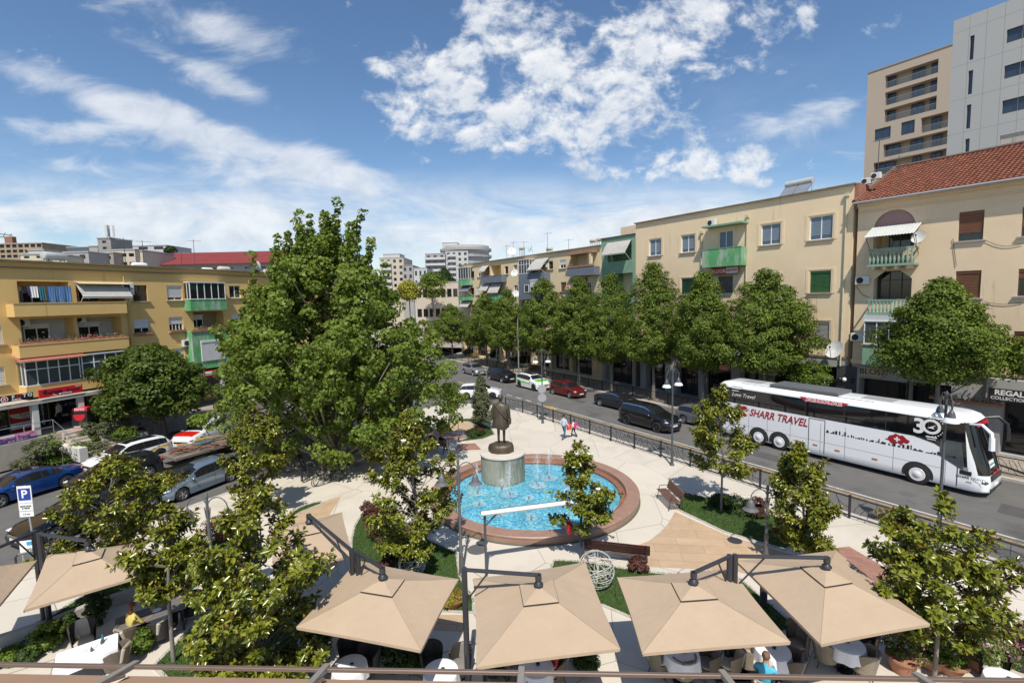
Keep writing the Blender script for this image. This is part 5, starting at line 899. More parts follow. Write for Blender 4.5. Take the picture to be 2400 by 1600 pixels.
bz(z1, 525, 705, 270, 104, 10, mt('blue grey cladding', (.09, .11, .14), .6, var=(1, .1)), 'dark blue grey roof building behind the grey tank'); bz(z1, 500, 695, 310, 80, 10, P_FAR2, 'weathered flat house behind the grey tank', rows=1, cols=2, base_px=612); bz(z1, 158, 355, 325, 76, 10, pbr('pale yellow wall', (.5, .47, .35), .85, var=(.6, .1)), 'pale yellow house at the left behind the ochre roof', rows=2, cols=2, base_px=620); bz(z1, 220, 345, 292, 80, 4, P_FAR, 'white roof hut on the pale yellow house'); bz(z1, 350, 520, 338, 77, 6, pbr('pale yellow wall', (.5, .47, .35), .85, var=(.6, .1)), 'pale yellow house end under the grey tank')
bz(z1, -60, 330, 240, 112, 14, pbr('raw ochre concrete', (.33, .26, .17), .9, var=(.6, .2)), 'unfinished concrete building with open floors at the far left', rows=4, cols=8, base_px=620, wfrac=(.72, .6), wm=DARKIN)
p = G(0, 900); r_ = ray(*z1(855, 95)); Y = 87; x = r_.x / r_.y * Y; Z = CH + r_.z / r_.y * Y; zb_ = CH + ray(*z1(855, 200)).z / ray(*z1(855, 200)).y * Y; t = thing('telecom_mast', 'telecom mast with panel antennas on the bare stair head', 'mast', (x, Y, zb_ - .2)); h = Z - zb_ + .2; m = MB(); m.tube([(0, 0, 0), (0, 0, h)], .09, 6); m.tube([(-.8, 0, 0), (0, 0, h * .5)], .05, 5); m.build('pole', LTGREY, t)
for k in range(3): a = k * 2.1; m = MB(); m.T = Matrix.Rotation(a, 4, 'Z'); m.box(-.22, .22, -.7, -.45, h - 1.9, h); m.build('antenna_panel', mt('antenna grey', (.5, .5, .5), .5), t)
r0, r1 = ray(*z1(-40, 160)), ray(*z1(95, 195)); Y = 140; t = thing('crane', 'green end of a crane jib at the far left skyline', 'crane', (r1.x / r1.y * Y, Y, CH + r1.z / r1.y * Y)); m = MB()
for dz in (0, 1.3): m.tube([(-40, 0, 5 + dz), (0, 0, dz * .6)], .18, 4)
for k in range(24): x = -40 + k * 1.7; m.tube([(x, 0, -x / 8), (x + .85, 0, -x / 8 + 1.2)], .09, 3)
m.build('jib', mt('crane green', (.05, .2, .15), .6), t); MB().box(-1.6, .6, -.6, .6, -1.6, .4).build('jib_end', mt('rust', (.28, .12, .07), .8), t)
# the house the photograph is taken from: only its front wall, standing behind the camera
# ---------------------------------------------------------------- trees and plants
L_LIND = leafmat('linden leaf', (.06, .10, .011), (.165, .22, .03), gloss=.55, trans=.16)
L_PLANE = leafmat('plane leaf', (.085, .13, .014), (.215, .285, .05), gloss=.5, trans=.36)
L_CHEST = leafmat('chestnut leaf', (.045, .08, .012), (.11, .15, .02), gloss=.5, trans=.25)
L_MAG = leafmat('magnolia leaf', (.085, .115, .01), (.27, .28, .032), back=(.20, .10, .025), gloss=.24, trans=.16)
L_DARK = leafmat('dark evergreen leaf', (.022, .045, .012), (.06, .10, .02), gloss=.5, trans=.2); L_FRESH = leafmat('fresh green leaf', (.07, .13, .015), (.18, .25, .04), gloss=.45, trans=.3)
L_RED = leafmat('barberry leaf', (.085, .035, .028), (.17, .075, .05), gloss=.5, trans=.25); L_OLIVE = leafmat('grey green leaf', (.085, .10, .05), (.16, .18, .09), gloss=.6, trans=.2); L_DRY = leafmat('dry grass', (.2, .16, .06), (.36, .29, .12), gloss=.7, trans=.2); L_YELL = leafmat('yellow green leaf', (.2, .2, .02), (.42, .4, .05), gloss=.5, trans=.3)
L_PINK = leafmat('pink flower', (.38, .13, .2), (.55, .3, .36), gloss=.6, trans=.3); PETAL = mt('white petal', (.8, .78, .68), .5)
def unit(a): return a / np.maximum(np.linalg.norm(a, axis=1, keepdims=True), 1e-6)
def quads(rg, P, Nm, size, asp=.62, fold=.18):
    n = len(P); N_ = unit(Nm); a = unit(np.cross(N_, rg.normal(size=(n, 3)))); b = np.cross(N_, a); s = (size * rg.uniform(.65, 1.3, n))[:, None]
    V = np.stack([P - a * s * .5, P + b * s * asp * .5 + N_ * s * fold, P + a * s * .5 - N_ * s * fold * .6, P - b * s * asp * .5 + N_ * s * fold], 1)
    return V.reshape(-1, 3), np.arange(n * 4).reshape(n, 4)
def tints(rg, n, k, base=None):
    t = rg.beta(1.6, 1.8, n) if base is None else np.clip(base + rg.normal(0, .2, n), 0, 1)
    c = np.stack([t, rg.uniform(0, 1, n), t * 0, t * 0 + 1], 1); return np.repeat(c, k, 0)
def envelope(rg, n, prof, z0, z1_, R_, cx=0, cy=0, pw=.42, lob=.3, sx=1.0):
    hs = np.array([p[0] for p in prof]); rs = np.array([p[1] for p in prof]); t = []
    while len(t) < n:
        u = rg.uniform(0, 1); 
        if rg.uniform(0, 1) < np.interp(u, hs, rs) ** .9 + .06: t.append(u)
    t = np.array(t); a = rg.uniform(0, 2 * PI, n); ph = rg.uniform(0, 6, 4)
    lobes = 1 + lob * (np.sin(2 * a + ph[0] + 3 * t) + .7 * np.sin(3 * a + ph[1] - 7 * t) + .5 * np.sin(5 * a + ph[2] + 11 * t)) / 1.6
    r = np.interp(t, hs, rs) * R_ * rg.uniform(0, 1, n) ** pw * lobes
    return np.stack([cx * np.minimum(1, t * 1.6) + r * np.cos(a) * sx, cy + r * np.sin(a), z0 + (z1_ - z0) * t], 1)
def cloud(rg, C, per, rad, size, up=.5, flat=.75, asp=.62, core=None, rough=.8):
    """leaves on the outer side of many small clumps"""
    n = len(C) * per; ci = np.repeat(np.arange(len(C)), per); d = unit(rg.normal(size=(n, 3)) + np.array([0, 0, .35])); rc = rg.uniform(.6, 1.35, len(C))
    P = C[ci] + d * (rad * rc[ci] * rg.uniform(.3, 1.1, n) ** .5)[:, None] * np.array([1, 1, flat])
    ax = C.mean(0) if core is None else core; o = C[ci] - ax; o[:, 2] *= .3; Nm = unit(d) * .9 + unit(o) * .5 + np.array([0, 0, up]) + rg.normal(size=(n, 3)) * rough * .6
    V, F = quads(rg, P, Nm, size, asp); cl = rg.uniform(.25, .75, len(C)); return V, F, tints(rg, n, 4, cl[ci])
def limbs(rg, C, trunk, r0, k, mat, root, bend=.35, name='trunk', rmin=.02, wob=.05):
    """trunk and limbs reaching out to some of the clumps, one mesh"""
    m = MB(); tp = [Vector(p) for p in trunk]; n = len(tp); m.tube(tp, [r0 * (1 - .75 * i / (n - 1)) * (1.25 if i == 0 else 1) for i in range(n)], 9)
    for i in rg.choice(len(C), min(k, len(C)), replace=False):
        c = Vector(C[i]); best = None
        for j in range(n - 1):
            for f in (0, .5):
                q = tp[j].lerp(tp[j + 1], f)
                if q.z > c.z - .12 * (c - q).length: continue
                sc = abs((c.z - q.z) - bend * 2 * (Vector((c.x, c.y)) - Vector((q.x, q.y))).length)
                if best is None or sc < best[0]: best = (sc, q, (j + f) / (n - 1))
        if best is None: continue
        q = best[1]; L_ = (c - q).length; rr_ = max(rmin, r0 * .38 * (1 - .6 * best[2])) * min(1, .35 + L_ / 6); mid = q.lerp(c, .5) + Vector((rg.normal(0, wob), rg.normal(0, wob), -.06 * L_)) * 1.0
        m.tube([q, q.lerp(mid, .5) + Vector((0, 0, -.01 * L_)), mid, mid.lerp(c, .5) + Vector((rg.normal(0, wob), rg.normal(0, wob), 0)), c], [rr_, rr_ * .8, rr_ * .6, rr_ * .42, rmin * .5], 5)
    return m.build(name, mat, root, True, 60)
LINDEN = [(0, .35), (.08, .8), (.2, 1), (.38, .97), (.55, .84), (.7, .64), (.83, .42), (.93, .24), (1, .1)]
ROUND = [(0, .45), (.1, .85), (.3, 1), (.55, .95), (.75, .75), (.9, .45), (1, .12)]
CONE = [(0, .7), (.15, 1), (.4, .85), (.7, .5), (.9, .22), (1, .04)]
def tree(name, label, base, top_px, cx_px, hw_px, bot_y, seed, leaf, bark, prof=LINDEN, ncl=230, per=80, rad=.5, size=.16, k=16, r0=.16, cat='tree', group=None, depth=1.0, up=.5, bend=.35, tilt=(0, 0), pw=.42):
    rg = np.random.default_rng(seed); p = Vector(base); Y = p.y
    zt_ = zat(top_px[0], top_px[1], p); zb_ = max(.4, zat(cx_px, bot_y, p)); r = ray(cx_px, (top_px[1] + bot_y) / 2); cx = r.x / r.y * Y - p.x; R_ = hw_px / FOC * Y / math.sqrt(1 + ((cx_px - 1200) / FOC) ** 2)
    t = thing(name, label, cat, p, 0, group); C = envelope(rg, ncl, prof, zb_ + rad * .4, zt_ - rad * .1, max(.2, R_ * 1.12 - rad * .4), cx, 0, pw)
    C[:, 1] *= depth; C = np.vstack([C, [[cx + rg.normal(0, .08), rg.normal(0, .08), zt_ - rad * .5 - .22 * q] for q in range(7)]]); V, F, c = cloud(rg, C, per, rad, size, up, core=np.array([cx, 0, zb_ + (zt_ - zb_) * .4]))
    put('crown', raw_mesh('crown', V, F, [leaf], col=c), t)
    h = zt_ * .85; limbs(rg, C, [(0, 0, 0), (.03, .02, zb_ * .5), (cx * .15, 0, zb_ + .1), (cx * .5 + rg.normal(0, .05), 0, (zb_ + h) / 2), (cx, 0, h)], r0, k, bark, t, bend); return t
LB = SV
for i, (d, t_, top, cx, hw, by, lb) in enumerate((
    (35.7, 71, (1062, 715), 1058, 48, 805, 'linden farthest along the avenue, beside the big plane tree'), (35.7, 60.2, (1140, 690), 1138, 50, 815, 'second farthest linden, in front of the green awnings'), (35.9, 57.0, (1190, 680), 1188, 46, 820, 'slim pointed linden left of the blue bay'),
    (35.9, 47.2, (1288, 655), 1275, 68, 835, 'broad linden in front of the blue bay, beside the yellow column'), (36.0, 41.5, (1366, 652), 1355, 62, 840, 'linden in front of the corner balcony of the pale yellow block'),
    (36.0, 37.2, (1436, 645), 1432, 62, 850, 'linden in front of the narrow green fronted link'), (36.0, 33.0, (1540, 618), 1532, 72, 855, 'tallest pointed linden, at the left end of the cream block'), (36.1, 28.6, (1642, 640), 1648, 80, 870, 'linden below the worn green balcony and its red sign'),
    (36.2, 24.6, (1812, 636), 1795, 108, 872, 'wide linden at the rear end of the white coach'), (36.3, 15.0, (2202, 660), 2205, 150, 895, 'linden in front of the buff block, above the coach roof'), (36.3, 10.5, (2440, 800), 2440, 60, 880, 'linden cut off by the right edge of the picture'))):
    b = LB(d, -Fac(SN * d, -SD).uz(cx, (top[1] + by) / 2)[0]); tree('linden', lb, b, top, cx, hw, by, 100 + i, L_LIND, BARKG, ncl=int(330 + hw * 2.2), per=80, rad=.5, size=.17 if i < 5 else .155, k=18, r0=.17, group='lindens along the far pavement', up=.35)
tree('small_tree', 'small light green tree beside the large dish behind the coach', SV(38, -Fac(SN * 38, -SD).uz(1902, 870)[0]), (1905, 848), 1902, 52, 905, 131, L_FRESH, BARKG, ROUND, 60, 70, .4, .13, 8, .07)
# the great plane tree of the square
rg = np.random.default_rng(21); pb = G(788, 1082); pt = thing('plane_tree', 'big leafy plane tree with upright top shoots in the middle of the square', 'tree', pb)
PLN = [(0, .55), (.08, .8), (.2, 1), (.36, .97), (.5, .92), (.62, .76), (.76, .47), (.9, .2), (1, .06)]; ztp = zat(790, 520, pb)
C = envelope(rg, 800, PLN, .9, ztp, 7.2, -.05, 0, .5, .24); C = C[(rg.uniform(0, 1, len(C)) > (C[:, 2] - 7) / 11)]; C[:, 1] *= .85; C = C[(C[:, 2] > 2.2) | (np.hypot(C[:, 0], C[:, 1]) > 3.0)]
sh = []
for i in range(85):
    a = rg.uniform(0, 2 * PI); z = rg.uniform(.38, .9); r = np.interp(z, [p[0] for p in PLN], [p[1] for p in PLN]) * 6.6 * rg.uniform(.3, .95); b = np.array([r * math.cos(a) - .25, r * math.sin(a) * .85, .9 + (ztp - .9) * z]); h = rg.uniform(1.3, 2.6)
    for k in range(6): sh.append(b + np.array([rg.normal(0, .08) + .12 * k * math.cos(a) * (1 - z), rg.normal(0, .08), h * k / 5]))
tp = [(790, 465), (846, 492), (762, 495), (722, 545), (870, 560)]
for x, y in tp:
    z = zat(x, y, pb); r = ray(x, y); xx = r.x / r.y * pb.y - pb.x
    for k in range(11): sh.append(np.array([xx * (1 - .035 * k) + rg.normal(0, .06), rg.normal(0, .15), z - .15 - .3 * k]))
V1, F1, c1 = cloud(rg, C, 120, .6, .2, .35, asp=.85, core=np.array([0, 0, 6.0]), rough=1.1); V2, F2, c2 = cloud(rg, np.array(sh), 34, .26, .2, .3, asp=.85, core=np.array([0, 0, 6.0]), rough=1.1)
put('crown', raw_mesh('crown', np.vstack([V1, V2]), np.vstack([F1, F2 + len(V1)]), [L_PLANE], col=np.vstack([c1, c2])), pt)
limbs(rg, np.vstack([C, np.array(sh)[5::6]]), [(0, 0, 0), (.05, 0, 1.5), (-.05, .1, 3.5), (.1, 0, 7), (0, .1, 10.5), (.1, 0, ztp)], .34, 110, BARKP, pt, .5, rmin=.03, wob=.15)
tree('chestnut_tree', 'dark rounded chestnut tree in front of the ochre block shops', G(388, 1036), (330, 812), 350, 130, 972, 41, L_CHEST, BARK, ROUND, 260, 90, .6, .24, 14, .2, up=.7)
tree('cypress', 'small dense evergreen beside the statue on the round lawn', G(1132, 1003), (1128, 880), 1128, 26, 1000, 51, L_OLIVE, BARK, CONE, 150, 70, .3, .13, 6, .06, up=.3)
tree('sapling', 'thin young tree with a sparse crown near the white hatchback', G(1074, 1032), (1070, 905), 1066, 30, 965, 52, L_PLANE, BARK, ROUND, 22, 40, .35, .17, 8, .03, up=.3)
tree('sapling', 'bare stemmed sapling by the blue saloon on the left', G(148, 1092), (128, 1010), 120, 20, 1045, 53, L_FRESH, BARK, ROUND, 8, 12, .2, .14, 5, .025)
for i, (b, top, cx, hw, by, lf, Y, lb) in enumerate((((1385, 700), (1425, 630), 1432, 22, 665, L_DARK, 150, 'dark conifer in front of the white tower block'), ((1420, 700), (1408, 640), 1405, 14, 662, L_DARK, 152, 'thin grey green conifer left of the dark one'), ((975, 720), (958, 660), 958, 22, 705, L_YELL, 96, 'yellow flowering tree seen past the big plane tree'), ((405, 585), (405, 583), 400, 9, 592, L_DARK, 118, 'far dark tree top right of the white penthouse'), ((1010, 720), (1010, 640), 1012, 34, 700, L_PLANE, 112, 'tree between the plane tree and the low pink building'))):
    if b[0] in (1385, 1420): b = (b[0] + 10, b[1]); top = (1040 - 1430 + top[0] + 0, top[1]); cx = 1040 - 1430 + cx; b = (cx, b[1])
    r = ray(cx, top[1]); base = Vector((r.x / r.y * Y, Y, 0)); tree('far_tree', lb, base, (cx, top[1]), cx, hw, by, 60 + i, lf, BARK, CONE if lf is L_DARK else ROUND, 90, 45, .9, .4, 5, .15, group='trees far behind the square')
# ---- magnolias: whorls of long glossy leaves at the ends of forked branches
def magnolia(label, base_px, top, cx_px, hw, bot, seed, nb=26, tips=9, ll=.18, flowers_=0, r0=.047, base=None, prof=ROUND):
    rg = np.random.default_rng(seed); p = base or G(*base_px); t = thing('magnolia', label, 'magnolia tree', p, 0, 'young magnolias around the square'); Y = p.y
    zt_ = zat(*top, p); zb_ = max(.5, zat(cx_px, bot, p)); r = ray(cx_px, (top[1] + bot) / 2); cx = r.x / r.y * Y - p.x; R_ = hw / FOC * Y / math.sqrt(1 + ((cx_px - 1200) / FOC) ** 2); h = zt_ - zb_
    tk = [(0, 0, 0), (.02, .01, zb_), (cx * .4 + rg.normal(0, .03), 0, zb_ + h * .35), (cx * .8 + rg.normal(0, .04), 0, zb_ + h * .7), (cx, 0, zt_ - .15)]; m = MB(); m.tube(tk, [r0 * 1.2, r0, r0 * .75, r0 * .45, r0 * .2], 8)
    E = envelope(rg, nb, prof, zb_ + .1, zt_ - .1, R_ * .97, cx, 0, .22, .25); E = np.vstack([E, [[cx, 0, zt_ - .02]]]); T = []; A = []
    tv = [Vector(q) for q in tk]
    for e in E:
        e = Vector(e); f = max(0.05, min(.95, (e.z - zb_) / max(h, .1) - .25)); s = f * 3 + 1; i = min(3, int(s)); q = tv[i].lerp(tv[min(4, i + 1)], s - i) if i < 4 else tv[4]
        mid = q.lerp(e, .55) + Vector((0, 0, -.04)); m.tube([q, mid, e], [r0 * .35, r0 * .22, .008], 5); ax = (e - q).normalized()
        T.append(e); A.append(ax + Vector((0, 0, .6)))
        for _ in range(tips):
            g = mid.lerp(e, rg.uniform(.0, 1)); o = Vector(rg.normal(0, 1, 3)).normalized() * rg.uniform(.12, .34); o.z = abs(o.z) * .8 - .04; w = g + o; m.tube([g, w], [.01, .005], 3, cap=False); T.append(w); A.append(ax * .5 + o.normalized() + Vector((0, 0, .7)))
    m.build('trunk', BARKG, t, True, 60)
    T = np.array([tuple(x) for x in T]); A = unit(np.array([tuple(x) for x in A])); n = len(T); K = 13; ti = np.repeat(np.arange(n), K); j = np.tile(np.arange(K), n); N_ = n * K
    ax = A[ti]; e1 = unit(np.cross(ax, np.array([.3, .5, .81]))); e2 = np.cross(ax, e1); ang = j * 2.4 + rg.uniform(0, .6, N_); opn = np.where(j < 5, rg.uniform(.35, .8, N_), rg.uniform(.9, 1.75, N_))[:, None]
    rad = e1 * np.cos(ang)[:, None] + e2 * np.sin(ang)[:, None]; d = unit(ax * np.cos(opn) + rad * np.sin(opn)); nm = unit(ax * np.sin(opn) - rad * np.cos(opn) + rg.normal(size=(N_, 3)) * .28); sd = unit(np.cross(d, nm)); nm = np.cross(sd, d)
    L_ = (ll * rg.uniform(.65, 1.15, N_) * np.where(j < 5, .85, 1))[:, None]; B = T[ti] - ax * (np.where(j < 5, 0, rg.uniform(.02, .12, N_))[:, None]); w = L_ * .2; dr_ = np.where(j < 5, 0, .22)[:, None]
    p0 = B; pt_ = B + d * L_ - nm * L_ * dr_; a = B + d * L_ * .35; c = B + d * L_ * .72 - nm * L_ * dr_ * .45
    V = np.stack([p0, a + sd * w + nm * w * .35, c + sd * w * .85 + nm * w * .3, pt_, c - sd * w * .85 + nm * w * .3, a - sd * w + nm * w * .35], 1).reshape(-1, 3); i0 = np.arange(N_)[:, None] * 6
    F = np.concatenate([i0 + np.array([[0, 1, 2, 3]]), i0 + np.array([[0, 3, 4, 5]])], 1).reshape(-1, 4); ct = rg.uniform(.2, .8, n); cr = put('crown', raw_mesh('crown', V, F, [L_MAG], col=tints(rg, N_, 6, ct[ti])), t)
    for i in range(flowers_):
        q = T[rg.integers(0, n)]; m = MB(); 
        for k in range(7): a_ = k * .9; m.T = Matrix.Translation(Vector(q) + Vector((0, -.03, .06))) @ Matrix.Rotation(a_, 4, 'Z') @ Matrix.Rotation(R(38), 4, 'Y'); m.ball((0, 0, .07), (.015, .05, .085), 6, 4)
        m.build('flower', PETAL, t, True)
    return t
MG = [('magnolia left of the pool, with a reddish shrub at its foot', (988, 1335), (962, 985), 960, 122, 1285, 11, 52, 15), ('small magnolia standing before the pool, with white flowers and a red basket', (1372, 1307), (1352, 1042), 1357, 82, 1238, 12, 30, 13), ('magnolia on the right lawn in front of the coach', (1690, 1198), (1700, 905), 1690, 98, 1122, 13, 44, 14), ('magnolia behind the short twin lamp on the right', (1885, 1322), (1860, 1042), 1872, 92, 1285, 14, 50, 15), ('large magnolia at the right edge beside the flower pots', (2190, 1592), (2190, 1165), 2200, 212, 1490, 15, 62, 10), ('large magnolia in the left foreground reaching over the umbrella', (610, 1618), (592, 1140), 622, 215, 1585, 16, 104, 12), ('magnolia over the terrace tables, left of the large foreground one', (407, 1552), (392, 1185), 398, 100, 1395, 17, 30, 10), ('magnolia hiding the parked cars, on the far left lawn', (234, 1398), (290, 1062), 282, 165, 1300, 18, 60, 12), ('magnolia between the silver hatchback and the bicycles', (602, 1212), (600, 955), 602, 82, 1165, 19, 44, 14), ('magnolia at the foot of the plane tree, behind the pool side one', (925, 1112), (918, 905), 922, 88, 1085, 20, 46, 14)]
for i, a in enumerate(MG): magnolia(*a, flowers_=(2, 6, 2, 0, 0, 0, 0, 0, 0, 1)[i], prof=ROUND, ll=.19)
# ---- shrubs
def bush(label, p, rx, h, leaf, n=40, per=50, size=.09, seed=1, name='shrub', group=None, z0=0.0, stem=0.0, up=.5, extra=None):
    rg = np.random.default_rng(seed); t = thing(name, label, 'shrub', p, 0, group); C = envelope(rg, n, ROUND, z0 + .05, z0 + h, rx * .85, 0, 0, .45, .15); V, F, c = cloud(rg, C, per, max(.1, rx * .28), size, up); put('foliage', raw_mesh('foliage', V, F, [leaf], col=c), t)
    if stem: MB().tube([(0, 0, 0), (.02, 0, z0 + h * .5)], stem, 7).build('stem', BARK, t, True)
    if extra:
        P = C[rg.integers(0, n, extra[1])] + rg.normal(0, rx * .25, (extra[1], 3)) + np.array([0, 0, .08]); V, F = quads(rg, P, rg.normal(size=P.shape) + np.array([0, 0, .6]), extra[2], .9); put('blossom', raw_mesh('blossom', V, F, [extra[0]], col=tints(rg, len(P), 4)), t)
    return t
BS = [((893, 1262), .75, 1.5, L_RED, 'tall dark red barberry on the curved lawn beside the pool'), ((918, 1305), .55, .8, L_DARK, 'dark green bush at the foot of the pool side magnolia'), ((868, 1215), .5, .8, L_RED, 'small dark red barberry at the tip of the curved lawn'), ((900, 1335), .35, .35, L_RED, 'low red groundcover tuft on the curved lawn'), ((1735, 1200), .9, .6, L_DARK, 'low clipped hedge plant behind the right-hand bench lawn'), ((1778, 1212), .5, .9, L_RED, 'reddish bush beside the short twin lamp'), ((1690, 1185), .6, .45, L_DARK, 'flat dark shrub at the trunk of the right lawn magnolia'), ((1497, 1338), .42, .45, L_RED, 'tuft of reddish grass at the end of the long bench back'), ((1122, 1018), .5, .5, L_RED, 'bronze low bush below the small evergreen'), ((1112, 1022), .7, .45, L_DARK, 'dark low bush left of the bronze one'), ((515, 1262), .8, .9, L_RED, 'thin reddish shrub under the left twin lamp'),
 (ze(660, 1300), .45, .8, L_FRESH, 'fresh green leafy bush beside the white laid table'), (ze(400, 1430), .35, .35, L_DARK, 'dark hedge bush at the low wall corner'), (ze(150, 1450), .5, .25, L_FRESH, 'bright low plants at the bottom left corner'), (ze(960, 1080), .36, .6, L_DARK, 'dark bush with small white blossom behind the tables'), (ze(1340, 930), .42, .9, L_DARK, 'tall dark bush behind the woman in yellow'), (ze(1980, 1350), .25, .7, L_FRESH, 'spindly potted plant near the terrace awning'), (z4(800, 1400), .6, 1.2, L_DARK, 'dark hedge block right of the large foreground magnolia'), (z4(1430, 1430), .5, .65, L_DARK, 'bushy plant between the two round café tables'), (z4(1560, 1440), .42, .4, L_DARK, 'low dark plants beside the second round table'), (z5(550, 1490), .42, .55, L_DARK, 'dark bush under the middle umbrella'), (z5(1230, 1420), .48, .75, L_DARK, 'boxed green bush right of the woman in red')]
for i, (px, rx, h, lf, lb) in enumerate(BS): bush(lb, G(*px), rx, h, lf, 44, 60, .075, 200 + i, group='shrubs in the beds of the square')
GZ = [0, 0, 0, .95, .95, .95, .95, 0, 0, 0, 0, 0, 0, 0, 0, 0]
LG = [(zs(1150, 1150), .75, .9, L_OLIVE, 1.1, 'clipped grey green ball on a stem beside the price totem'), (zs(380, 1360), .95, .9, L_OLIVE, .7, 'front one of two clipped cushions below the banner'), (zs(230, 1310), .8, .8, L_OLIVE, .7, 'rear one of two clipped cushions below the banner'), (zs(1580, 900), .6, 1.8, L_CHEST, 0, 'upright green bush at the shop garden corner'), (zs(1740, 950), .8, 1.2, L_OLIVE, 0, 'loose grey bush in the shop garden'), (zs(1870, 940), .9, 1.5, L_OLIVE, 0, 'broad grey green bush under the chestnut tree'), (zs(1960, 1010), .8, .8, L_FRESH, 0, 'bright low bush at the shop garden edge'), (zs(1690, 1010), .35, .7, L_FRESH, 0, 'small plant in a red pot on the shop garden path'), (zs(640, 1070), .35, 1.0, L_CHEST, .3, 'pot plant right of the pink banner'), (zs(700, 1260), .4, .5, L_RED, 0, 'bronze spiky plant by the white step wall'), (zs(1080, 1240), .9, .7, L_CHEST, 0, 'low green bush below the price totem'), (zs(900, 1330), .9, .35, L_FRESH, 0, 'bright groundcover beside the striped kerb'), (zs(100, 1400), .9, .5, L_OLIVE, 0, 'straggly plants under the clipped cushions'), (zs(560, 1330), .8, .9, L_CHEST, 0, 'leafy bush left of the white step wall'), (zs(1250, 1290), 1.0, .9, L_FRESH, 0, 'light green bush in front of the step wall'), (zs(1500, 1230), .9, .8, L_OLIVE, 0, 'grey bush right of the steps')]
for i, (px, rx, h, lf, z0, lb) in enumerate(LG): bush(lb, G(*px, GZ[i]) if GZ[i] else (lambda q: q + Vector((LN.x, LN.y, 0)) * max(0, 2.4 + .3 * (i % 3) - (q.xy - FL.O).dot(LN)))(G(*px)), rx, h, lf, 40, 55, .11, 240 + i, group='plants in the shop garden', z0=z0, stem=.06 if z0 else 0)
FG_ = [((270, 490), L_OLIVE, .9, 1.2), ((370, 520), L_DRY, 1.0, .8), ((620, 540), L_CHEST, .8, 2.0), ((760, 520), L_CHEST, .6, 1.8), ((950, 620), L_CHEST, 1.3, 1.2), ((1110, 610), L_OLIVE, 1.2, 1.0), ((1230, 620), L_DRY, 1.2, .9), ((1040, 500), L_CHEST, 1.1, 1.5), ((1160, 520), L_DARK, 1.2, 1.3), ((1330, 560), L_CHEST, .8, 2.0), ((1540, 590), L_CHEST, .9, 2.0), ((1490, 630), L_DARK, .8, .9), ((1600, 650), L_DRY, 1.2, .7), ((1180, 680), L_DRY, 1.1, .6), ((1380, 640), L_DRY, .9, .6), ((480, 470), L_CHEST, .7, 1.2)]
FLB = ['first grey bush from the far end of the avenue beds', 'straw coloured clump beside the first steps', 'round topped bush below the second steps', 'small round bush beside the red no entry disc', 'wide green bush at the kerb end of the avenue beds', 'grey green clump in the middle avenue bed', 'straw grass clump at the middle avenue bed edge', 'green bush at the foot of the third steps', 'dark bush under the third hand rail', 'upright bush behind the lamp heads', 'round bush right of the fourth hand rail', 'low dark cushion in the right avenue bed', 'straw grass at the right end of the avenue beds', 'low straw grass near the green and white car', 'low straw grass below the lamp heads', 'small green bush by the blue door']
for i, (px, lf, rx, h) in enumerate(FG_): bush(FLB[i], G(*zc(*px)), rx, h, lf, 26, 50, .15, 270 + i, group='plants in the avenue beds')
def potted(label, p, r, h, ph, leaf, seed, bl, dark=False):
    t = thing('flower_pot', label, 'plant pot', p, 0, 'big flower pots at the right of the terrace'); MB().lathe([(r * .6, 0), (r * .7, .02), (r * .95, h * .85), (r * 1.05, h * .86), (r * 1.05, h), (r * .92, h), (r * .88, h * .9), (.01, h * .9)], 24, cap=False).build('pot', BLACK if dark else TERRA, t, True)
    rg = np.random.default_rng(seed); C = envelope(rg, 60, ROUND, h, h + ph, r * 1.25, 0, 0, .5, .2); V, F, c = cloud(rg, C, 55, r * .3, .055, .6); put('foliage', raw_mesh('foliage', V, F, [leaf], col=c), t)
    if bl: P = C[rg.integers(0, 60, bl)] * np.array([1.15, 1.15, 1]) + rg.normal(0, .09, (bl, 3)) + np.array([0, 0, .2]); V, F = quads(rg, P, rg.normal(size=P.shape) + np.array([0, -.3, .6]), .05, .9); put('blossom', raw_mesh('blossom', V, F, [L_PINK], col=tints(rg, bl, 4)), t)
for a in (('tall pink flowering pot nearest the wicker chairs', G(*z6(1390, 1470)), .36, .42, .95, L_CHEST, 1, 420), ('pink flowering pot left of the right-hand magnolia trunk', G(*z6(1610, 1430)), .38, .35, .85, L_FRESH, 2, 300), ('low bowl of bright green leaves right of the magnolia trunk', G(*z6(1755, 1465)), .4, .3, .5, L_FRESH, 3, 40), ('broad pink and white flowering pot by the cushioned seat', G(*z6(2020, 1440)), .5, .38, .75, L_FRESH, 4, 380), ('black pot with dark drooping plant at the right edge', G(*z6(2315, 1440)), .38, .5, .7, L_RED, 5, 60, True)): potted(*a)
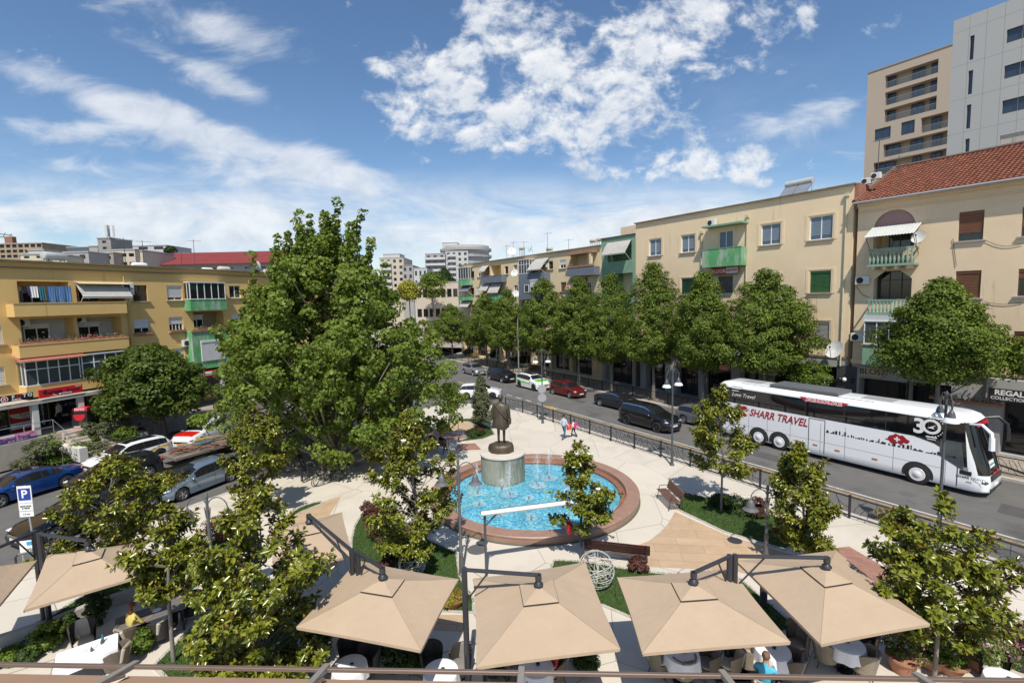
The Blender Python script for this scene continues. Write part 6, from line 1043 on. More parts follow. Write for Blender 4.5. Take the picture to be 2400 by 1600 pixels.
# ---------------------------------------------------------------- vehicles
def paint(name, c, metal=.0, rough=.22):
    m, N, L, P = nodes(name); P.inputs['Base Color'].default_value = (*c, 1); P.inputs['Metallic'].default_value = metal; P.inputs['Roughness'].default_value = rough; P.inputs['Coat Weight'].default_value = .7; P.inputs['Coat Roughness'].default_value = .06; return m
LAMPG = mt('lamp glass', (.55, .57, .6), .08, spec=.9); TAIL = mt('tail lamp', (.35, .01, .015), .15); PLATE = mt('number plate', (.7, .7, .68), .5); ALLOY = mt('alloy', (.5, .51, .53), .3, .8); ALLOYD = mt('dark alloy', (.05, .05, .055), .35, .6)
TOP = dict(hatch=[(-.5, .5), (-.497, .62), (-.475, .70), (-.41, .93), (-.33, .975), (-.14, 1.0), (.01, .985), (.09, .94), (.245, .675), (.30, .645), (.41, .585), (.47, .5), (.495, .40), (.5, .33)],
 sedan=[(-.5, .46), (-.495, .6), (-.47, .665), (-.36, .70), (-.335, .705), (-.21, .91), (-.12, .975), (-.02, 1.0), (.05, .985), (.115, .93), (.255, .675), (.3, .65), (.42, .58), (.475, .49), (.497, .40), (.5, .33)],
 suv=[(-.5, .5), (-.497, .66), (-.475, .76), (-.425, .94), (-.35, .985), (-.12, 1), (.03, .985), (.1, .945), (.235, .715), (.29, .69), (.42, .64), (.48, .54), (.497, .42), (.5, .33)])
WS = dict(hatch=((-.47, -.405), (.095, .24)), sedan=((-.33, -.205), (.12, .25)), suv=((-.47, -.43), (.105, .23)))
SW = dict(hatch=[(-.40, -.31), (-.295, -.115), (-.10, .13)], sedan=[(-.26, -.215), (-.205, -.085), (-.07, .15)], suv=[(-.405, -.285), (-.27, -.11), (-.095, .14)])
def car(label, p, rz, kind, col, dims=(4.3, 1.8, 1.5), stripes=(), bonnet=None, roofm=None, rim=None, wr=.33, grille=BLACK, plate_front=None, chrome=False, group='cars around the square'):
    L_, W_, H_ = dims; top = TOP[kind]; xs_, zs_ = [q[0] for q in top], [q[1] for q in top]; ax = (.31 * L_, -.295 * L_); ar = wr + .06; t = thing('car', label, 'car', p, rz, group)
    def half(x): f = abs(x) / L_; return W_ / 2 * (1 - .2 * max(0, (f - .40) / .1) ** 2 - .04 * max(0, (f - .2) / .3))
    def ring(x):
        w = half(x); zt_ = np.interp(x / L_, xs_, zs_) * H_; be = min(np.interp(x / L_, [-.5, -.44, .24, .42, .5], [.54, .66, .615, .54, .33]) * H_, zt_ - .02); zb_ = .19 + .12 * max(0, (abs(x) / L_ - .44) / .06)
        for c in ax:
            if abs(x - c) < ar: zb_ = max(zb_, wr + math.sqrt(max(0, ar * ar - (x - c) ** 2)))
        k = min(1, max(0, (zt_ - be) / (.3 * H_))); wr_ = w * (.88 - .15 * k); lo_ = min(zb_ + .03, be - .03); md = max(lo_ + .01, min(.40 * H_, be - .02))
        return [(w * .86, zb_), (w * .985, lo_), (w, md), (w * .965, be), (wr_, zt_ - .05 * H_ * k - .008), (wr_ * .62, zt_ - .004), (0, zt_)]
    X = sorted({round(q * L_, 3) for q in xs_} | {round(c + ar * s_, 3) for c in ax for s_ in (-1.001, -.94, -.77, -.5, -.2, .2, .5, .77, .94, 1.001)} | {-.2 * L_, 0, .2 * L_}); m = MB(); R_ = [ring(x) for x in X]; n = 7; vs = []
    for x, r in zip(X, R_): vs += [(x, y, z) for y, z in r] + [(x, -y, z) for y, z in r[:-1]]
    k = 13; fs = []
    for i in range(len(X) - 1):
        a, b = i * k, (i + 1) * k
        for j in range(6): fs.append((a + j, a + j + 1, b + j + 1, b + j)); ja, jb = (7 + j), (7 + j + 1 if j < 5 else 6); fs.append((a + ja, b + ja, b + jb, a + jb))
    m.add(vs, fs); m.k = 1; m.add(vs, [(i * k, (i + 1) * k, (i + 1) * k + 7, i * k + 7) for i in range(len(X) - 1)]); m.k = 0
    for i, s_ in ((0, 1), (len(X) - 1, -1)): a = i * k; f = [a + j for j in range(7)] + [a + 12 - j for j in range(6)]; m.add(vs, [tuple(f) if s_ > 0 else tuple(reversed(f))])
    m.build('body', [col, DARKIN], t, True, 32)
    def patch(f0, f1, lo_, hi, side, off=.007, n_=7, seg=(3, 4), lo2=None, hi2=None):
        P_ = []
        for i in range(n_ + 1):
            x = (f0 + (f1 - f0) * i / n_) * L_; r = ring(x); a, b = r[seg[0]], r[seg[1]]; s_ = i / n_; l, h = lo_ + ((lo2 if lo2 is not None else lo_) - lo_) * s_, hi + ((hi2 if hi2 is not None else hi) - hi) * s_
            for q in (l, h): P_.append((x, side * (a[0] + (b[0] - a[0]) * q + off), a[1] + (b[1] - a[1]) * q + off * .3))
        mm = MB(); mm.add(P_, [((2 * i, 2 * i + 2, 2 * i + 3, 2 * i + 1) if side < 0 else (2 * i, 2 * i + 1, 2 * i + 3, 2 * i + 2)) for i in range(n_)]); return mm
    for s_ in (1, -1):
        patch(SW[kind][0][0] - .012, SW[kind][-1][1] + .012, .05, .95, s_, .003, 12).build('window_surround', BLACK, t, True)
        for f0, f1 in SW[kind]: o = patch(f0, f1, .1, .9, s_).build('side_window', GLASSD, t, True)
        if chrome: patch(SW[kind][0][0] - .01, SW[kind][-1][1] + .01, .88, 1.0, s_, .012).build('window_trim', CHROME, t)
        for x in (.235, -.09, -.29): r = ring(x * L_); m = MB(); m.tube([(x * L_, s_ * (r[1][0] + .002), r[1][1] + .04), (x * L_, s_ * (r[2][0] + .002), r[2][1]), (x * L_, s_ * (r[3][0] + .002), r[3][1])], .006, 4); m.build('door_gap', BLACK, t)
        for x in (-.06, -.255): r = ring(x * L_); z = r[3][1] - .1; MB().bbox(x * L_ - .09, x * L_ + .09, s_ * r[3][0] - .01, s_ * r[3][0] + .03, z, z + .03, .008).build('door_handle', col, t)
        r = ring(.2 * L_); m = MB(); m.ball((.19 * L_, s_ * (r[3][0] + .09), r[3][1] + .07), (.07, .11, .065), 8, 6); m.build('mirror', col, t, True)
    for nm, (f0, f1) in zip(('rear_window', 'windscreen'), WS[kind]):
        mm = MB(); P_ = []; d = 1 if f0 > 0 else -1
        for i in range(5):
            x = (f0 + (f1 - f0) * i / 4) * L_; r = ring(x)
            for y, z in ((r[4][0] * .95, r[4][1]), (r[5][0], r[5][1]), (0, r[6][1]), (-r[5][0], r[5][1]), (-r[4][0] * .95, r[4][1])): P_.append((x + d * .008, y, z + .008))
        for i in range(4):
            for j in range(4): a = i * 5 + j; mm.add([P_[a], P_[a + 1], P_[a + 6], P_[a + 5]], [(3, 2, 1, 0)])
        mm.build(nm, GLASSD, t, True)
    def skin(f0, f1, wid, mat, name):
        mm = MB(); P_ = []
        for i in range(9):
            x = (f0 + (f1 - f0) * i / 8) * L_; r = ring(x); P_ += [(x, r[4][0] * wid, r[4][1] + .008 + (1 - wid) * .03), (x, r[5][0] * wid, r[5][1] + .007), (x, 0, r[6][1] + .007), (x, -r[5][0] * wid, r[5][1] + .007), (x, -r[4][0] * wid, r[4][1] + .008 + (1 - wid) * .03)]
        for i in range(8):
            for j in range(4): a = i * 5 + j; mm.add([P_[a], P_[a + 1], P_[a + 6], P_[a + 5]], [(3, 2, 1, 0)])
        mm.build(name, mat, t, True)
    if bonnet: skin(.27, .44, .97, bonnet, 'bonnet')
    if roofm: skin(-.33, .07, .9, roofm, 'roof_glass')
    for mat_, f0, f1, lo_, hi, lo2, hi2 in stripes:
        for s_ in (1, -1): patch(f0, f1, lo_, hi, s_, .006, 8, (2, 3), lo2, hi2).build('stripe', mat_, t)
    for c in ax:
        for s_ in (1, -1):
            M_ = Matrix.Translation((c, s_ * (W_ / 2 - .1), wr)) @ Matrix.Rotation(R(-90 * s_), 4, 'X'); m = MB(); m.T = M_; m.lathe([(wr * .64, -.09), (wr * .95, -.1), (wr, -.06), (wr, .06), (wr * .95, .1), (wr * .66, .1), (wr * .6, .04), (.01, .03)], 22, cap=False); w_ = m.build('wheel', RUBBER, t, True)
            m = MB(); m.T = M_; m.lathe([(wr * .66, .095), (wr * .62, .105), (wr * .58, .07)], 22, cap=False); m.lathe([(.07, .05), (.06, .1), (.01, .105)], 10, cap=False)
            for q in range(5): a = q * 2 * PI / 5; m.T = M_ @ Matrix.Rotation(a, 4, 'Z'); m.add([(.03, -.045, .09), (wr * .6, -.03, .085), (wr * .6, .05, .085), (.03, .045, .09)], [(0, 1, 2, 3)])
            m.build('rim', rim or ALLOY, w_)
    xf = L_ / 2
    for s_ in (1, -1):
        m = MB(); m.ball((.452 * L_, s_ * W_ * .37, H_ * .475), (.2, .13, .06), 10, 6); m.build('headlight', LAMPG, t, True); m = MB(); m.ball((-.472 * L_, s_ * W_ * .385, H_ * .58), (.1, .1, .09), 8, 6); m.build('tail_light', TAIL, t, True)
    MB().bbox(xf - .12, xf + .012, -W_ * .27, W_ * .27, H_ * .34, H_ * .41, .01).build('grille', grille, t); MB().bbox(xf - .16, xf + .014, -W_ * .33, W_ * .33, .2, .31, .02).build('air_intake', BLACK, t); MB().box(xf, xf + .022, -.26, .26, H_ * .265, H_ * .265 + .11).build('number_plate', plate_front or PLATE, t); MB().box(-xf - .012, -xf + .02, -.26, .26, H_ * .36, H_ * .36 + .11).build('number_plate', PLATE, t)
    return t
SR = math.atan2(-SD.y, -SD.x); LR = math.atan2(-LD.y, -LD.x)
V_GREEN = paint('lime paint', (.13, .55, .06)); V_WHITE = paint('white car paint', (.72, .73, .74)); V_BLACK = paint('black car paint', (.008, .008, .01)); V_SILV = paint('silver paint', (.42, .43, .44), .7); V_RED = paint('dark red paint', (.13, .012, .012), .2); V_NAVY = paint('dark blue grey paint', (.02, .024, .035), .4); V_GREY = paint('mid grey paint', (.27, .28, .3), .6); V_BLUE = paint('bright blue paint', (.01, .05, .2), .3); V_ICE = paint('ice blue paint', (.24, .31, .4), .6); V_TXR = paint('taxi red', (.55, .015, .01)); V_YEL = paint('yellow film', (.7, .5, .02)); V_ORG = mt('orange plate', (.7, .3, .03), .5)
ZR = -.12
def on(d, t_): return SV(d, t_, ZR)
car('silver hatchback, last in the line of cars coming down the avenue', on(30.85, 56.2), SR, 'hatch', V_SILV, (4.25, 1.76, 1.52)); car('black off-roader between the silver and the green and white car', on(31.0, 49.5), SR, 'suv', V_BLACK, (4.6, 1.84, 1.68), wr=.36)
car('white and lime green electric car with orange number plate', on(31.0, 43.1), SR, 'suv', V_WHITE, (4.5, 1.85, 1.64), stripes=[(V_GREEN, -.44, -.12, .0, .75, .0, .3), (V_GREEN, -.12, .2, .0, .45, 0, .2)], bonnet=V_GREEN, wr=.36, plate_front=V_ORG, rim=ALLOYD, roofm=GLASSD)
car('dark red hatchback behind the dark blue saloon', on(31.5, 37.7), SR, 'hatch', V_RED, (4.3, 1.78, 1.48)); car('dark blue grey saloon beside the big black off-roader', on(31.45, 30.6), SR, 'sedan', V_NAVY, (4.8, 1.83, 1.45), chrome=True); car('big black off-roader nearest the railing', on(28.7, 24.7), SR, 'suv', V_BLACK, (4.85, 1.93, 1.77), wr=.4, rim=ALLOYD, chrome=True, grille=CHROME)
car('grey hatchback half hidden behind the black off-roader', on(32.2, 22.3), SR, 'hatch', V_GREY, (4.3, 1.8, 1.48)); car('white hatchback turning in at the corner of the square', Vector((-3.35, 48.5, ZR)), R(-4), 'hatch', V_WHITE, (4.3, 1.8, 1.5), rim=ALLOYD)
def lp(px, py, back=0.0, side=0.0): p = G(px, py, ZR); q = p.xy - LD * back + LN * side; return Vector((q.x, q.y, ZR))
car('bright blue saloon at the left edge of the side street', lp(0, 1190, -1.45, -.85), LR, 'sedan', V_BLUE, (4.7, 1.83, 1.42), wr=.35, rim=ALLOY, roofm=GLASSD)
car('white electric car with red and yellow swoosh on its flank', lp(372, 1078, 1.2, -.85), LR - .06, 'hatch', V_WHITE, (4.5, 1.83, 1.55), stripes=[(V_YEL, -.42, -.18, .5, .9, .0, .35), (V_TXR, -.45, -.15, .92, 1.02, .38, .48), (V_BLACK, -.3, -.02, .85, .92, .0, .08)], roofm=GLASSD, wr=.36, rim=ALLOYD)
car('white electric taxi with a red bonnet and orange number plate', lp(432, 1052, -1.7, -.3), LR + .28, 'suv', V_WHITE, (4.5, 1.85, 1.62), bonnet=V_TXR, wr=.36, plate_front=V_ORG)
car('ice blue hatchback parked along the kerb beside the magnolia', lp(440, 1172, -1.3, -1.0), LR - .02, 'hatch', V_ICE, (4.5, 1.8, 1.5)); car('dark grey car hidden behind the far left magnolia', lp(290, 1122, .55, .35), LR - .05, 'hatch', V_NAVY, (4.3, 1.8, 1.5)); car('long black saloon with chrome grille below the parking sign', lp(52, 1290, -2.45, -.25), LR - .04, 'sedan', V_BLACK, (5.1, 1.9, 1.48), wr=.36, grille=CHROME, roofm=GLASSD)
car('black estate parked behind the long black saloon', lp(330, 1195, -1.6, -.2), LR - .04, 'hatch', V_BLACK, (4.5, 1.82, 1.48), chrome=True); car('grey car in the shade under the plane tree', lp(700, 1070, -2.0, -.8), LR - .3, 'hatch', V_GREY, (4.3, 1.8, 1.5))
# flat trailer with rusty scrap, between the white cars and the ice blue one
tr = thing('flat_trailer', 'flat trailer loaded with rusty rods and scrap in the side street', 'trailer', lp(430, 1092, -2.1, -.4), LR - .12); MB().box(-2.6, 2.6, -1.0, 1.0, .55, .7).build('bed', mt('worn steel', (.2, .16, .13), .8, var=(3, .3)), tr)
for x, y in ((-1.2, .85), (-1.2, -.85), (1.2, .85), (1.2, -.85)): m = MB(); m.T = Matrix.Translation((x, y, .33)) @ Matrix.Rotation(R(90), 4, 'X'); m.lathe([(.1, -.1), (.33, -.1), (.33, .1), (.1, .1)], 16); m.build('wheel', RUBBER, tr, True)
sc = thing('scrap_heap', 'heap of rusty rods and boards lying on the flat trailer', 'scrap', lp(430, 1092, -2.1, -.4) + Vector((0, 0, .7)), LR - .12); rr = random.Random(4)
for i in range(34): x, y, a = rr.uniform(-1.6, 1.6), rr.uniform(-.8, .8), rr.gauss(0, .25); l = rr.uniform(.5, 1.5); z = rr.uniform(.02, .3); MB().tube([(x - l * math.cos(a), y - l * math.sin(a), z), (x + l * math.cos(a), y + l * math.sin(a), z + rr.uniform(0, .25))], rr.uniform(.015, .05), 5).build('rod', (mt('rust', (.28, .12, .07), .8), mt('pale board', (.4, .3, .2), .8), mt('worn steel', (.2, .16, .13), .8))[i % 3], sc)
tb = thing('tool_cart', 'grey bin with yellow handled tools at the end of the trailer', 'cart', lp(480, 1070, 0, .0), LR); MB().box(-.5, .5, -.4, .4, .3, 1.05).build('bin', mt('grey green plastic', (.08, .12, .13), .6), tb)
for k in range(4): MB().tube([(-.4 + .25 * k, -.5, 1.1), (-.3 + .25 * k, .3, 1.3 + .05 * k)], .025, 5).build('handle', YELLOW, tb)
# ---- the coach
FB = Fac(SN * 30.72, -SD); BT = 13.15; BL, BW = 14.1, 2.55; bp = SV(30.72 + BW / 2, BT, ZR); bus = thing('coach', 'white three axle touring coach with dark windows driving down the avenue', 'coach', bp, FB.rz)
def bq(zf, x, y): u, z = FB.uz(*zf(x, y)); return u + BT, z - ZR
ZBE = bq(z8, 1380, 548)[1]; ZRF = bq(z8, 1380, 388)[1]; HY = BW / 2
def outline(ins, rake, n=7):
    P_ = []; cf, cr = .7, .32; x1, x0, w = BL / 2 - ins - rake, -BL / 2 + ins, HY - ins
    for cx, cy, r, a0 in ((x1 - cf, -w + cf * .75, cf, -90), (x1 - cf, w - cf * .75, cf, 0), (x0 + cr, w - cr, cr, 90), (x0 + cr, -w + cr, cr, 180)):
        for i in range(n): a = R(a0 + 90 * i / (n - 1)); P_.append((cx + r * math.cos(a), cy + r * (.75 if r == cf else 1) * math.sin(a)))
    return P_
ZT_ = ZRF + .3
lv = [(.28, .05, 0), (.36, 0, 0), (.7, 0, .0), (1.12, 0, .06), (1.7, 0, .2), (2.4, 0, .42), (ZRF - .05, 0, .7), (ZRF + .12, .05, .8), (ZRF + .24, .2, .9), (ZT_, .55, 1.0)]; OL = [outline(i, r_) for z, i, r_ in lv]; n = len(OL[0]); m = MB()
vs = [(x, y, z) for (z, i, r_), o in zip(lv, OL) for x, y in o]; f0, f1 = [], []
for i in range(len(lv) - 1):
    for j in range(n): q = (i * n + j, i * n + (j + 1) % n, (i + 1) * n + (j + 1) % n, (i + 1) * n + j); (f1 if (2 <= j <= 11 and 3 <= i <= 5) else f0).append(q)
V_COACH = paint('coach white', (.82, .83, .84), 0, .25); m.add(vs, f0 + [tuple(range((len(lv) - 1) * n, len(lv) * n)), tuple(reversed(range(n)))]); m.build('body', V_COACH, bus, True, 40); BGL = mt('coach glass', (.006, .007, .009), .04, spec=.7); m = MB(); m.add(vs, f1); m.build('windscreen', BGL, bus, True, 40)
def side(px, off, name, mat, zf=z8, s_=-1):
    m = MB(); P_ = [bq(zf, *q) for q in px]; m.add([(x, -HY - off, z) for x, z in P_], [tuple(range(len(P_)))]); return m.build(name, mat, bus)
xa = lambda x, z: (x, -HY - .008, z); XF = BL / 2 - .75; m = MB(); sw0, sz0 = bq(z8, 1480, 575); sw1, sz1 = bq(z8, 1820, 745)
m.add([xa(-BL / 2 + .32, ZBE + .06), xa(-BL / 2 + .5, ZBE - .02), xa(sw0, ZBE - .04), xa((sw0 + sw1) / 2, (ZBE + sz1) / 2 + .12), xa(sw1, sz1), xa(XF, 1.0), xa(XF - .22, ZRF - .07), xa(-BL / 2 + .32, ZRF - .07)], [tuple(range(8))]); m.build('side_glass', BGL, bus); m = MB(); m.box(-BL / 2 + .32, XF - .25, HY, HY + .008, ZBE, ZRF - .07); m.build('side_glass', BGL, bus)
for x in (-5.2, -3.3, -1.2, .9, 2.9, 4.7): MB().box(x - .018, x + .018, -HY - .011, -HY - .006, ZBE + .02, ZRF - .09).build('pillar_line', mt('seal', (.03, .03, .032), .7), bus)
seam = mt('seam grey', (.2, .2, .21), .6)
for x in (-4.75, -3.5, -2.05, -.3, 1.0, 3.3, 5.45): MB().box(x - .01, x + .01, -HY - .004, -HY + .01, .42, ZBE - .3).build('panel_seam', seam, bus)
MB().box(-5.5, 5.3, -HY - .004, -HY + .01, 1.12, 1.135).build('panel_seam', seam, bus)
d0, d1 = bq(z8, 655, 550), bq(z8, 780, 580); m = MB()
for x in (d0[0], d1[0]): m.box(x - .02, x + .02, -HY - .006, -HY + .01, .42, ZBE - .12)
m.box(d0[0], d1[0], -HY - .007, -HY + .01, ZBE - .14, ZBE - .1); m.build('door_frame', mt('seal', (.03, .03, .032), .7), bus)
x = bq(z8, 1828, 800)[0]; MB().box(x - .02, x + .02, -HY - .006, -HY + .01, .4, 1.7).build('panel_seam', mt('seal', (.03, .03, .032), .7), bus)
for x in (bq(z8, 262, 575)[0], bq(z8, 425, 600)[0], bq(z8, 1510, 850)[0]):
    for s_ in (-1, 1):
        T_ = Matrix.Translation((x, s_ * (HY + .004), .53)) @ Matrix.Rotation(R(90 * -s_), 4, 'X'); m = MB(); m.T = T_; m.add([(.66 * math.cos(a), .66 * math.sin(a), 0) for a in np.linspace(-.22 if s_ < 0 else PI - .22 + .44 - .44, PI + .22 if s_ < 0 else 2 * PI + .22, 26)], [tuple(range(26))]); m.build('wheel_arch', DARKIN, bus)
        m = MB(); m.T = T_; m.lathe([(.28, .015), (.5, .015), (.53, .0), (.53, -.2)], 30, cap=False); w_ = m.build('wheel', RUBBER, bus, True); m = MB(); m.T = T_; m.lathe([(.345, .02), (.33, .035), (.26, .03), (.15, .05), (.13, .065), (.01, .067)], 26, cap=False); m.build('hub_cap', mt('white cap', (.75, .75, .74), .3), w_, True)
def blet(body, mat, a, b, size, off=.014, **k): x0, zz0 = bq(*a); x1, zz1 = bq(*b); return letters(body, mat, bus, size, upright((x0 + x1) / 2, -HY - off, (zz0 + zz1) / 2, tilt=-math.degrees(math.atan2(zz1 - zz0, x1 - x0))), **k)
CRIM = mt('crimson film', (.35, .012, .025), .35)
a, b = bq(z8, 190, 395), bq(z8, 645, 475); o = letters('SHARR TRAVEL', CRIM, bus, .66, upright((a[0] + b[0]) / 2, -HY - .012, (a[1] + b[1]) / 2 + .02), shear=.3, bold=.014); o.name = 'lettering'; wd = o.dimensions.x
sx = (b[0] - a[0]) / max(.1, wd); o.data.transform(Matrix.Translation(((a[0] + b[0]) / 2 * (1 - sx), 0, 0)) @ Matrix.Diagonal((sx, 1, 1, 1)))
c = bq(z8, 148, 380); m = MB(); m.T = upright(c[0], -HY - .012, c[1]); m.add([(.34 * math.cos(q), .36 * math.sin(q), 0) for q in np.linspace(.25 * PI, 1.75 * PI, 18)] + [(-.02, -.04, 0)], [tuple(range(19))]); m.add([(.02, .0, 0), (.36, .26, 0), (.22, .02, 0)], [(0, 1, 2)]); m.build('emblem', CRIM, bus)
RP = [bq(z8, *q) for q in ((585, 262), (975, 322), (915, 345), (625, 302))]; m = MB(); m.add([(x, -HY - .012, z) for x, z in RP], [(0, 3, 2, 1)]); m.build('banner', mt('banner red', (.6, .02, .04), .35), bus); x0, x1 = RP[0][0] + .35, RP[1][0] - .35; o = letters('ZVICËR-KOSOVË-ZVICËR', WHITE, bus, .3, upright((x0 + x1) / 2, -HY - .018, (RP[0][1] + RP[3][1]) / 2), shear=.12, bold=.005); sx = (x1 - x0) / max(.1, o.dimensions.x); o.data.transform(Matrix.Translation(((x0 + x1) / 2 * (1 - sx), 0, 0)) @ Matrix.Diagonal((sx, 1, 1, 1)))
c = bq(z8, 1525, 500); letters('3', WHITE, bus, 1.05, upright(c[0], -HY - .014, c[1]), bold=.03); c = bq(z8, 1622, 502); m = MB(); m.T = upright(c[0], -HY - .014, c[1]); m.lathe([(.26, 0), (.26, .008), (.38, .008), (.38, 0)], 30, cap=False)
for k in range(14): q = R(100 - k * 14); m.lathe([(.03, 0), (.03, .006), (.002, .006)], 6, (.5 * math.cos(q), .5 * math.sin(q), 0), cap=False)
m.box(-.2, .24, -.56, -.5, 0, .005); m.box(-.14, .2, -.66, -.62, 0, .005); m.build('emblem', WHITE, bus); m = MB(); m.T = upright(c[0], -HY - .016, c[1]); m.add([(-.16, -.08, 0), (.2, .12, 0), (.06, -.02, 0), (.14, -.1, 0)], [(0, 3, 2, 1)]); m.build('emblem', WHITE, bus)
c = bq(z8, 128, 262); letters('Love Travel', WHITE, bus, .34, upright(c[0] + .1, -HY - .014, c[1] + .05), shear=.35); c = bq(z8, 85, 185)
for k in range(3): MB().box(c[0] - .3, c[0] + .5 - .15 * k, -HY - .014, -HY - .01, c[1] - .16 * k, c[1] - .16 * k + .05).build('lettering', WHITE, bus)
# skyline frieze and red map on the flank
rr = random.Random(12); x0, zz0 = bq(z8, 790, 545); x1, zz1 = bq(z8, 1800, 750); m = MB(); x = x0; 
while x < x1:
    w_ = rr.uniform(.04, .2); h = rr.choice((.06, .1, .14, .2, .28)) * rr.uniform(.6, 1.1); z = zz0 + (zz1 - zz0) * (x - x0) / (x1 - x0)
    if rr.random() < .3: m.add([(x, -HY - .012, z), (x + w_ * 1.6, -HY - .012, z), (x + w_ * .8, -HY - .012, z + h * .7)], [(0, 1, 2)])
    else: m.box(x, x + w_ * .6, -HY - .012, -HY - .01, z, z + h)
    x += w_ * rr.uniform(.8, 1.5)
m.build('skyline_frieze', BLACK, bus); c = bq(z8, 1352, 600); m = MB(); m.T = upright(c[0], -HY - .012, c[1]); m.add([(-.55, -.1, 0), (-.42, -.04, 0), (-.36, .12, 0), (-.18, .2, 0), (-.08, .3, 0), (.1, .22, 0), (.24, .26, 0), (.38, .12, 0), (.56, .02, 0), (.46, -.14, 0), (.28, -.12, 0), (.2, -.3, 0), (.05, -.18, 0), (-.12, -.3, 0), (-.26, -.26, 0), (-.36, -.14, 0)], [tuple(reversed(range(16)))]); m.build('map_emblem', CRIM, bus); m = MB(); m.T = upright(c[0], -HY - .02, c[1]); m.box(-.04, .04, -.13, .13, 0, .004); m.box(-.13, .13, -.04, .04, .001, .005); m.build('map_emblem', WHITE, bus)
for q in ((575, 618), (706, 645), (880, 690), (1175, 757)): c = bq(z8, *q); MB().box(c[0] - .13, c[0] + .13, -HY - .012, -HY, c[1] - .05, c[1] + .05).build('side_marker', mt('marker amber', (.45, .18, .04), .4), bus)
for q in ((1890, 865, .22, .1), (1890, 838, .1, .1)): c = bq(z8, *q[:2]); MB().box(c[0] - q[2], c[0] + q[2], -HY - .012, -HY, c[1] - q[3], c[1] + q[3]).build('notice', BLACK if q[2] > .2 else LTGREY, bus)
c = bq(z8, 1920, 905); letters('SHARR TRAVEL', BLACK, bus, .16, upright(c[0] + .05, -HY - .014, c[1]), shear=.2); letters('www', BLACK, bus, .1, upright(c[0], -HY - .014, c[1] - .2))
# driver's side window, roof, front end
m = MB(); cw = [bq(z8, 1860, 600), bq(z8, 1860, 770), bq(z8, 2010, 850)]; m.add([(XF - 1.1, -HY - .012, 2.6), (XF - 1.1, -HY - .012, 1.75), (XF - .12, -HY - .012, 1.2), (XF - .3, -HY - .012, 2.6)], [(0, 1, 2, 3)]); m.build('driver_window', GLASSG, bus)
m = MB(); m.box(-3.6, .4, -.9, .9, ZT_ + .002, ZT_ + .16); m.build('roof_unit', mt('roof unit grey', (.11, .12, .13), .5, var=(2, .1)), bus); MB().box(1.4, 2.9, -.5, .5, ZT_ + .002, ZT_ + .02).build('roof_hatch', LTGREY, bus); MB().box(-5.6, -4.4, -.5, .5, ZT_ + .002, ZT_ + .03).build('roof_hatch', LTGREY, bus); MB().box(-5.5, 2.2, -HY + .3, -HY + .34, ZT_ - .06, ZT_ - .02).build('roof_channel', DKGREY, bus); MB().tube([(5.2, .1, ZT_), (5.1, .1, ZT_ + .35)], .015, 4).build('roof_aerial', BLACK, bus)
FX = BL / 2
for s_ in (-1, 1):
    m = MB(); m.ball((FX - .34, s_ * .98, .78), (.28, .2, .14), 10, 6); m.build('headlight', mt('smoked lamp', (.08, .09, .1), .1, spec=.9), bus, True); m = MB(); m.tube([(FX - .95, s_ * 1.0, ZRF - .15), (FX - .35, s_ * 1.32, ZRF - .02), (FX - .02, s_ * 1.36, ZRF - .35), (FX + .02, s_ * 1.34, ZRF - .75)], [.05, .07, .09, .08], 8); m.tube([(FX + .01, s_ * 1.34, ZRF - .55), (FX + .02, s_ * 1.34, ZRF - 1.15)], [.11, .12], 8); m.build('mirror', V_COACH if s_ < 0 else BLACK, bus, True)
MB().bbox(FX - .2, FX + .012, -.8, .8, .85, 1.1, .02).build('front_panel', mt('dark grille', (.03, .03, .035), .4), bus); MB().bbox(FX - .2, FX + .014, -.9, .9, .36, .5, .02).build('bumper_lip', mt('dark grille', (.03, .03, .035), .4), bus); MB().box(FX, FX + .025, -.27, .27, .52, .63).build('number_plate', PLATE, bus)
Mf = lambda z, x, y=0, tl=0: Matrix.Translation((x, y, z)) @ Matrix.Rotation(R(90), 4, 'Z') @ Matrix.Rotation(R(90 - tl), 4, 'X')
letters('SHARR TRAVEL', mt('banner red', (.6, .02, .04), .35), bus, .26, Mf(ZRF - .2, FX - .62, 0, 17), bold=.012); letters('SHARR TRAVEL', mt('banner red', (.6, .02, .04), .35), bus, .16, Mf(1.16, FX - .02), bold=.008); m = MB(); m.T = Mf(1.62, FX - .15, -.35, 15); m.box(-.36, .36, -.16, .16, 0, .02); m.build('notice', PLATE, bus); letters('ZVICËR KOSOVË', mt('teal print', (.02, .25, .25), .5), bus, .1, Mf(1.62, FX - .115, -.35, 15)); 
for s_ in (-.5, .5): MB().tube([(FX - .03, s_, 1.2), (FX - .2, s_ * .2, 1.75)], .015, 4).build('wiper', BLACK, bus)
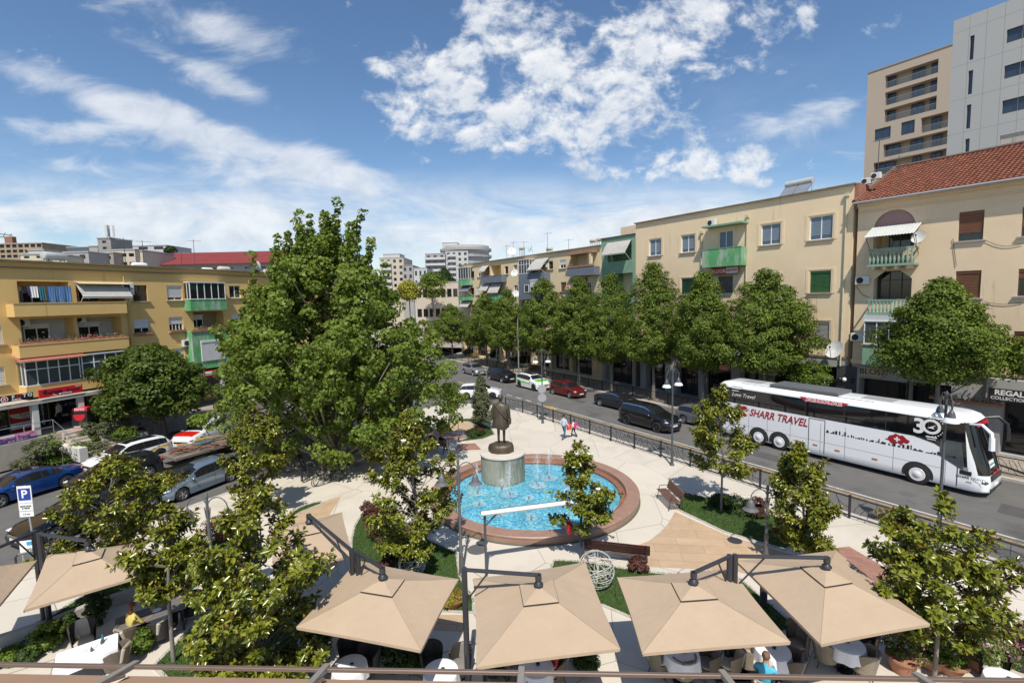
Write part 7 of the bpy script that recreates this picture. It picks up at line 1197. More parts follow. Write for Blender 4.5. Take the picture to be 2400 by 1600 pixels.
# ---------------------------------------------------------------- street furniture
IRON = mt('iron grey paint', (.07, .075, .082), .45, var=(5, .15)); IRONB = mt('black railing paint', (.02, .021, .024), .45, var=(5, .2)); SHADE = mt('lamp bowl', (.7, .72, .7), .25); LGREY2 = mt('lamp grey', (.12, .12, .125), .5, var=(4, .1))
def railing(label, pts, h, n, seed):
    t = thing('railing', label, 'railing', pts[0], 0, 'black railings along the avenue'); o = Vector(pts[0]); seg = []
    for i in range(len(pts) - 1):
        a, b = Vector(pts[i]), Vector(pts[i + 1])
        for k in range(n[i]): seg.append((a.lerp(b, k / n[i]), a.lerp(b, (k + 1) / n[i])))
    pm = None; pan = {}
    for i, (a, b) in enumerate(seg + [(seg[-1][1], seg[-1][1] + (seg[-1][1] - seg[-1][0]))]):
        d = b - a; ang = math.atan2(d.y, d.x); L_ = d.length
        if pm is None: m = MB(); m.box(-.04, .04, -.04, .04, 0, h + .02); m.box(-.05, .05, -.05, .05, h + .021, h + .05); pm = m.build('post', IRONB, t); q = pm
        else: q = pm.copy(); COL.objects.link(q); q.parent = t
        q.location = a - o; q.rotation_euler.z = ang
        if i == len(seg): break
        k = (round(L_, 2), i % 2)
        if k not in pan:
            m = MB(); x0, x1 = .05, L_ - .05; m.box(x0, x1, -.02, .02, h - .06, h - .01); m.box(x0, x1, -.018, .018, .1, .14); cx = L_ * (.5 if i % 2 else .28); W_ = x1 - x0
            def arc(cx, cz, r, a0, a1):
                P_ = []
                for s_ in range(15):
                    a_ = R(a0 + (a1 - a0) * s_ / 14); x, z = cx + r * math.cos(a_), cz + r * math.sin(a_)
                    if x0 - .01 <= x <= x1 + .01 and .13 <= z <= h - .05: P_.append((x, 0, z))
                    else:
                        if len(P_) > 1: m.tube(P_, .014, 4)
                        P_ = []
                if len(P_) > 1: m.tube(P_, .014, 4)
            if i % 2:
                for r in (.34, .6, .86, 1.1): arc(L_ / 2, .12, r, 0, 180)
                for a_ in (50, 90, 130): m.tube([(L_ / 2 + .34 * math.cos(R(a_)), 0, .12 + .34 * math.sin(R(a_))), (L_ / 2 + .84 * math.cos(R(a_)), 0, min(h - .06, .12 + .84 * math.sin(R(a_))))], .012, 4)
            else:
                for r in (.5, .85, 1.2, 1.6): arc(x0, .12, r, 0, 90); arc(x1, h, r, 180, 270)
            q = m.build('panel', IRONB, t); pan[k] = q
        else: q = pan[k].copy(); COL.objects.link(q); q.parent = t
        q.location = a - o; q.rotation_euler.z = ang
    return t
railing('black arc patterned railing along the edge of the square', [SV(22.95, 36.1), SV(23.35, 34), SV(23.45, 15), SV(23.5, 1), SV(23.5, -9)], 1.0, [1, 9, 7, 5], 1); railing('dark railing along the kerb of the far pavement', [SV(35.5, 96), SV(35.5, 3)], .98, [44], 2)
def twin_lamp(label, p, top_px, span, ang, bell=.24, drop=.55, col=None, loop=True, bowl=True, boxes=False, discs=False):
    col = col or IRON; h = zat(*top_px, p) ; t = thing('street_lamp', label, 'street lamp', p, ang, 'twin headed street lamps'); H_ = h - p.z
    MB().lathe([(.13, 0), (.13, .06), (.09, .1), (.075, .75), (.085, .78), (.06, .86), (.05, H_ * .55), (.042, H_), (.06, H_ + .01), (.045, H_ + .1), (.01, H_ + .16)], 12, cap=False).build('pole', col, t, True)
    for s_ in (-1, 1):
        m = MB(); hz = H_ - drop
        pts = [(s_ * .05, 0, H_ - drop * 1.6), (s_ * .09, 0, H_ - .35)] + [(s_ * (span * .5 + span * .5 * math.cos(a) - (0)), 0, H_ - .35 + (.42 if loop else .35) * math.sin(a)) for a in np.linspace(PI, .05, 9)] + [(s_ * span, 0, hz + .12)]
        m.tube(pts, .02, 6)
        if loop: m.tube([(s_ * (span * .82 + .16 * math.cos(a)), 0, H_ - .3 + .22 * math.sin(a)) for a in np.linspace(0, 2 * PI, 14)], .012, 4)
        a_ = m.build('arm', col, t, True); m = MB(); c = (s_ * span, 0, hz); k = bell / .24
        m.lathe([(.02, .12), (.035, .1), (.05, .04), (.07 * k, .02), (.1 * k, -.06), (.125 * k, -.18 * k), (.13 * k, -.2 * k)] + ([(.2 * k, -.25 * k), (.23 * k, -.27 * k), (.2 * k, -.265 * k)] if not bowl else []), 16, c, cap=False); hd = m.build('lamp_head', col, a_, True)
        m = MB(); m.lathe([(.13 * k, -.19 * k), (.2 * k, -.25 * k), (bell, -.34 * k), (bell * .97, -.36 * k), (.01, -.33 * k)] if bowl else [(.19 * k, -.262 * k), (.1 * k, -.32 * k), (.01, -.34 * k)], 16, c, cap=False); m.build('lamp_shade', SHADE, a_, True)
    if discs:
        m = MB()
        for z in discs: m.T = Matrix.Translation((-.03, -.07, z)) @ Matrix.Rotation(R(90), 4, 'X'); m.lathe([(.34, -.01), (.34, .01)], 24); m.build('sign_disc', LTGREY, t); m = MB()
    return t
def tow(x, y): return math.atan2(y, x)
SA = math.atan2(SD.y, SD.x)
twin_lamp('tall twin lamp with white bowls at the railing beside the magnolia lawn', G(1575, 1090), (1577, 868), .52, SA + PI / 2, .25); twin_lamp('tall grey twin lamp in front of the coach windscreen side', SV(23.2, 5.9), (2230, 925), .42, R(70), .26); twin_lamp('lamp pole with two grey sign discs beside the walking father and child', G(1272, 991), (1274, 822), .5, R(5), .24, discs=(2.75, 2.05))
twin_lamp('short twin lamp with grey bell shades on the right of the square', G(1795, 1303), (1803, 1145), .62, R(0), .30, .45, LGREY2, False, False); twin_lamp('short twin lamp with grey bell shades among the left magnolias', G(505, 1420), (484, 1165), .66, R(0), .33, .45, LGREY2, False, False); twin_lamp('slim twin lamp standing in front of the pool, beside the curved lawn', G(1082, 1346), (1077, 1083), .6, R(0), .26, .5, LGREY2, False, False)
p = SV(35.9, 53); t = thing('street_light', 'tall modern street light with a flat arm among the lindens', 'street light', p, SA + PI); h = zat(1206, 738, p); MB().lathe([(.1, 0), (.08, 1), (.05, h)], 10).build('pole', LTGREY, t, True); m = MB(); m.tube([(0, 0, h - .1), (0, .9, h + .05), (0, 1.9, h + .08)], .035, 6); m.box(-.12, .12, 1.7, 2.5, h + .03, h + .12); m.build('arm', LTGREY, t)
# railway of small signs
p = G(82, 1288); t = thing('parking_sign', 'leaning blue and white parking sign on a grey post at the left kerb', 'sign', p, R(8)); h = zat(55, 1137, p); m = MB(); m.tube([(0, 0, 0), (-.12, 0, h)], .035, 8); m.build('post', STEEL, t); BD = h
for z0, z1_, nm in ((BD - .72, BD, 'p'), (BD - 1.05, BD - .74, 'a'), (BD - 1.3, BD - 1.08, 'b')):
    o = MB().box(-.36, .16, -.06, -.04, z0, z1_).build('sign_panel', WHITE, t)
    if nm == 'p': MB().box(-.32, .12, -.066, -.06, z0 + .12, z1_ - .1).build('sign_field', BLUEP, o); letters('P', WHITE, o, .46, upright(-.1, -.072, (z0 + z1_) / 2 + .01), bold=.01)
    else: letters('08:00-20:00\nE HENE' if nm == 'a' else '1-7 ore', BLACK, o, .085, upright(-.1, -.068, (z0 + z1_) / 2))
NE = thing('no_entry_sign', 'round red no entry sign on a post among the avenue beds', 'sign', G(*zc(885, 560)), R(20)); MB().tube([(0, 0, 0), (0, 0, 2.3)], .03, 6).build('post', STEEL, NE); m = MB(); m.T = Matrix.Translation((0, -.05, 2.0)) @ Matrix.Rotation(R(90), 4, 'X'); m.lathe([(.4, 0), (.4, .02), (.01, .02)], 24, cap=False); o = m.build('sign_panel', RED, NE); MB().box(-.27, .27, -.085, -.075, 1.94, 2.06).build('sign_bar', WHITE, o)
p = G(1337, 872); t = thing('round_sign', 'dark back of a round sign on a post by the outdoor seating', 'sign', p, R(15)); MB().tube([(0, 0, 0), (0, 0, 2.6)], .03, 6).build('post', DKGREY, t); m = MB(); m.T = Matrix.Translation((0, -.05, 2.35)) @ Matrix.Rotation(R(90), 4, 'X'); m.lathe([(.33, 0), (.33, .02)], 24); m.build('sign_panel', DKGREY, t)
tp = G(*zs(1330, 1165)); t = thing('price_totem', 'black upright shop totem with red cap and white lines', 'sign', tp, R(12)); MB().bbox(-.52, .46, -.14, .3, 0, 2.75, .03).build('body', BLACK, t); MB().bbox(-.42, .5, -.16, .3, 2.78, 3.02, .02).build('cap', SRED, t); letters('FOTO', WHITE, t, .22, upright(.05, -.17, 2.9), bold=.006); m = MB(); m.add([(-.03 + .36 * math.cos(a), -.15, 2.55 - .45 * math.sin(a)) for a in np.linspace(0, PI, 14)], [tuple(range(14))]); m.build('emblem', SRED, t)
m = MB(); rr = random.Random(6)
for k in range(15): w_ = rr.uniform(.22, .62); m.box(-.4, -.4 + w_, -.15, -.145, .2 + .105 * k, .255 + .105 * k)
m.build('lettering', PINKW, t); MB().box(-.5, .4, -.152, -.146, 1.5, 1.64).build('band', SRED, t)
p = G(*zs(860, 1105)); t = thing('square_planter', 'square red planter with a small green plant by the steps', 'plant pot', p); MB().add([(-.3, -.3, 0), (.3, -.3, 0), (.3, .3, 0), (-.3, .3, 0), (-.36, -.36, .75), (.36, -.36, .75), (.36, .36, .75), (-.36, .36, .75)], [(0, 3, 2, 1), (4, 5, 6, 7), (0, 1, 5, 4), (1, 2, 6, 5), (2, 3, 7, 6), (3, 0, 4, 7)]).build('pot', mt('red planter', (.55, .05, .03), .5), t); rg = np.random.default_rng(2); V, F, c = cloud(rg, rg.normal(0, .14, (14, 3)) + np.array([0, 0, 1.0]), 40, .15, .1); put('foliage', raw_mesh('foliage', V, F, [L_FRESH], col=c), t)
p = G(*zs(1480, 1180)); t = thing('street_sign_board', 'small black A board standing right of the totem', 'sign', p, R(10)); m = MB(); m.quad((-.32, -.25, 0), (.32, -.25, 0), (.32, 0, .95), (-.32, 0, .95)); m.quad((-.32, .25, 0), (-.32, 0, .95), (.32, 0, .95), (.32, .25, 0)); m.build('board', BLACK, t); MB().box(-.2, .1, -.2, -.19, .35, .7).build('label', WHITE, t)
for k in range(6): a = G(*zl(470 + 45 * k, 500 - 12 * k)); m = MB(); m.box(-.28, .28, -.5, .5, .03, .05); o = m.build('kerb_stripe', (mt('kerb yellow', (.55, .33, .03), .7), mt('kerb red', (.35, .15, .1), .7))[k % 2], loc=a, rz=LR); struct(o)
# low wall along the left lawn and the hoop beside the umbrella mast
m = MB(); W_ = [G(-30, 1528), G(111, 1482), G(240, 1428), G(372, 1384)]
for a, b in zip(W_[:-1], W_[1:]): d = (b - a).normalized(); q = Vector((-d.y, d.x, 0)) * .11; m.prism([tuple((a - q).xy), tuple((b + d * .05 - q).xy), tuple((b + d * .05 + q).xy), tuple((a + q).xy)], 0, .38)
tag(m.build('low_wall', mt('wall stone', (.36, .34, .31), .85, var=(3, .12))), 'low grey stone edge wall between the left lawn and the tables', 'wall')
p = G(*ze(390, 270)); t = tag(MB().tube([(-.3, 0, 0), (-.3, 0, .75), (-.22, 0, .85), (.5, .1, .85), (.58, .1, .75), (.58, .1, 0)], .035, 8).build('hoop', BLACK, loc=p, rz=R(25)), 'black steel hoop standing on the paving beside the left umbrella mast', 'bike stand')
t = thing('rental_post', 'white board with blue mark by the left umbrella mast', 'sign', G(*ze(470, 190)), R(15)); MB().box(-.35, .35, -.03, .03, .7, 1.15).build('panel', WHITE, t); MB().box(-.12, .28, -.04, -.031, .98, 1.12).build('mark', mt('sky blue', (.05, .3, .55), .5), t); m = MB(); m.tube([(-.3, 0, 0), (-.3, 0, .7)], .03, 6); m.build('leg', STEEL, t); m = MB(); m.tube([(.3, 0, 0), (.3, 0, .7)], .03, 6); m.build('leg', STEEL, t); letters('otas', DKGREY, t, .2, upright(0, -.04, .82))
p = G(1789, 1421); tag(MB().lathe([(.11, 0), (.11, .72), (.13, .74), (.13, .86), (.1, .9), (.01, .91)], 16, cap=False).build('bollard_light', DKGREY, None, True, loc=p), 'dark round bollard light in the grass between two umbrellas', 'bollard'); p = G(234, 1398)
# frame with a rolled blind in front of the pool
a, b = G(*z5(470, 725)), G(*z5(1218, 608)); t = thing('awning_frame', 'freestanding steel frame with a rolled white blind in front of the pool', 'awning frame', a, math.atan2((b - a).y, (b - a).x)); L_ = (b - a).length; h = 2.35; m = MB(); m.box(-.04, .04, -.04, .04, 0, h); m.build('post', IRON, t); m = MB(); m.box(L_ - .04, L_ + .04, -.04, .04, 0, h); m.build('post', IRON, t); m = MB(); m.tube([(.04, 0, h - .45), (.5, 0, h - .02)], .03, 5); m.build('brace', IRON, t); m = MB(); m.tube([(L_ - .04, 0, h - .45), (L_ - .5, 0, h - .02)], .03, 5); m.build('brace', IRON, t); MB().bbox(-.15, L_ + .2, -.1, .1, h, h + .07, .02).build('cross_bar', IRON, t); m = MB(); m.tube([(-.15, -.12, h + .05), (L_ + .2, -.12, h + .05)], .085, 10); m.build('blind_roll', WHITE, t, True)
def wire_ball(label, p, r, rz_, seed):
    q = random.Random(seed); t = thing('wire_sphere', label, 'garden ornament', p, 0, 'white wire spheres'); m = MB()
    for k in range(18):
        M_ = Matrix.Rotation(q.uniform(0, PI), 4, 'Z') @ Matrix.Rotation(q.uniform(0, PI), 4, 'X'); off = q.uniform(-.6, .6); rr_ = math.sqrt(1 - off * off)
        m.tube([M_ @ Vector((rr_ * math.cos(a) * r, rr_ * math.sin(a) * r, off * r)) + Vector((0, 0, r * rz_)) for a in np.linspace(0, 2 * PI, 20)], .011, 4, cap=False)
    for v in range(len(m.v)): x, y, z = m.v[v]; m.v[v] = (x, y, max(.02, z * 1.0))
    m.build('wires', mt('white wire', (.45, .44, .40), .7), t)
wire_ball('flattened white wire sphere on the curved lawn behind an umbrella', G(*z4(1568, 700)), .5, .75, 1); wire_ball('tall white wire sphere at the foot of the rolled blind frame', G(*z5(1335, 800)), .62, .95, 2)
p = G(*z5(205, 945)); t = thing('flower_tub', 'low round tub of yellow green plants on the lawn tip', 'plant pot', p); MB().lathe([(.32, 0), (.42, .22), (.44, .24), (.38, .2), (.01, .2)], 20, cap=False).build('tub', mt('wood tub', (.25, .12, .05), .8), t, True); rg = np.random.default_rng(8); C = rg.normal(0, .2, (30, 3)) * np.array([1, 1, .12]) + np.array([0, 0, .27]); V, F, c = cloud(rg, C, 40, .1, .05); put('plants', raw_mesh('plants', V, F, [L_YELL], col=c), t)
p = G(1329, 1262); rr = random.Random(1); t = thing('hanging_basket', 'small red flower basket hanging in the magnolia before the pool', 'basket', Vector((G(1372, 1307).x - .62, G(1372, 1307).y - .1, 1.0))); MB().lathe([(.05, 0), (.12, .2), (.13, .42), (.1, .44), (.01, .42)], 12, cap=False).build('pot', RED, t, True); MB().tube([(0, 0, .44), (0, 0, .9)], .008, 4).build('hook', DKGREY, t)
BWOOD = mt('bench wood', (.16, .085, .06), .6, var=(8, .25))
def bench(label, p, rz, L_=1.8, col=None, arm=True):
    """bench facing +y"""
    t = thing('park_bench', label, 'bench', p, rz, 'benches of the square'); w = col or BWOOD; m = MB()
    for k in range(5): y = -.02 + .1 * k; m.bbox(-L_ / 2, L_ / 2, y, y + .075, .42 + .01 * (k == 4), .455, .008)
    m.build('seat', w, t); m = MB()
    for k in range(4): z = .5 + .1 * k; m.add([(-L_ / 2, -.06 - .03 * k, z), (L_ / 2, -.06 - .03 * k, z), (L_ / 2, -.085 - .03 * k, z + .075), (-L_ / 2, -.085 - .03 * k, z + .075), (-L_ / 2, -.1 - .03 * k, z), (L_ / 2, -.1 - .03 * k, z), (L_ / 2, -.125 - .03 * k, z + .075), (-L_ / 2, -.125 - .03 * k, z + .075)], [(0, 1, 2, 3), (5, 4, 7, 6), (3, 2, 6, 7), (1, 0, 4, 5)])
    m.build('backrest', w, t)
    for x in (-L_ / 2 + .15, L_ / 2 - .15): m = MB(); m.tube([(x, -.26, .92), (x, -.1, .46), (x, -.16, .2), (x, -.24, 0)], .022, 6); m.tube([(x, -.1, .42), (x, .42, .41), (x, .44, .2), (x, .5, 0)], .022, 6); m.tube([(x, -.17, .66), (x, .1, .68), (x, .36, .66), (x, .42, .42)], .018, 6) if arm else None; m.build('frame', IRONB, t, True)
    return t
bench('dark slatted bench with scrolled iron arms at the right lawn corner', G(*z7(1935, 1110)), R(95), 1.7); a, b = G(*z5(1330, 600)), G(*z5(1665, 640)); bench('long dark bench seen from behind, facing the tan paving', (a + b) / 2, math.atan2((b - a).y, (b - a).x), 2.4, mt('dark bench wood', (.075, .025, .02), .55, var=(8, .25)), False); bench('bench in the shade of the plane tree left of the statue', G(1022, 1058), R(-30), 1.8)
# ---- cantilever umbrellas
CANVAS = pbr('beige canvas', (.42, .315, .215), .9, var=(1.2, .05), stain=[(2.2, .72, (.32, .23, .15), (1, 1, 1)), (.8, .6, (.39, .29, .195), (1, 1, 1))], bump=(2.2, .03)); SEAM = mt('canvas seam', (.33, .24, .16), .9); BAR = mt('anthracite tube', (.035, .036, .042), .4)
def umbrella(label, cs, mast, h=2.42, top=2.92, hubpx=None):
    C4 = [G(*c, h) for c in cs]; ctr = sum(C4, Vector()) / 4; ap = Vector((ctr.x, ctr.y, top)); mb_ = Vector((mast.x, mast.y, 0)); t = thing('umbrella', label, 'umbrella', mb_, 0, 'beige cantilever umbrellas over the terrace'); lo_ = [c - mb_ for c in C4]; ap = ap - mb_; m = MB()
    if sum(lo_[i].x * lo_[(i + 1) % 4].y - lo_[(i + 1) % 4].x * lo_[i].y for i in range(4)) < 0: lo_ = lo_[::-1]
    n = 8
    for i in range(4):
        a, b = lo_[i], lo_[(i + 1) % 4]; E_ = [a.lerp(b, k / n) + (ap - a.lerp(b, k / n)) * Vector((1, 1, 0)).length * 0 + (Vector((ap.x, ap.y, h)) - a.lerp(b, .5)) * (.02 * math.sin(PI * k / n)) - Vector((0, 0, .012 * math.sin(PI * k / n))) for k in range(n + 1)]; inner = [ap.lerp(e, .24) for e in E_]; mid = [ap.lerp(e, .62) - Vector((0, 0, .012)) for e in E_]
        for k in range(n): m.quad(E_[k], E_[k + 1], mid[k + 1], mid[k]); m.quad(mid[k], mid[k + 1], inner[k + 1], inner[k]); d = Vector((0, 0, -.07)); m.quad(E_[k], E_[k] + d, E_[k + 1] + d, E_[k + 1])
    o = m.build('canopy', CANVAS, t); m = MB(); q = [ap.lerp(c, .27) + Vector((0, 0, .035)) for c in lo_]; tp_ = ap + Vector((0, 0, .06))
    for i in range(4): m.add([q[i], q[(i + 1) % 4], tp_], [(0, 1, 2)])
    m.build('vent_cap', CANVAS, o)
    for i in range(4): m = MB(); m.tube([q[i] - Vector((0, 0, .02)), q[(i + 1) % 4] - Vector((0, 0, .02))], .014, 4); m.build('cap_edge', BAR, o)
    for c in lo_: m = MB(); m.tube([ap.lerp(c, .25), ap.lerp(c, .62) - Vector((0, 0, .009)), c], .007, 4); m.build('seam', SEAM, o)
    for c in lo_: m = MB(); m.tube([ap - Vector((0, 0, .12)), c - Vector((0, 0, .05))], .018, 5); m.build('rib', BAR, t)
    m = MB(); m.tube([(0, 0, 0), (0, 0, 3.22)], .075, 8); m.build('mast', BAR, t); MB().box(-.45, .45, -.45, .45, .005, .08).build('base', DKGREY, t)
    e = ap + Vector((0, 0, .34)); m = MB(); m.tube([(0, 0, 3.18), (e.x, e.y, e.z)], .05, 8); m.tube([(0, 0, 2.3), (e.x * .34, e.y * .34, 3.18 + (e.z - 3.18) * .34)], .022, 6); m.build('arm', BAR, t)
    MB().lathe([(.03, .34), (.075, .36), (.08, .22), (.05, .2), (.11, .13), (.12, .1), (.02, .09)], 14, ap, cap=False).build('hub', BAR, t, True); m = MB(); m.tube([(.07, 0, 1.25), (.16, -.04, 1.25), (.18, -.05, 1.4)], .02, 5); m.build('crank', BAR, t); return t
mA = G(838, 1297, 3.15); mB = G(1088, 1337, 3.15); mC = G(1710, 1306, 3.15); mD = G(1723, 1305, 3.15); mE = G(119, 1482); fx = lambda v: Vector((v.x, v.y, 0))
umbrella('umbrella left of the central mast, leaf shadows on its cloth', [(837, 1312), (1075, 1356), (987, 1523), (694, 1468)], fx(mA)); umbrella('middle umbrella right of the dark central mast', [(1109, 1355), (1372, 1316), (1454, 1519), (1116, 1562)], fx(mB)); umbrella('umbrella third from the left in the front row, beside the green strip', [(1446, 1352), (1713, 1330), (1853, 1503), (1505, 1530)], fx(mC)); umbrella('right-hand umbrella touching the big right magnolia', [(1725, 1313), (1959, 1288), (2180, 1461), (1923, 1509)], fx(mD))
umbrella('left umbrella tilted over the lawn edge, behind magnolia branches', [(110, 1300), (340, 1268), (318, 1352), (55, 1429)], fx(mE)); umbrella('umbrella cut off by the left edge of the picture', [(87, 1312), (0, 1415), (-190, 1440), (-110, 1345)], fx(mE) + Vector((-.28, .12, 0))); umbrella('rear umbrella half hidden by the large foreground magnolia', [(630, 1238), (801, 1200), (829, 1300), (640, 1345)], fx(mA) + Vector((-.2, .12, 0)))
# ---- the folding awnings below the camera
AWN = pbr('brown awning cloth', (.33, .21, .135), .85, var=(1, .06)); BARB = mt('bronze bar', (.16, .115, .09), .5, .2, var=(4, .08))
aZ = 3.0; _a, _b = G(0, 1556, aZ), G(2400, 1594, aZ); AS = (_b.y - _a.y) / (_b.x - _a.x); XS = [G(x, 1575, aZ).x for x in (-160, 296, 758, 1222, 1692, 2140, 2560)]
def ay(x): return _a.y + AS * (x - _a.x)
for i, (x0, x1) in enumerate(zip(XS[:-1], XS[1:])):
    t = thing('terrace_awning', ('awning section at the left end below the camera', 'second awning section from the left, with the sloping beam', 'awning section below the left round tables', 'awning section below the middle umbrella', 'awning section below the man in blue', 'awning section at the right end below the camera')[i], 'awning', (x0, ay(x0), aZ), math.atan(AS), 'terrace awnings below the camera'); w_ = x1 - x0 - .02
    MB().bbox(.0, w_, -.035, .035, -.03, .035, .01).build('front_bar', BARB, t); m = MB()
    for k in range(12):
        y0, y1 = -.16 - 3.2 * k / 12, -.16 - 3.2 * (k + 1) / 12; z0, z1_ = -.06 + .075 * k, -.06 + .075 * (k + 1); m.quad((.05, y0, z0), (.05, y1, z1_), (w_ - .05, y1, z1_), (w_ - .05, y0, z0))
    m.build('cloth', AWN, t); m = MB(); m.T = Matrix.Rotation(R(-16), 4, 'X'); m.bbox(-.06, .06, -3.4, .1, -.03, .075, .01); m.build('beam', mt('pale aluminium beam', (.36, .33, .29), .4, .3, var=(3, .08)), t); m = MB(); m.tube([(.12, -.3, .06), (-.7, -1.6, .42)], .03, 6); m.build('strut', BARB, t)
# ---------------------------------------------------------------- people and the statue
def skinned(name, J, E, mats=None, bone_m=None, parent=None, sub=1, root='pelvis'):
    """one continuous body grown round a skeleton: J joint -> (x, y, z, radius)"""
    ks = list(J); me = bpy.data.meshes.new(name); me.from_pydata([J[k][:3] for k in ks], [(ks.index(a), ks.index(b)) for a, b in E], []); o = bpy.data.objects.new(name, me); COL.objects.link(o)
    sm = o.modifiers.new('s', 'SKIN'); sm.use_smooth_shade = True
    for i, k in enumerate(ks): r = J[k][3]; me.skin_vertices[0].data[i].radius = (r, r) if not isinstance(r, tuple) else r; me.skin_vertices[0].data[i].use_root = (k == root)
    su = o.modifiers.new('u', 'SUBSURF'); su.levels = sub; su.render_levels = sub; bpy.context.view_layer.update()
    m2 = bpy.data.meshes.new_from_object(o.evaluated_get(bpy.context.evaluated_depsgraph_get())); bpy.data.objects.remove(o); bpy.data.meshes.remove(me); m2.name = name; m2.materials.clear()
    for m in mats: m2.materials.append(m)
    if bone_m:
        B = [(Vector(J[a][:3]), Vector(J[b][:3]), k) for a, b, k in bone_m]; idx = []
        for p in m2.polygons:
            c = p.center; best = (9e9, 0)
            for a, b, k in B: d = b - a; t = max(0, min(1, (c - a).dot(d) / max(1e-9, d.length_squared))); q = (a + d * t - c).length_squared; best = min(best, (q, k))
            idx.append(best[1])
        m2.polygons.foreach_set('material_index', idx)
    o = bpy.data.objects.new(name, m2); COL.objects.link(o); o.parent = parent; return o
SKIN_ = mt('skin', (.42, .24, .16), .6)
def cl(n, c): return mt('cloth ' + n, c, .9, var=(8, .12))
def person(label, p, rz, pose, top, low, hair, h=1.74, shoe=None, sleeve=True, longhair=False, arms=None, bare_legs=False, head=0.0, parent=None, group=None, bag=None, fem=False, mats=None):
    """faces +x; pose: stand, walk, sit, bend"""
    t = thing('person', label, 'person', p, rz, group); k = h / 1.75; sw = .17 if fem else .19; dz = 0; J = {}
    def j(n, x, y, z, r): J[n] = (x * k, y * k, z * k, r * k if not isinstance(r, tuple) else (r[0] * k, r[1] * k))
    if pose == 'sit': pz = .52; dz = .95 - pz
    else: pz = .95
    ln = dict(bend=.42, sit=.05).get(pose, 0.0)
    def up(z): return (ln * (z - .95) / .55, z - dz - (ln * .12 if pose == 'bend' else 0) * (z - .95))
    j('pelvis', 0, 0, pz, (.125, .15)); 
    for n, z, r in (('waist', 1.1, (.105, .13)), ('chest', 1.3, (.12, .165)), ('neck', 1.47, .055)): x, zz = up(z); j(n, x, 0, zz, r)
    x, zz = up(1.56); j('chin', x + .015 + head * .02, 0, zz, .068); x, zz = up(1.66); j('skull', x + .015 + head * .05, 0, zz, (.092, .082)); x, zz = up(1.72); j('crown', x + .01 + head * .05, 0, zz, .065)
    E = [('pelvis', 'waist'), ('waist', 'chest'), ('chest', 'neck'), ('neck', 'chin'), ('chin', 'skull'), ('skull', 'crown')]; B = [('pelvis', 'waist', 0), ('waist', 'chest', 0), ('chest', 'neck', 0), ('neck', 'chin', 2), ('chin', 'crown', 2)]
    for s_, c in ((1, 'l'), (-1, 'r')):
        f = s_ if pose == 'walk' else 0
        if pose == 'sit': K, A = (.42, .11, .5), (.44, .11, .09)
        else: K, A = (.13 * max(0, f) + .02 - .04 * max(0, -f), .1, .5), (.22 * max(0, f) - .32 * max(0, -f), .1, .08 + .05 * max(0, -f))
        j('hip' + c, .0 if pose != 'sit' else .05, s_ * .095, pz - .06, .088); j('knee' + c, K[0], s_ * K[1], K[2], .06); j('ankle' + c, A[0], s_ * A[1], A[2], .043); j('toe' + c, A[0] + .15, s_ * A[1], A[2] - .045, .035)
        E += [('pelvis', 'hip' + c), ('hip' + c, 'knee' + c), ('knee' + c, 'ankle' + c), ('ankle' + c, 'toe' + c)]; B += [('pelvis', 'hip' + c, 1), ('hip' + c, 'knee' + c, 1), ('knee' + c, 'ankle' + c, 2 if bare_legs else 1), ('ankle' + c, 'toe' + c, 3)]
        x, zz = up(1.40); j('sh' + c, x, s_ * sw, zz, .062); ar = (arms or {}).get(c, 'table' if pose == 'sit' else ('fwd' if pose == 'bend' else ('swing' if pose == 'walk' else 'down')))
        if ar == 'table': el, wr_ = (x + .12, .26, zz - .24), (x + .34, .16, zz - .26)
        elif ar == 'fwd': el, wr_ = (x + .1, .22, zz - .26), (x + .24, .18, zz - .46)
        elif ar == 'swing': el, wr_ = (x - .07 * s_, .24, zz - .28), (x - .02 * s_ + .08, .25, zz - .5)
        elif ar == 'out': el, wr_ = (x, .3, zz - .24), (x + .1, .36, zz - .42)
        else: el, wr_ = (x - .02, .23, zz - .29), (x + .04, .25, zz - .54)
        j('el' + c, el[0], s_ * el[1], el[2], .042); j('wr' + c, wr_[0], s_ * wr_[1], wr_[2], .028); E += [('chest', 'sh' + c), ('sh' + c, 'el' + c), ('el' + c, 'wr' + c)]; B += [('sh' + c, 'el' + c, 0), ('el' + c, 'wr' + c, 0 if sleeve else 2)]
        d = (Vector(wr_) - Vector(el)).normalized(); pl = Vector(wr_) + d * .07; j('palm' + c, pl.x, s_ * pl.y, pl.z, .026); E.append(('wr' + c, 'palm' + c)); B.append(('wr' + c, 'palm' + c, 2)); q = d.orthogonal().normalized(); q2 = d.cross(q)
        for i, (o_, l) in enumerate(((-.026, .07), (-.009, .085), (.009, .08), (.026, .06), (-.04, .045))):
            b = pl + q * o_ + d * (.02 if i < 4 else -.03); e = b + d * l * .55 + q2 * .008; g = e + d * l * .4 + q2 * .022
            for nm, v, r in ((f'f{i}a', b, .0095), (f'f{i}b', e, .009), (f'f{i}c', g, .008)): j(nm + c, v.x, s_ * v.y, v.z, r)
            E += [('palm' + c, f'f{i}a' + c), (f'f{i}a' + c, f'f{i}b' + c), (f'f{i}b' + c, f'f{i}c' + c)]; B.append(('palm' + c, f'f{i}c' + c, 2))
    skinned('body', J, E, mats or [top, low, SKIN_, shoe or BLACK], B, t)
    S_ = Vector(J['skull'][:3]); m = MB()
    if not mats:
        m.ball((S_.x - .018 * k, S_.y, S_.z + .022 * k), (.104 * k, .094 * k, .1 * k), 12, 8)
        if longhair: m.ball((S_.x - .06 * k, 0, S_.z - .1 * k), (.06 * k, .085 * k, .15 * k), 10, 7)
        m.build('hair', hair, t, True)
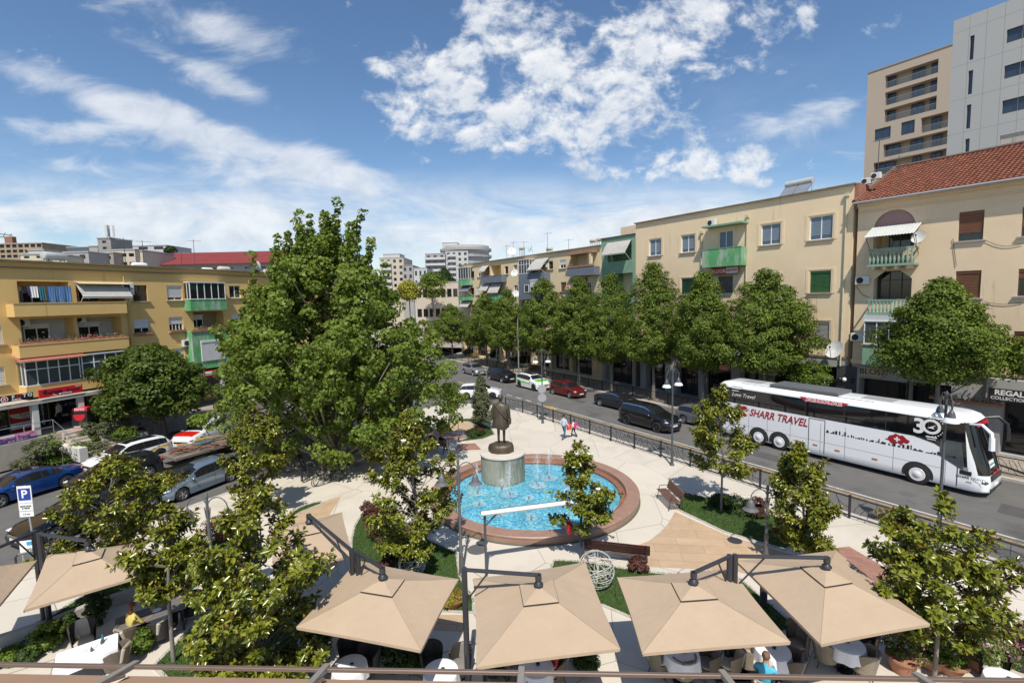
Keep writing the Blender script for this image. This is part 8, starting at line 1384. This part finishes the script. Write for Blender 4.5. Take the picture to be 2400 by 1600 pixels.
    fm = mats[0] if mats else SKIN_; m = MB(); m.ball((S_.x + .094 * k, 0, S_.z - .025 * k), (.02 * k, .013 * k, .022 * k), 6, 5); m.build('nose', fm, t, True)
    for s_ in (1, -1): m = MB(); m.ball((S_.x + .078 * k, s_ * .032 * k, S_.z + .0), (.012 * k, .012 * k, .008 * k), 6, 4); m.build('eye', BLACK if not mats else fm, t); m = MB(); m.ball((S_.x - .0, s_ * .086 * k, S_.z - .02 * k), (.02 * k, .012 * k, .03 * k), 6, 4); m.build('ear', fm, t, True)
    MB().box(S_.x + .075 * k, S_.x + .083 * k, -.022 * k, .022 * k, S_.z - .068 * k, S_.z - .06 * k).build('mouth', mt('lips', (.3, .11, .09), .6) if not mats else fm, t)
    if bag:
        c = Vector(J['chest'][:3]); b = thing('backpack', bag[1], 'backpack', Vector(p) + Matrix.Rotation(rz, 4, 'Z') @ Vector((c.x - .22 * k, 0, c.z - .12 * k)), rz); MB().bbox(-.1, .08, -.15, .15, -.2, .2, .05).build('pouch', bag[0], b); MB().bbox(-.16, -.102, -.11, .11, -.16, .02, .02).build('pocket', bag[2], b)
    return t
HB = mt('dark hair', (.02, .014, .01), .6); HR = mt('auburn hair', (.12, .045, .02), .6); HG = mt('brown hair', (.06, .035, .02), .6); JEAN = cl('jeans', (.05, .11, .22)); DK = cl('black', (.012, .012, .013))
away = math.atan2(SD.y, SD.x); pf = G(1322, 1029); person('person in pale blue shirt and jeans walking with a child by the railing', pf, R(40), 'walk', cl('pale blue', (.5, .6, .68)), JEAN, HB, 1.76, cl('rust shoe', (.2, .06, .04)), True, arms=dict(r='out')); pg = G(1345, 1024); person('child in white shirt and black leggings carrying a pink backpack', pg, R(140), 'walk', cl('white', (.7, .69, .67)), DK, HG, 1.32, bag=(mt('pink bag', (.55, .03, .2), .7), 'pink backpack on the back of the walking child', mt('pale pink bag', (.6, .3, .38), .7)), longhair=True, fem=True)
t = thing('school_bag', 'red bag carried between the walking adult and child', 'bag', (pf + pg) / 2 + Vector((0, 0, .62))); m = MB(); m.bbox(-.16, .16, -.11, .11, 0, .42, .06); m.build('pouch', mt('red bag', (.6, .05, .03), .7), t); MB().tube([(-.08, 0, .42), (-.05, 0, .52), (.05, 0, .52), (.08, 0, .42)], .012, 5).build('handle', mt('red bag', (.6, .05, .03), .7), t)
person('person in black clothes leaning over the parked bicycles', G(713, 1127), R(150), 'bend', DK, DK, HB, 1.78); person('person in teal clothes walking among the avenue beds', G(1167, 854), R(20), 'walk', cl('teal', (.06, .32, .26)), cl('dark teal', (.03, .12, .1)), HG, 1.7); person('person in white shirt and black trousers in the shop doorway', FL.at(FL.uz(*zs(940, 650), -1.0)[0], 1.0, TZ), LR - PI / 2 + .5, 'stand', cl('white', (.7, .69, .67)), DK, HB, 1.7); person('person in black with red seated under the chestnut tree', G(330, 1032), R(-40), 'sit', cl('dark red', (.08, .012, .012)), DK, HB, 1.75)
bz_ = Matrix.Rotation(R(-30), 3, 'Z'); bp0 = G(1022, 1058)
for x, c, lb in ((-.45, cl('dark red', (.08, .012, .012)), 'left one of two people on the shaded bench'), (.35, DK, 'right one of two people on the shaded bench')): person(lb, bp0 + bz_ @ Vector((x, .12, -.03)), R(60), 'sit', c, DK, HB, 1.72)
# ---- terrace tables and chairs
WICK = pbr('wicker', (.13, .10, .075), .75, var=(30, .35), bump=(70, .012)); CUSHC = mt('cream cushion', (.52, .47, .38), .9, var=(4, .08)); CUSHD = mt('charcoal cushion', (.03, .028, .028), .9, var=(4, .15)); CUSHG = mt('grey cushion', (.22, .2, .185), .9, var=(4, .1)); CLOTH = mt('white tablecloth', (.78, .78, .8), .85, var=(3, .03)); PLATEW = mt('china', (.75, .75, .74), .25); TAUPE = mt('grey table top', (.15, .135, .125), .5, var=(5, .12))
def round_table(label, p, r=.43, cloth=True):
    t = thing('round_table', label, 'table', p, 0, 'round café tables'); MB().lathe([(.24, 0), (.24, .03), (.04, .05), (.035, .70), (.1, .71)], 16).build('pedestal', BLACK, t, True); MB().lathe([(r - .01, .71), (r - .01, .735), (.01, .735)], 28, cap=False).build('tabletop', TAUPE, t)
    if cloth:
        m = MB(); n = 48; vs = [(0, 0, .748)]; 
        for q, z in ((.5, .748), (.97, .747), (1.0, .74), (1.03, .62), (1.06, .42)):
            for k in range(n): a = 2 * PI * k / n; w_ = 1 + (.05 * math.sin(a * 9) if z < .7 else 0) * (.75 - z) * 4; vs.append((r * q * w_ * math.cos(a), r * q * w_ * math.sin(a), z))
        fs = [(0, 1 + k, 1 + (k + 1) % n) for k in range(n)]
        for i in range(4): b = 1 + i * n; fs += [(b + k, b + n + k, b + n + (k + 1) % n, b + (k + 1) % n) for k in range(n)]
        m.add(vs, fs); o = m.build('tablecloth', CLOTH, None, True, loc=p); tag(o, 'white cloth draped over the ' + label, 'tablecloth', 'white tablecloths')
    m = MB(); m.lathe([(.02, 0), (.05, .01), (.05, .05), (.045, .05), (.04, .015), (.01, .012)], 12, cap=False); o = m.build('ashtray', GLASSG, None, True, loc=Vector(p) + Vector((.05, .02, .75))); tag(o, 'small glass dish on the ' + label, 'dish', 'small dishes on the tables')
def wicker_chair(label, p, rz, cush=CUSHG, shell_=WICK, h=.78, group='chairs on the terrace', low=False):
    """tub chair facing +x"""
    t = thing('tub_chair', label, 'chair', p, rz, group); m = MB(); n = 22; ring = []; rx, ry = .30, .31
    for k in range(n + 1):
        a = R(62 + 236 * k / n); b = math.cos(a); top = h - .16 * max(0, (b + .25)) ** 1.2; ring.append((rx * b, ry * math.sin(a), top, 1 + .18 * max(0, -b)))
    for k in range(n):
        (x0, y0, t0, e0), (x1, y1, t1, e1) = ring[k], ring[k + 1]
        for f, g in ((1.0, 1.0), (.88, .0)): pass
        A = [(x0 * .82, y0 * .82, .2), (x1 * .82, y1 * .82, .2), (x1 * e1, y1 * 1.05, t1), (x0 * e0, y0 * 1.05, t0)]; B_ = [(x0 * .7, y0 * .7, .22), (x1 * .7, y1 * .7, .22), (x1 * e1 * .86, y1 * .92, t1), (x0 * e0 * .86, y0 * .92, t0)]
        m.quad(*A); m.quad(B_[1], B_[0], B_[3], B_[2]); m.quad(A[3], A[2], B_[2], B_[3])
    m.lathe([(.25, .2), (.27, .3), (.26, .34), (.01, .35)], 22, (.02, 0, 0), cap=False); m.build('shell', shell_, t, True, 50); m = MB(); m.lathe([(.22, .352), (.245, .38), (.24, .42), (.2, .44), (.01, .445)], 22, (.04, 0, 0), cap=False); m.build('seat_cushion', cush, t, True)
    m = MB(); m.T = Matrix.Translation((-.2, 0, .42)) @ Matrix.Rotation(R(-14), 4, 'Y'); m.bbox(-.04, .05, -.2, .2, 0, h - .4, .03); m.build('back_cushion', cush, t)
    for x, y in ((.2, .19), (.2, -.19), (-.19, .17), (-.19, -.17)): MB().tube([(x * .85, y * .85, .22), (x * 1.15, y * 1.1, 0)], .013, 5).build('leg', BLACK, t)
    return t
TB = {}
for key, px, lb in (('a', z4(1072, 1432), 'round table behind the pale awning beam, with a red flower'), ('b', z4(1790, 1470), 'round table half in sun below the central mast'), ('c', z5(860, 1430), 'round table under the middle umbrella beside the woman in red'), ('d', z5(2010, 1330), 'round table below the third front umbrella'), ('e', z6(372, 1300), 'round table beside the man in blue'), ('f', z6(950, 1250), 'round table at the corner of the right-hand umbrella'), ('g', z6(2225, 1545), 'round table cut off in the bottom right corner')):
    p = G(*px, .75); TB[key] = Vector((p.x, p.y, 0)); round_table(lb, TB[key])
def seat(px, key, label, cush=CUSHG, shell_=WICK, h=.78): p = G(*px, .42); p.z = 0; d = (TB[key] if isinstance(key, str) else key) - p; return wicker_chair(label, p, math.atan2(d.y, d.x), cush, shell_, h)
DKW = mt('dark weave', (.035, .03, .028), .8, var=(30, .3)); LTW = mt('light weave', (.25, .205, .15), .8, var=(30, .25))
for a in ((z4(1075, 1330), 'a', 'dark chair behind the red flower table', CUSHD, DKW), (z4(1225, 1385), 'a', 'dark chair to the right of the red flower table', CUSHD, DKW), (z4(1715, 1385), 'b', 'dark chair to the left of the sunlit round table', CUSHD, DKW), (z4(1945, 1410), 'b', 'grey cushioned chair to the right of the sunlit round table', CUSHG, DKW), (z5(690, 1400), 'c', 'chair at the left of the table under the middle umbrella'), (z5(1820, 1360), 'd', 'pale chair at the left of the table below the third umbrella', CUSHC, LTW), (z5(2020, 1440), 'd', 'woven chair on the near side of the table below the third umbrella', CUSHG, LTW), (z5(2220, 1400), 'd', 'woven chair at the right of the table below the third umbrella', CUSHG), (z6(575, 1240), 'e', 'tall backed woven chair behind the table by the man in blue', CUSHG, WICK, .9), (z6(170, 1350), 'e', 'sunlit cream woven chair left of the table by the man in blue', CUSHC, LTW), (z6(520, 1440), 'e', 'woven chair on the near right of the table by the man in blue', CUSHG), (z6(40, 1400), 'd', 'square cream cushioned chair behind the man in blue', CUSHC, LTW), (z6(790, 1310), 'f', 'woven chair left of the corner table', CUSHG, LTW), (z6(1095, 1400), 'f', 'woven chair in front of the corner table', CUSHG, LTW), (z6(1110, 1235), 'f', 'chair right of the corner table, half under the umbrella', CUSHD), (z6(2110, 1440), 'g', 'big cream cushioned chair beside the flower pots', CUSHC, DKW, .85)): seat(*a)
bg = thing('handbag', 'dark bag lying on the paving beside the woven chairs', 'bag', G(*z6(920, 1425))); MB().add([(-.25, -.12, 0), (.25, -.12, 0), (.25, .12, 0), (-.25, .12, 0), (-.12, -.05, .3), (.12, -.05, .3), (.12, .05, .3), (-.12, .05, .3)], [(0, 3, 2, 1), (4, 5, 6, 7), (0, 1, 5, 4), (1, 2, 6, 5), (2, 3, 7, 6), (3, 0, 4, 7)]).build('pouch', DK, bg); MB().tube([(-.1, 0, .3), (-.06, 0, .42), (.06, 0, .42), (.1, 0, .3)], .015, 5).build('handle', DK, bg)
# left terrace: the laid white table and the bare one with two guests
def long_table(label, p, rz, L_, W_, cloth):
    t = thing('dining_table', label, 'table', p, rz); MB().bbox(-L_ / 2, L_ / 2, -W_ / 2, W_ / 2, .71, .745, .01).build('tabletop', TAUPE, t)
    for x in (-L_ / 2 + .1, L_ / 2 - .1):
        for y in (-W_ / 2 + .1, W_ / 2 - .1): MB().box(x - .03, x + .03, y - .03, y + .03, 0, .708).build('leg', BLACK, t)
    if cloth: m = MB(); a, b = L_ / 2 + .02, W_ / 2 + .02; q = [(-a, -b), (a, -b), (a, b), (-a, b)]; d = [(-a - .02, -b - .03), (a + .02, -b - .03), (a + .02, b + .03), (-a - .02, b + .03)]; m.add([(*v, .752) for v in q] + [(*v, .46 if i % 2 else .52) for i, v in enumerate(d)] + [((d[i][0] + d[(i + 1) % 4][0]) / 2, (d[i][1] + d[(i + 1) % 4][1]) / 2, .56) for i in range(4)], [(0, 1, 2, 3)] + [(i, 4 + i, 8 + i, 4 + (i + 1) % 4, (i + 1) % 4) for i in range(4)]); o = m.build('tablecloth', CLOTH, loc=p, rz=rz); tag(o, 'white cloth with hanging corners on the long laid table', 'tablecloth', 'white tablecloths')
    return t
a, b = G(*ze(985, 1300), .75), G(*ze(1420, 1235), .75); q = G(*ze(1200, 1320), .75); T1 = Vector((q.x, q.y, 0)); ra_ = R(38); long_table('long table laid with a white cloth at the bottom left', T1, ra_, 1.25, .78, True)
for i, (x, y, s_) in enumerate(((-.1, .05, 'plate'), (.12, .12, 'plate'), (.1, -.1, 'glass'), (.3, .1, 'glass'), (.32, .18, 'bottle'))):
    P_ = T1 + Matrix.Rotation(ra_, 3, 'Z') @ Vector((x, y, .753)); m = MB()
    if s_ == 'plate': m.lathe([(.05, 0), (.1, .012), (.095, .014), (.01, .006)], 18, cap=False)
    else: z = .12 if s_ == 'glass' else .22; m.lathe([(.03, 0), (.035, z * .6), (.015, z * .75), (.015, z)], 12)
    tag(m.build(s_, PLATEW if s_ == 'plate' else (GLASSG if s_ == 'glass' else mt('teal glass', (.03, .2, .25), .1)), None, True, loc=P_), ('china plate left of the centre on the laid table', 'china plate at the centre of the laid table', 'drinking glass nearest the camera on the laid table', 'drinking glass beside the teal bottle', 'teal bottle on the laid white table')[i], s_)
q = G(*ze(2080, 790), .75); T2 = Vector((q.x, q.y, 0)); long_table('long bare grey table with two guests behind the laid one', T2, R(40), 1.7, .8, False)
o = MB().lathe([(.05, 0), (.12, .014), (.115, .016), (.01, .006)], 18, cap=False).build('plate', PLATEW, None, True, loc=T2 + Vector((.1, .1, .747))); tag(o, 'china plate on the bare grey table', 'plate')
seat(ze(1150, 1160), T1, 'cream backed chair behind the laid white table', CUSHC, DKW, .9); seat(ze(1600, 1430), T1, 'woven armchair in front of the laid white table', CUSHC); c1 = seat(ze(1790, 1110), T2, 'woven armchair of the woman in yellow', CUSHC); seat(ze(2210, 1010), T2, 'chair at the near side of the bare grey table', CUSHC, DKW); c2 = seat(z3(1500, 960), T2, 'chair of the guest in black across the bare grey table', CUSHD, DKW)
person('person with auburn hair and yellow top seated at the bare grey table', c1.location + Vector((.02, .04, .0)), c1.rotation_euler.z, 'sit', cl('yellow', (.55, .44, .12)), DK, HR, 1.8, fem=True, longhair=True, sleeve=False); person('person in black seated across the bare grey table', c2.location + Vector((0, 0, 0)), c2.rotation_euler.z, 'sit', DK, DK, HB, 1.74, sleeve=False)
p = G(*z5(1010, 1430), .5); p.z = 0; d = TB['c'] - p; person('person in a red patterned dress seated under the middle umbrella', p, math.atan2(d.y, d.x), 'sit', pbr('cloth red print', (.42, .04, .045), .9, stain=(30, .6, (.6, .35, .3), (1, 1, 1))), cl('dark red', (.08, .012, .012)), HB, 1.66, fem=True, sleeve=False, bare_legs=True); wicker_chair('chair of the person in the red dress', p, math.atan2(d.y, d.x), CUSHG)
p = G(*z6(315, 1440), 1.0); p.z = 0; d = TB['e'] - p; person('person with greying hair in a bright blue shirt at the awning edge', p, math.atan2(d.y, d.x), 'sit', cl('bright blue', (.08, .42, .6)), cl('grey', (.1, .1, .11)), mt('cropped hair', (.16, .09, .06), .7), 1.76, sleeve=False); wicker_chair('chair of the person in the bright blue shirt', p, math.atan2(d.y, d.x), CUSHC)
# ---- bicycles
def bicycle(label, p, rz, col, lean=8):
    t = thing('bicycle', label, 'bicycle', p, rz, 'parked bicycles'); t.rotation_euler = (R(lean), 0, rz); m = MB(); bb_, se, hd, fr, re = (-.05, 0, .3), (-.2, 0, .82), (.38, 0, .82), (.53, 0, .35), (-.5, 0, .35)
    for a, b in ((bb_, se), (bb_, hd), ((-.17, 0, .74), (.36, 0, .76)), (re, bb_), (re, (-.17, 0, .72)), (hd, fr)): m.tube([a, b], .017, 6)
    m.build('frame', col, t)
    for x in (-.5, .53):
        m = MB(); m.tube([(x + .33 * math.cos(a), 0, .35 + .33 * math.sin(a)) for a in np.linspace(0, 2 * PI, 25)], .02, 6, cap=False); w_ = m.build('wheel', RUBBER, t); m = MB()
        for k in range(8): a = PI * k / 8; m.tube([(x - .32 * math.cos(a), 0, .35 - .32 * math.sin(a)), (x + .32 * math.cos(a), 0, .35 + .32 * math.sin(a))], .003, 3)
        m.build('spokes', CHROME, w_)
    m = MB(); m.tube([(.38, 0, .82), (.36, 0, .95)], .015, 5); m.tube([(.28, .27, .98), (.38, .2, .97), (.36, 0, .95), (.38, -.2, .97), (.28, -.27, .98)], .014, 5); m.build('handlebar', BLACK, t); MB().bbox(-.33, -.07, -.06, .06, .86, .91, .02).build('saddle', BLACK, t); m = MB(); m.T = Matrix.Translation((-.05, 0, .3)) @ Matrix.Rotation(R(90), 4, 'X'); m.lathe([(.1, -.006), (.1, .006)], 14); m.tube([(0, 0, -.09), (.12, .1, -.09)], .01, 4); m.tube([(0, 0, .09), (-.12, -.1, .09)], .01, 4); m.build('crankset', DKGREY, t)
for i, (px, a, c, lb) in enumerate((((735, 1122), 60, BLACK, 'black bicycle nearest the person leaning over'), ((752, 1131), 75, DKGREY, 'grey bicycle second from the leaning person'), ((770, 1133), 40, BLACK, 'bicycle with its front wheel turned to the square'), ((760, 1108), 80, RED, 'bicycle standing behind the first three'), ((786, 1112), 70, BLACK, 'bicycle farthest right in the shade'), ((676, 1098), 30, DKGREY, 'bicycle left of the leaning person'), ((655, 1112), 40, BLACK, 'bicycle half hidden behind the magnolia leaves'))): bicycle(lb, G(*px), R(a), c, 6 + 3 * (i % 3))
# ---- the statue
BRZ = pbr('weathered bronze', (.105, .082, .056), .5, .55, var=(5, .3), stain=[(3, .56, (.17, .15, .11), (1, 1, .3)), (6, .64, (.05, .045, .035), (1, 1, 1))], bump=(16, .02)); sp = Vector((PC.x - .05, PC.y + .1, PZ)); m = MB(); n = 20; rr = random.Random(3)
st = thing('bronze_rock', 'rough round bronze rock on the plinth under the standing figure', 'rock', sp); ro = [1 + rr.uniform(-.07, .07) for _ in range(n)]; vs = []
for z, r in ((.0, .66), (.12, .7), (.3, .68), (.42, .62), (.46, .5)): vs += [(r * ro[k] * math.cos(2 * PI * k / n), r * .85 * ro[k] * math.sin(2 * PI * k / n), z + rr.uniform(-.02, .02)) for k in range(n)]
m.add(vs, [(i * n + k, i * n + (k + 1) % n, (i + 1) * n + (k + 1) % n, (i + 1) * n + k) for i in range(4) for k in range(n)] + [tuple(range(4 * n, 5 * n))]); m.build('rock', BRZ, st, True, 70)
HS = zat(*z7(585, 252), sp) - PZ - .45; k = HS / 1.75; S0 = sp + Vector((0, 0, .45)); so_ = person('bronze standing man seen from behind in long coat with shoulder bag', S0, R(78), 'stand', BRZ, BRZ, BRZ, HS, mats=[BRZ, BRZ, BRZ, BRZ]); so_.name = 'statue'; so_['category'] = 'statue'
m = MB(); n = 30; vs = []; RG_ = [(1.46, .10, .12), (1.42, .13, .22), (1.33, .155, .26), (1.15, .165, .265), (.98, .18, .275), (.8, .195, .29), (.62, .21, .30), (.56, .20, .29)]
for i, (z, rx, ry) in enumerate(RG_): f = max(0, (1.35 - z)) * .09; vs += [((rx * math.cos(a) * (1 + f * math.sin(7 * a + i * .25)) - .02) * k, (ry * math.sin(a) * (1 + f * math.sin(9 * a + 1 + i * .2)) + .02 * (1.4 - z)) * k, (z + (.03 * math.sin(3 * a) if i > 5 else 0)) * k) for a in np.linspace(0, 2 * PI, n + 1)[:-1]]
m.add(vs, [(i * n + q, i * n + (q + 1) % n, (i + 1) * n + (q + 1) % n, (i + 1) * n + q) for i in range(len(RG_) - 1) for q in range(n)]); m.build('coat', BRZ, so_, True, 70); m = MB(); m.tube([(-.17 * k, .17 * k, 1.44 * k), (-.205 * k, .02 * k, 1.25 * k), (-.21 * k, -.17 * k, 1.02 * k), (-.1 * k, -.31 * k, .9 * k)], .02 * k, 6); m.build('strap', BRZ, so_, True); MB().bbox(-.14 * k, .1 * k, -.36 * k, -.29 * k, .72 * k, .92 * k, .02).build('shoulder_bag', BRZ, so_); m = MB(); m.ball((.0 * k, 0, 1.665 * k), (.115 * k, .1 * k, .11 * k), 12, 8); m.lathe([(.02 * k, 1.5 * k), (.1 * k, 1.475 * k), (.12 * k, 1.43 * k), (.09 * k, 1.40 * k)], 14, (-.03 * k, 0, 0), cap=False); m.build('hair_and_collar', BRZ, so_, True)
for s_ in (1, -1): m = MB(); m.tube([(0, s_ * .2 * k, 1.42 * k), (-.03 * k, s_ * .285 * k, 1.16 * k), (.03 * k, s_ * .295 * k, .9 * k)], [.085 * k, .075 * k, .06 * k], 10); m.build('sleeve', BRZ, so_, True)
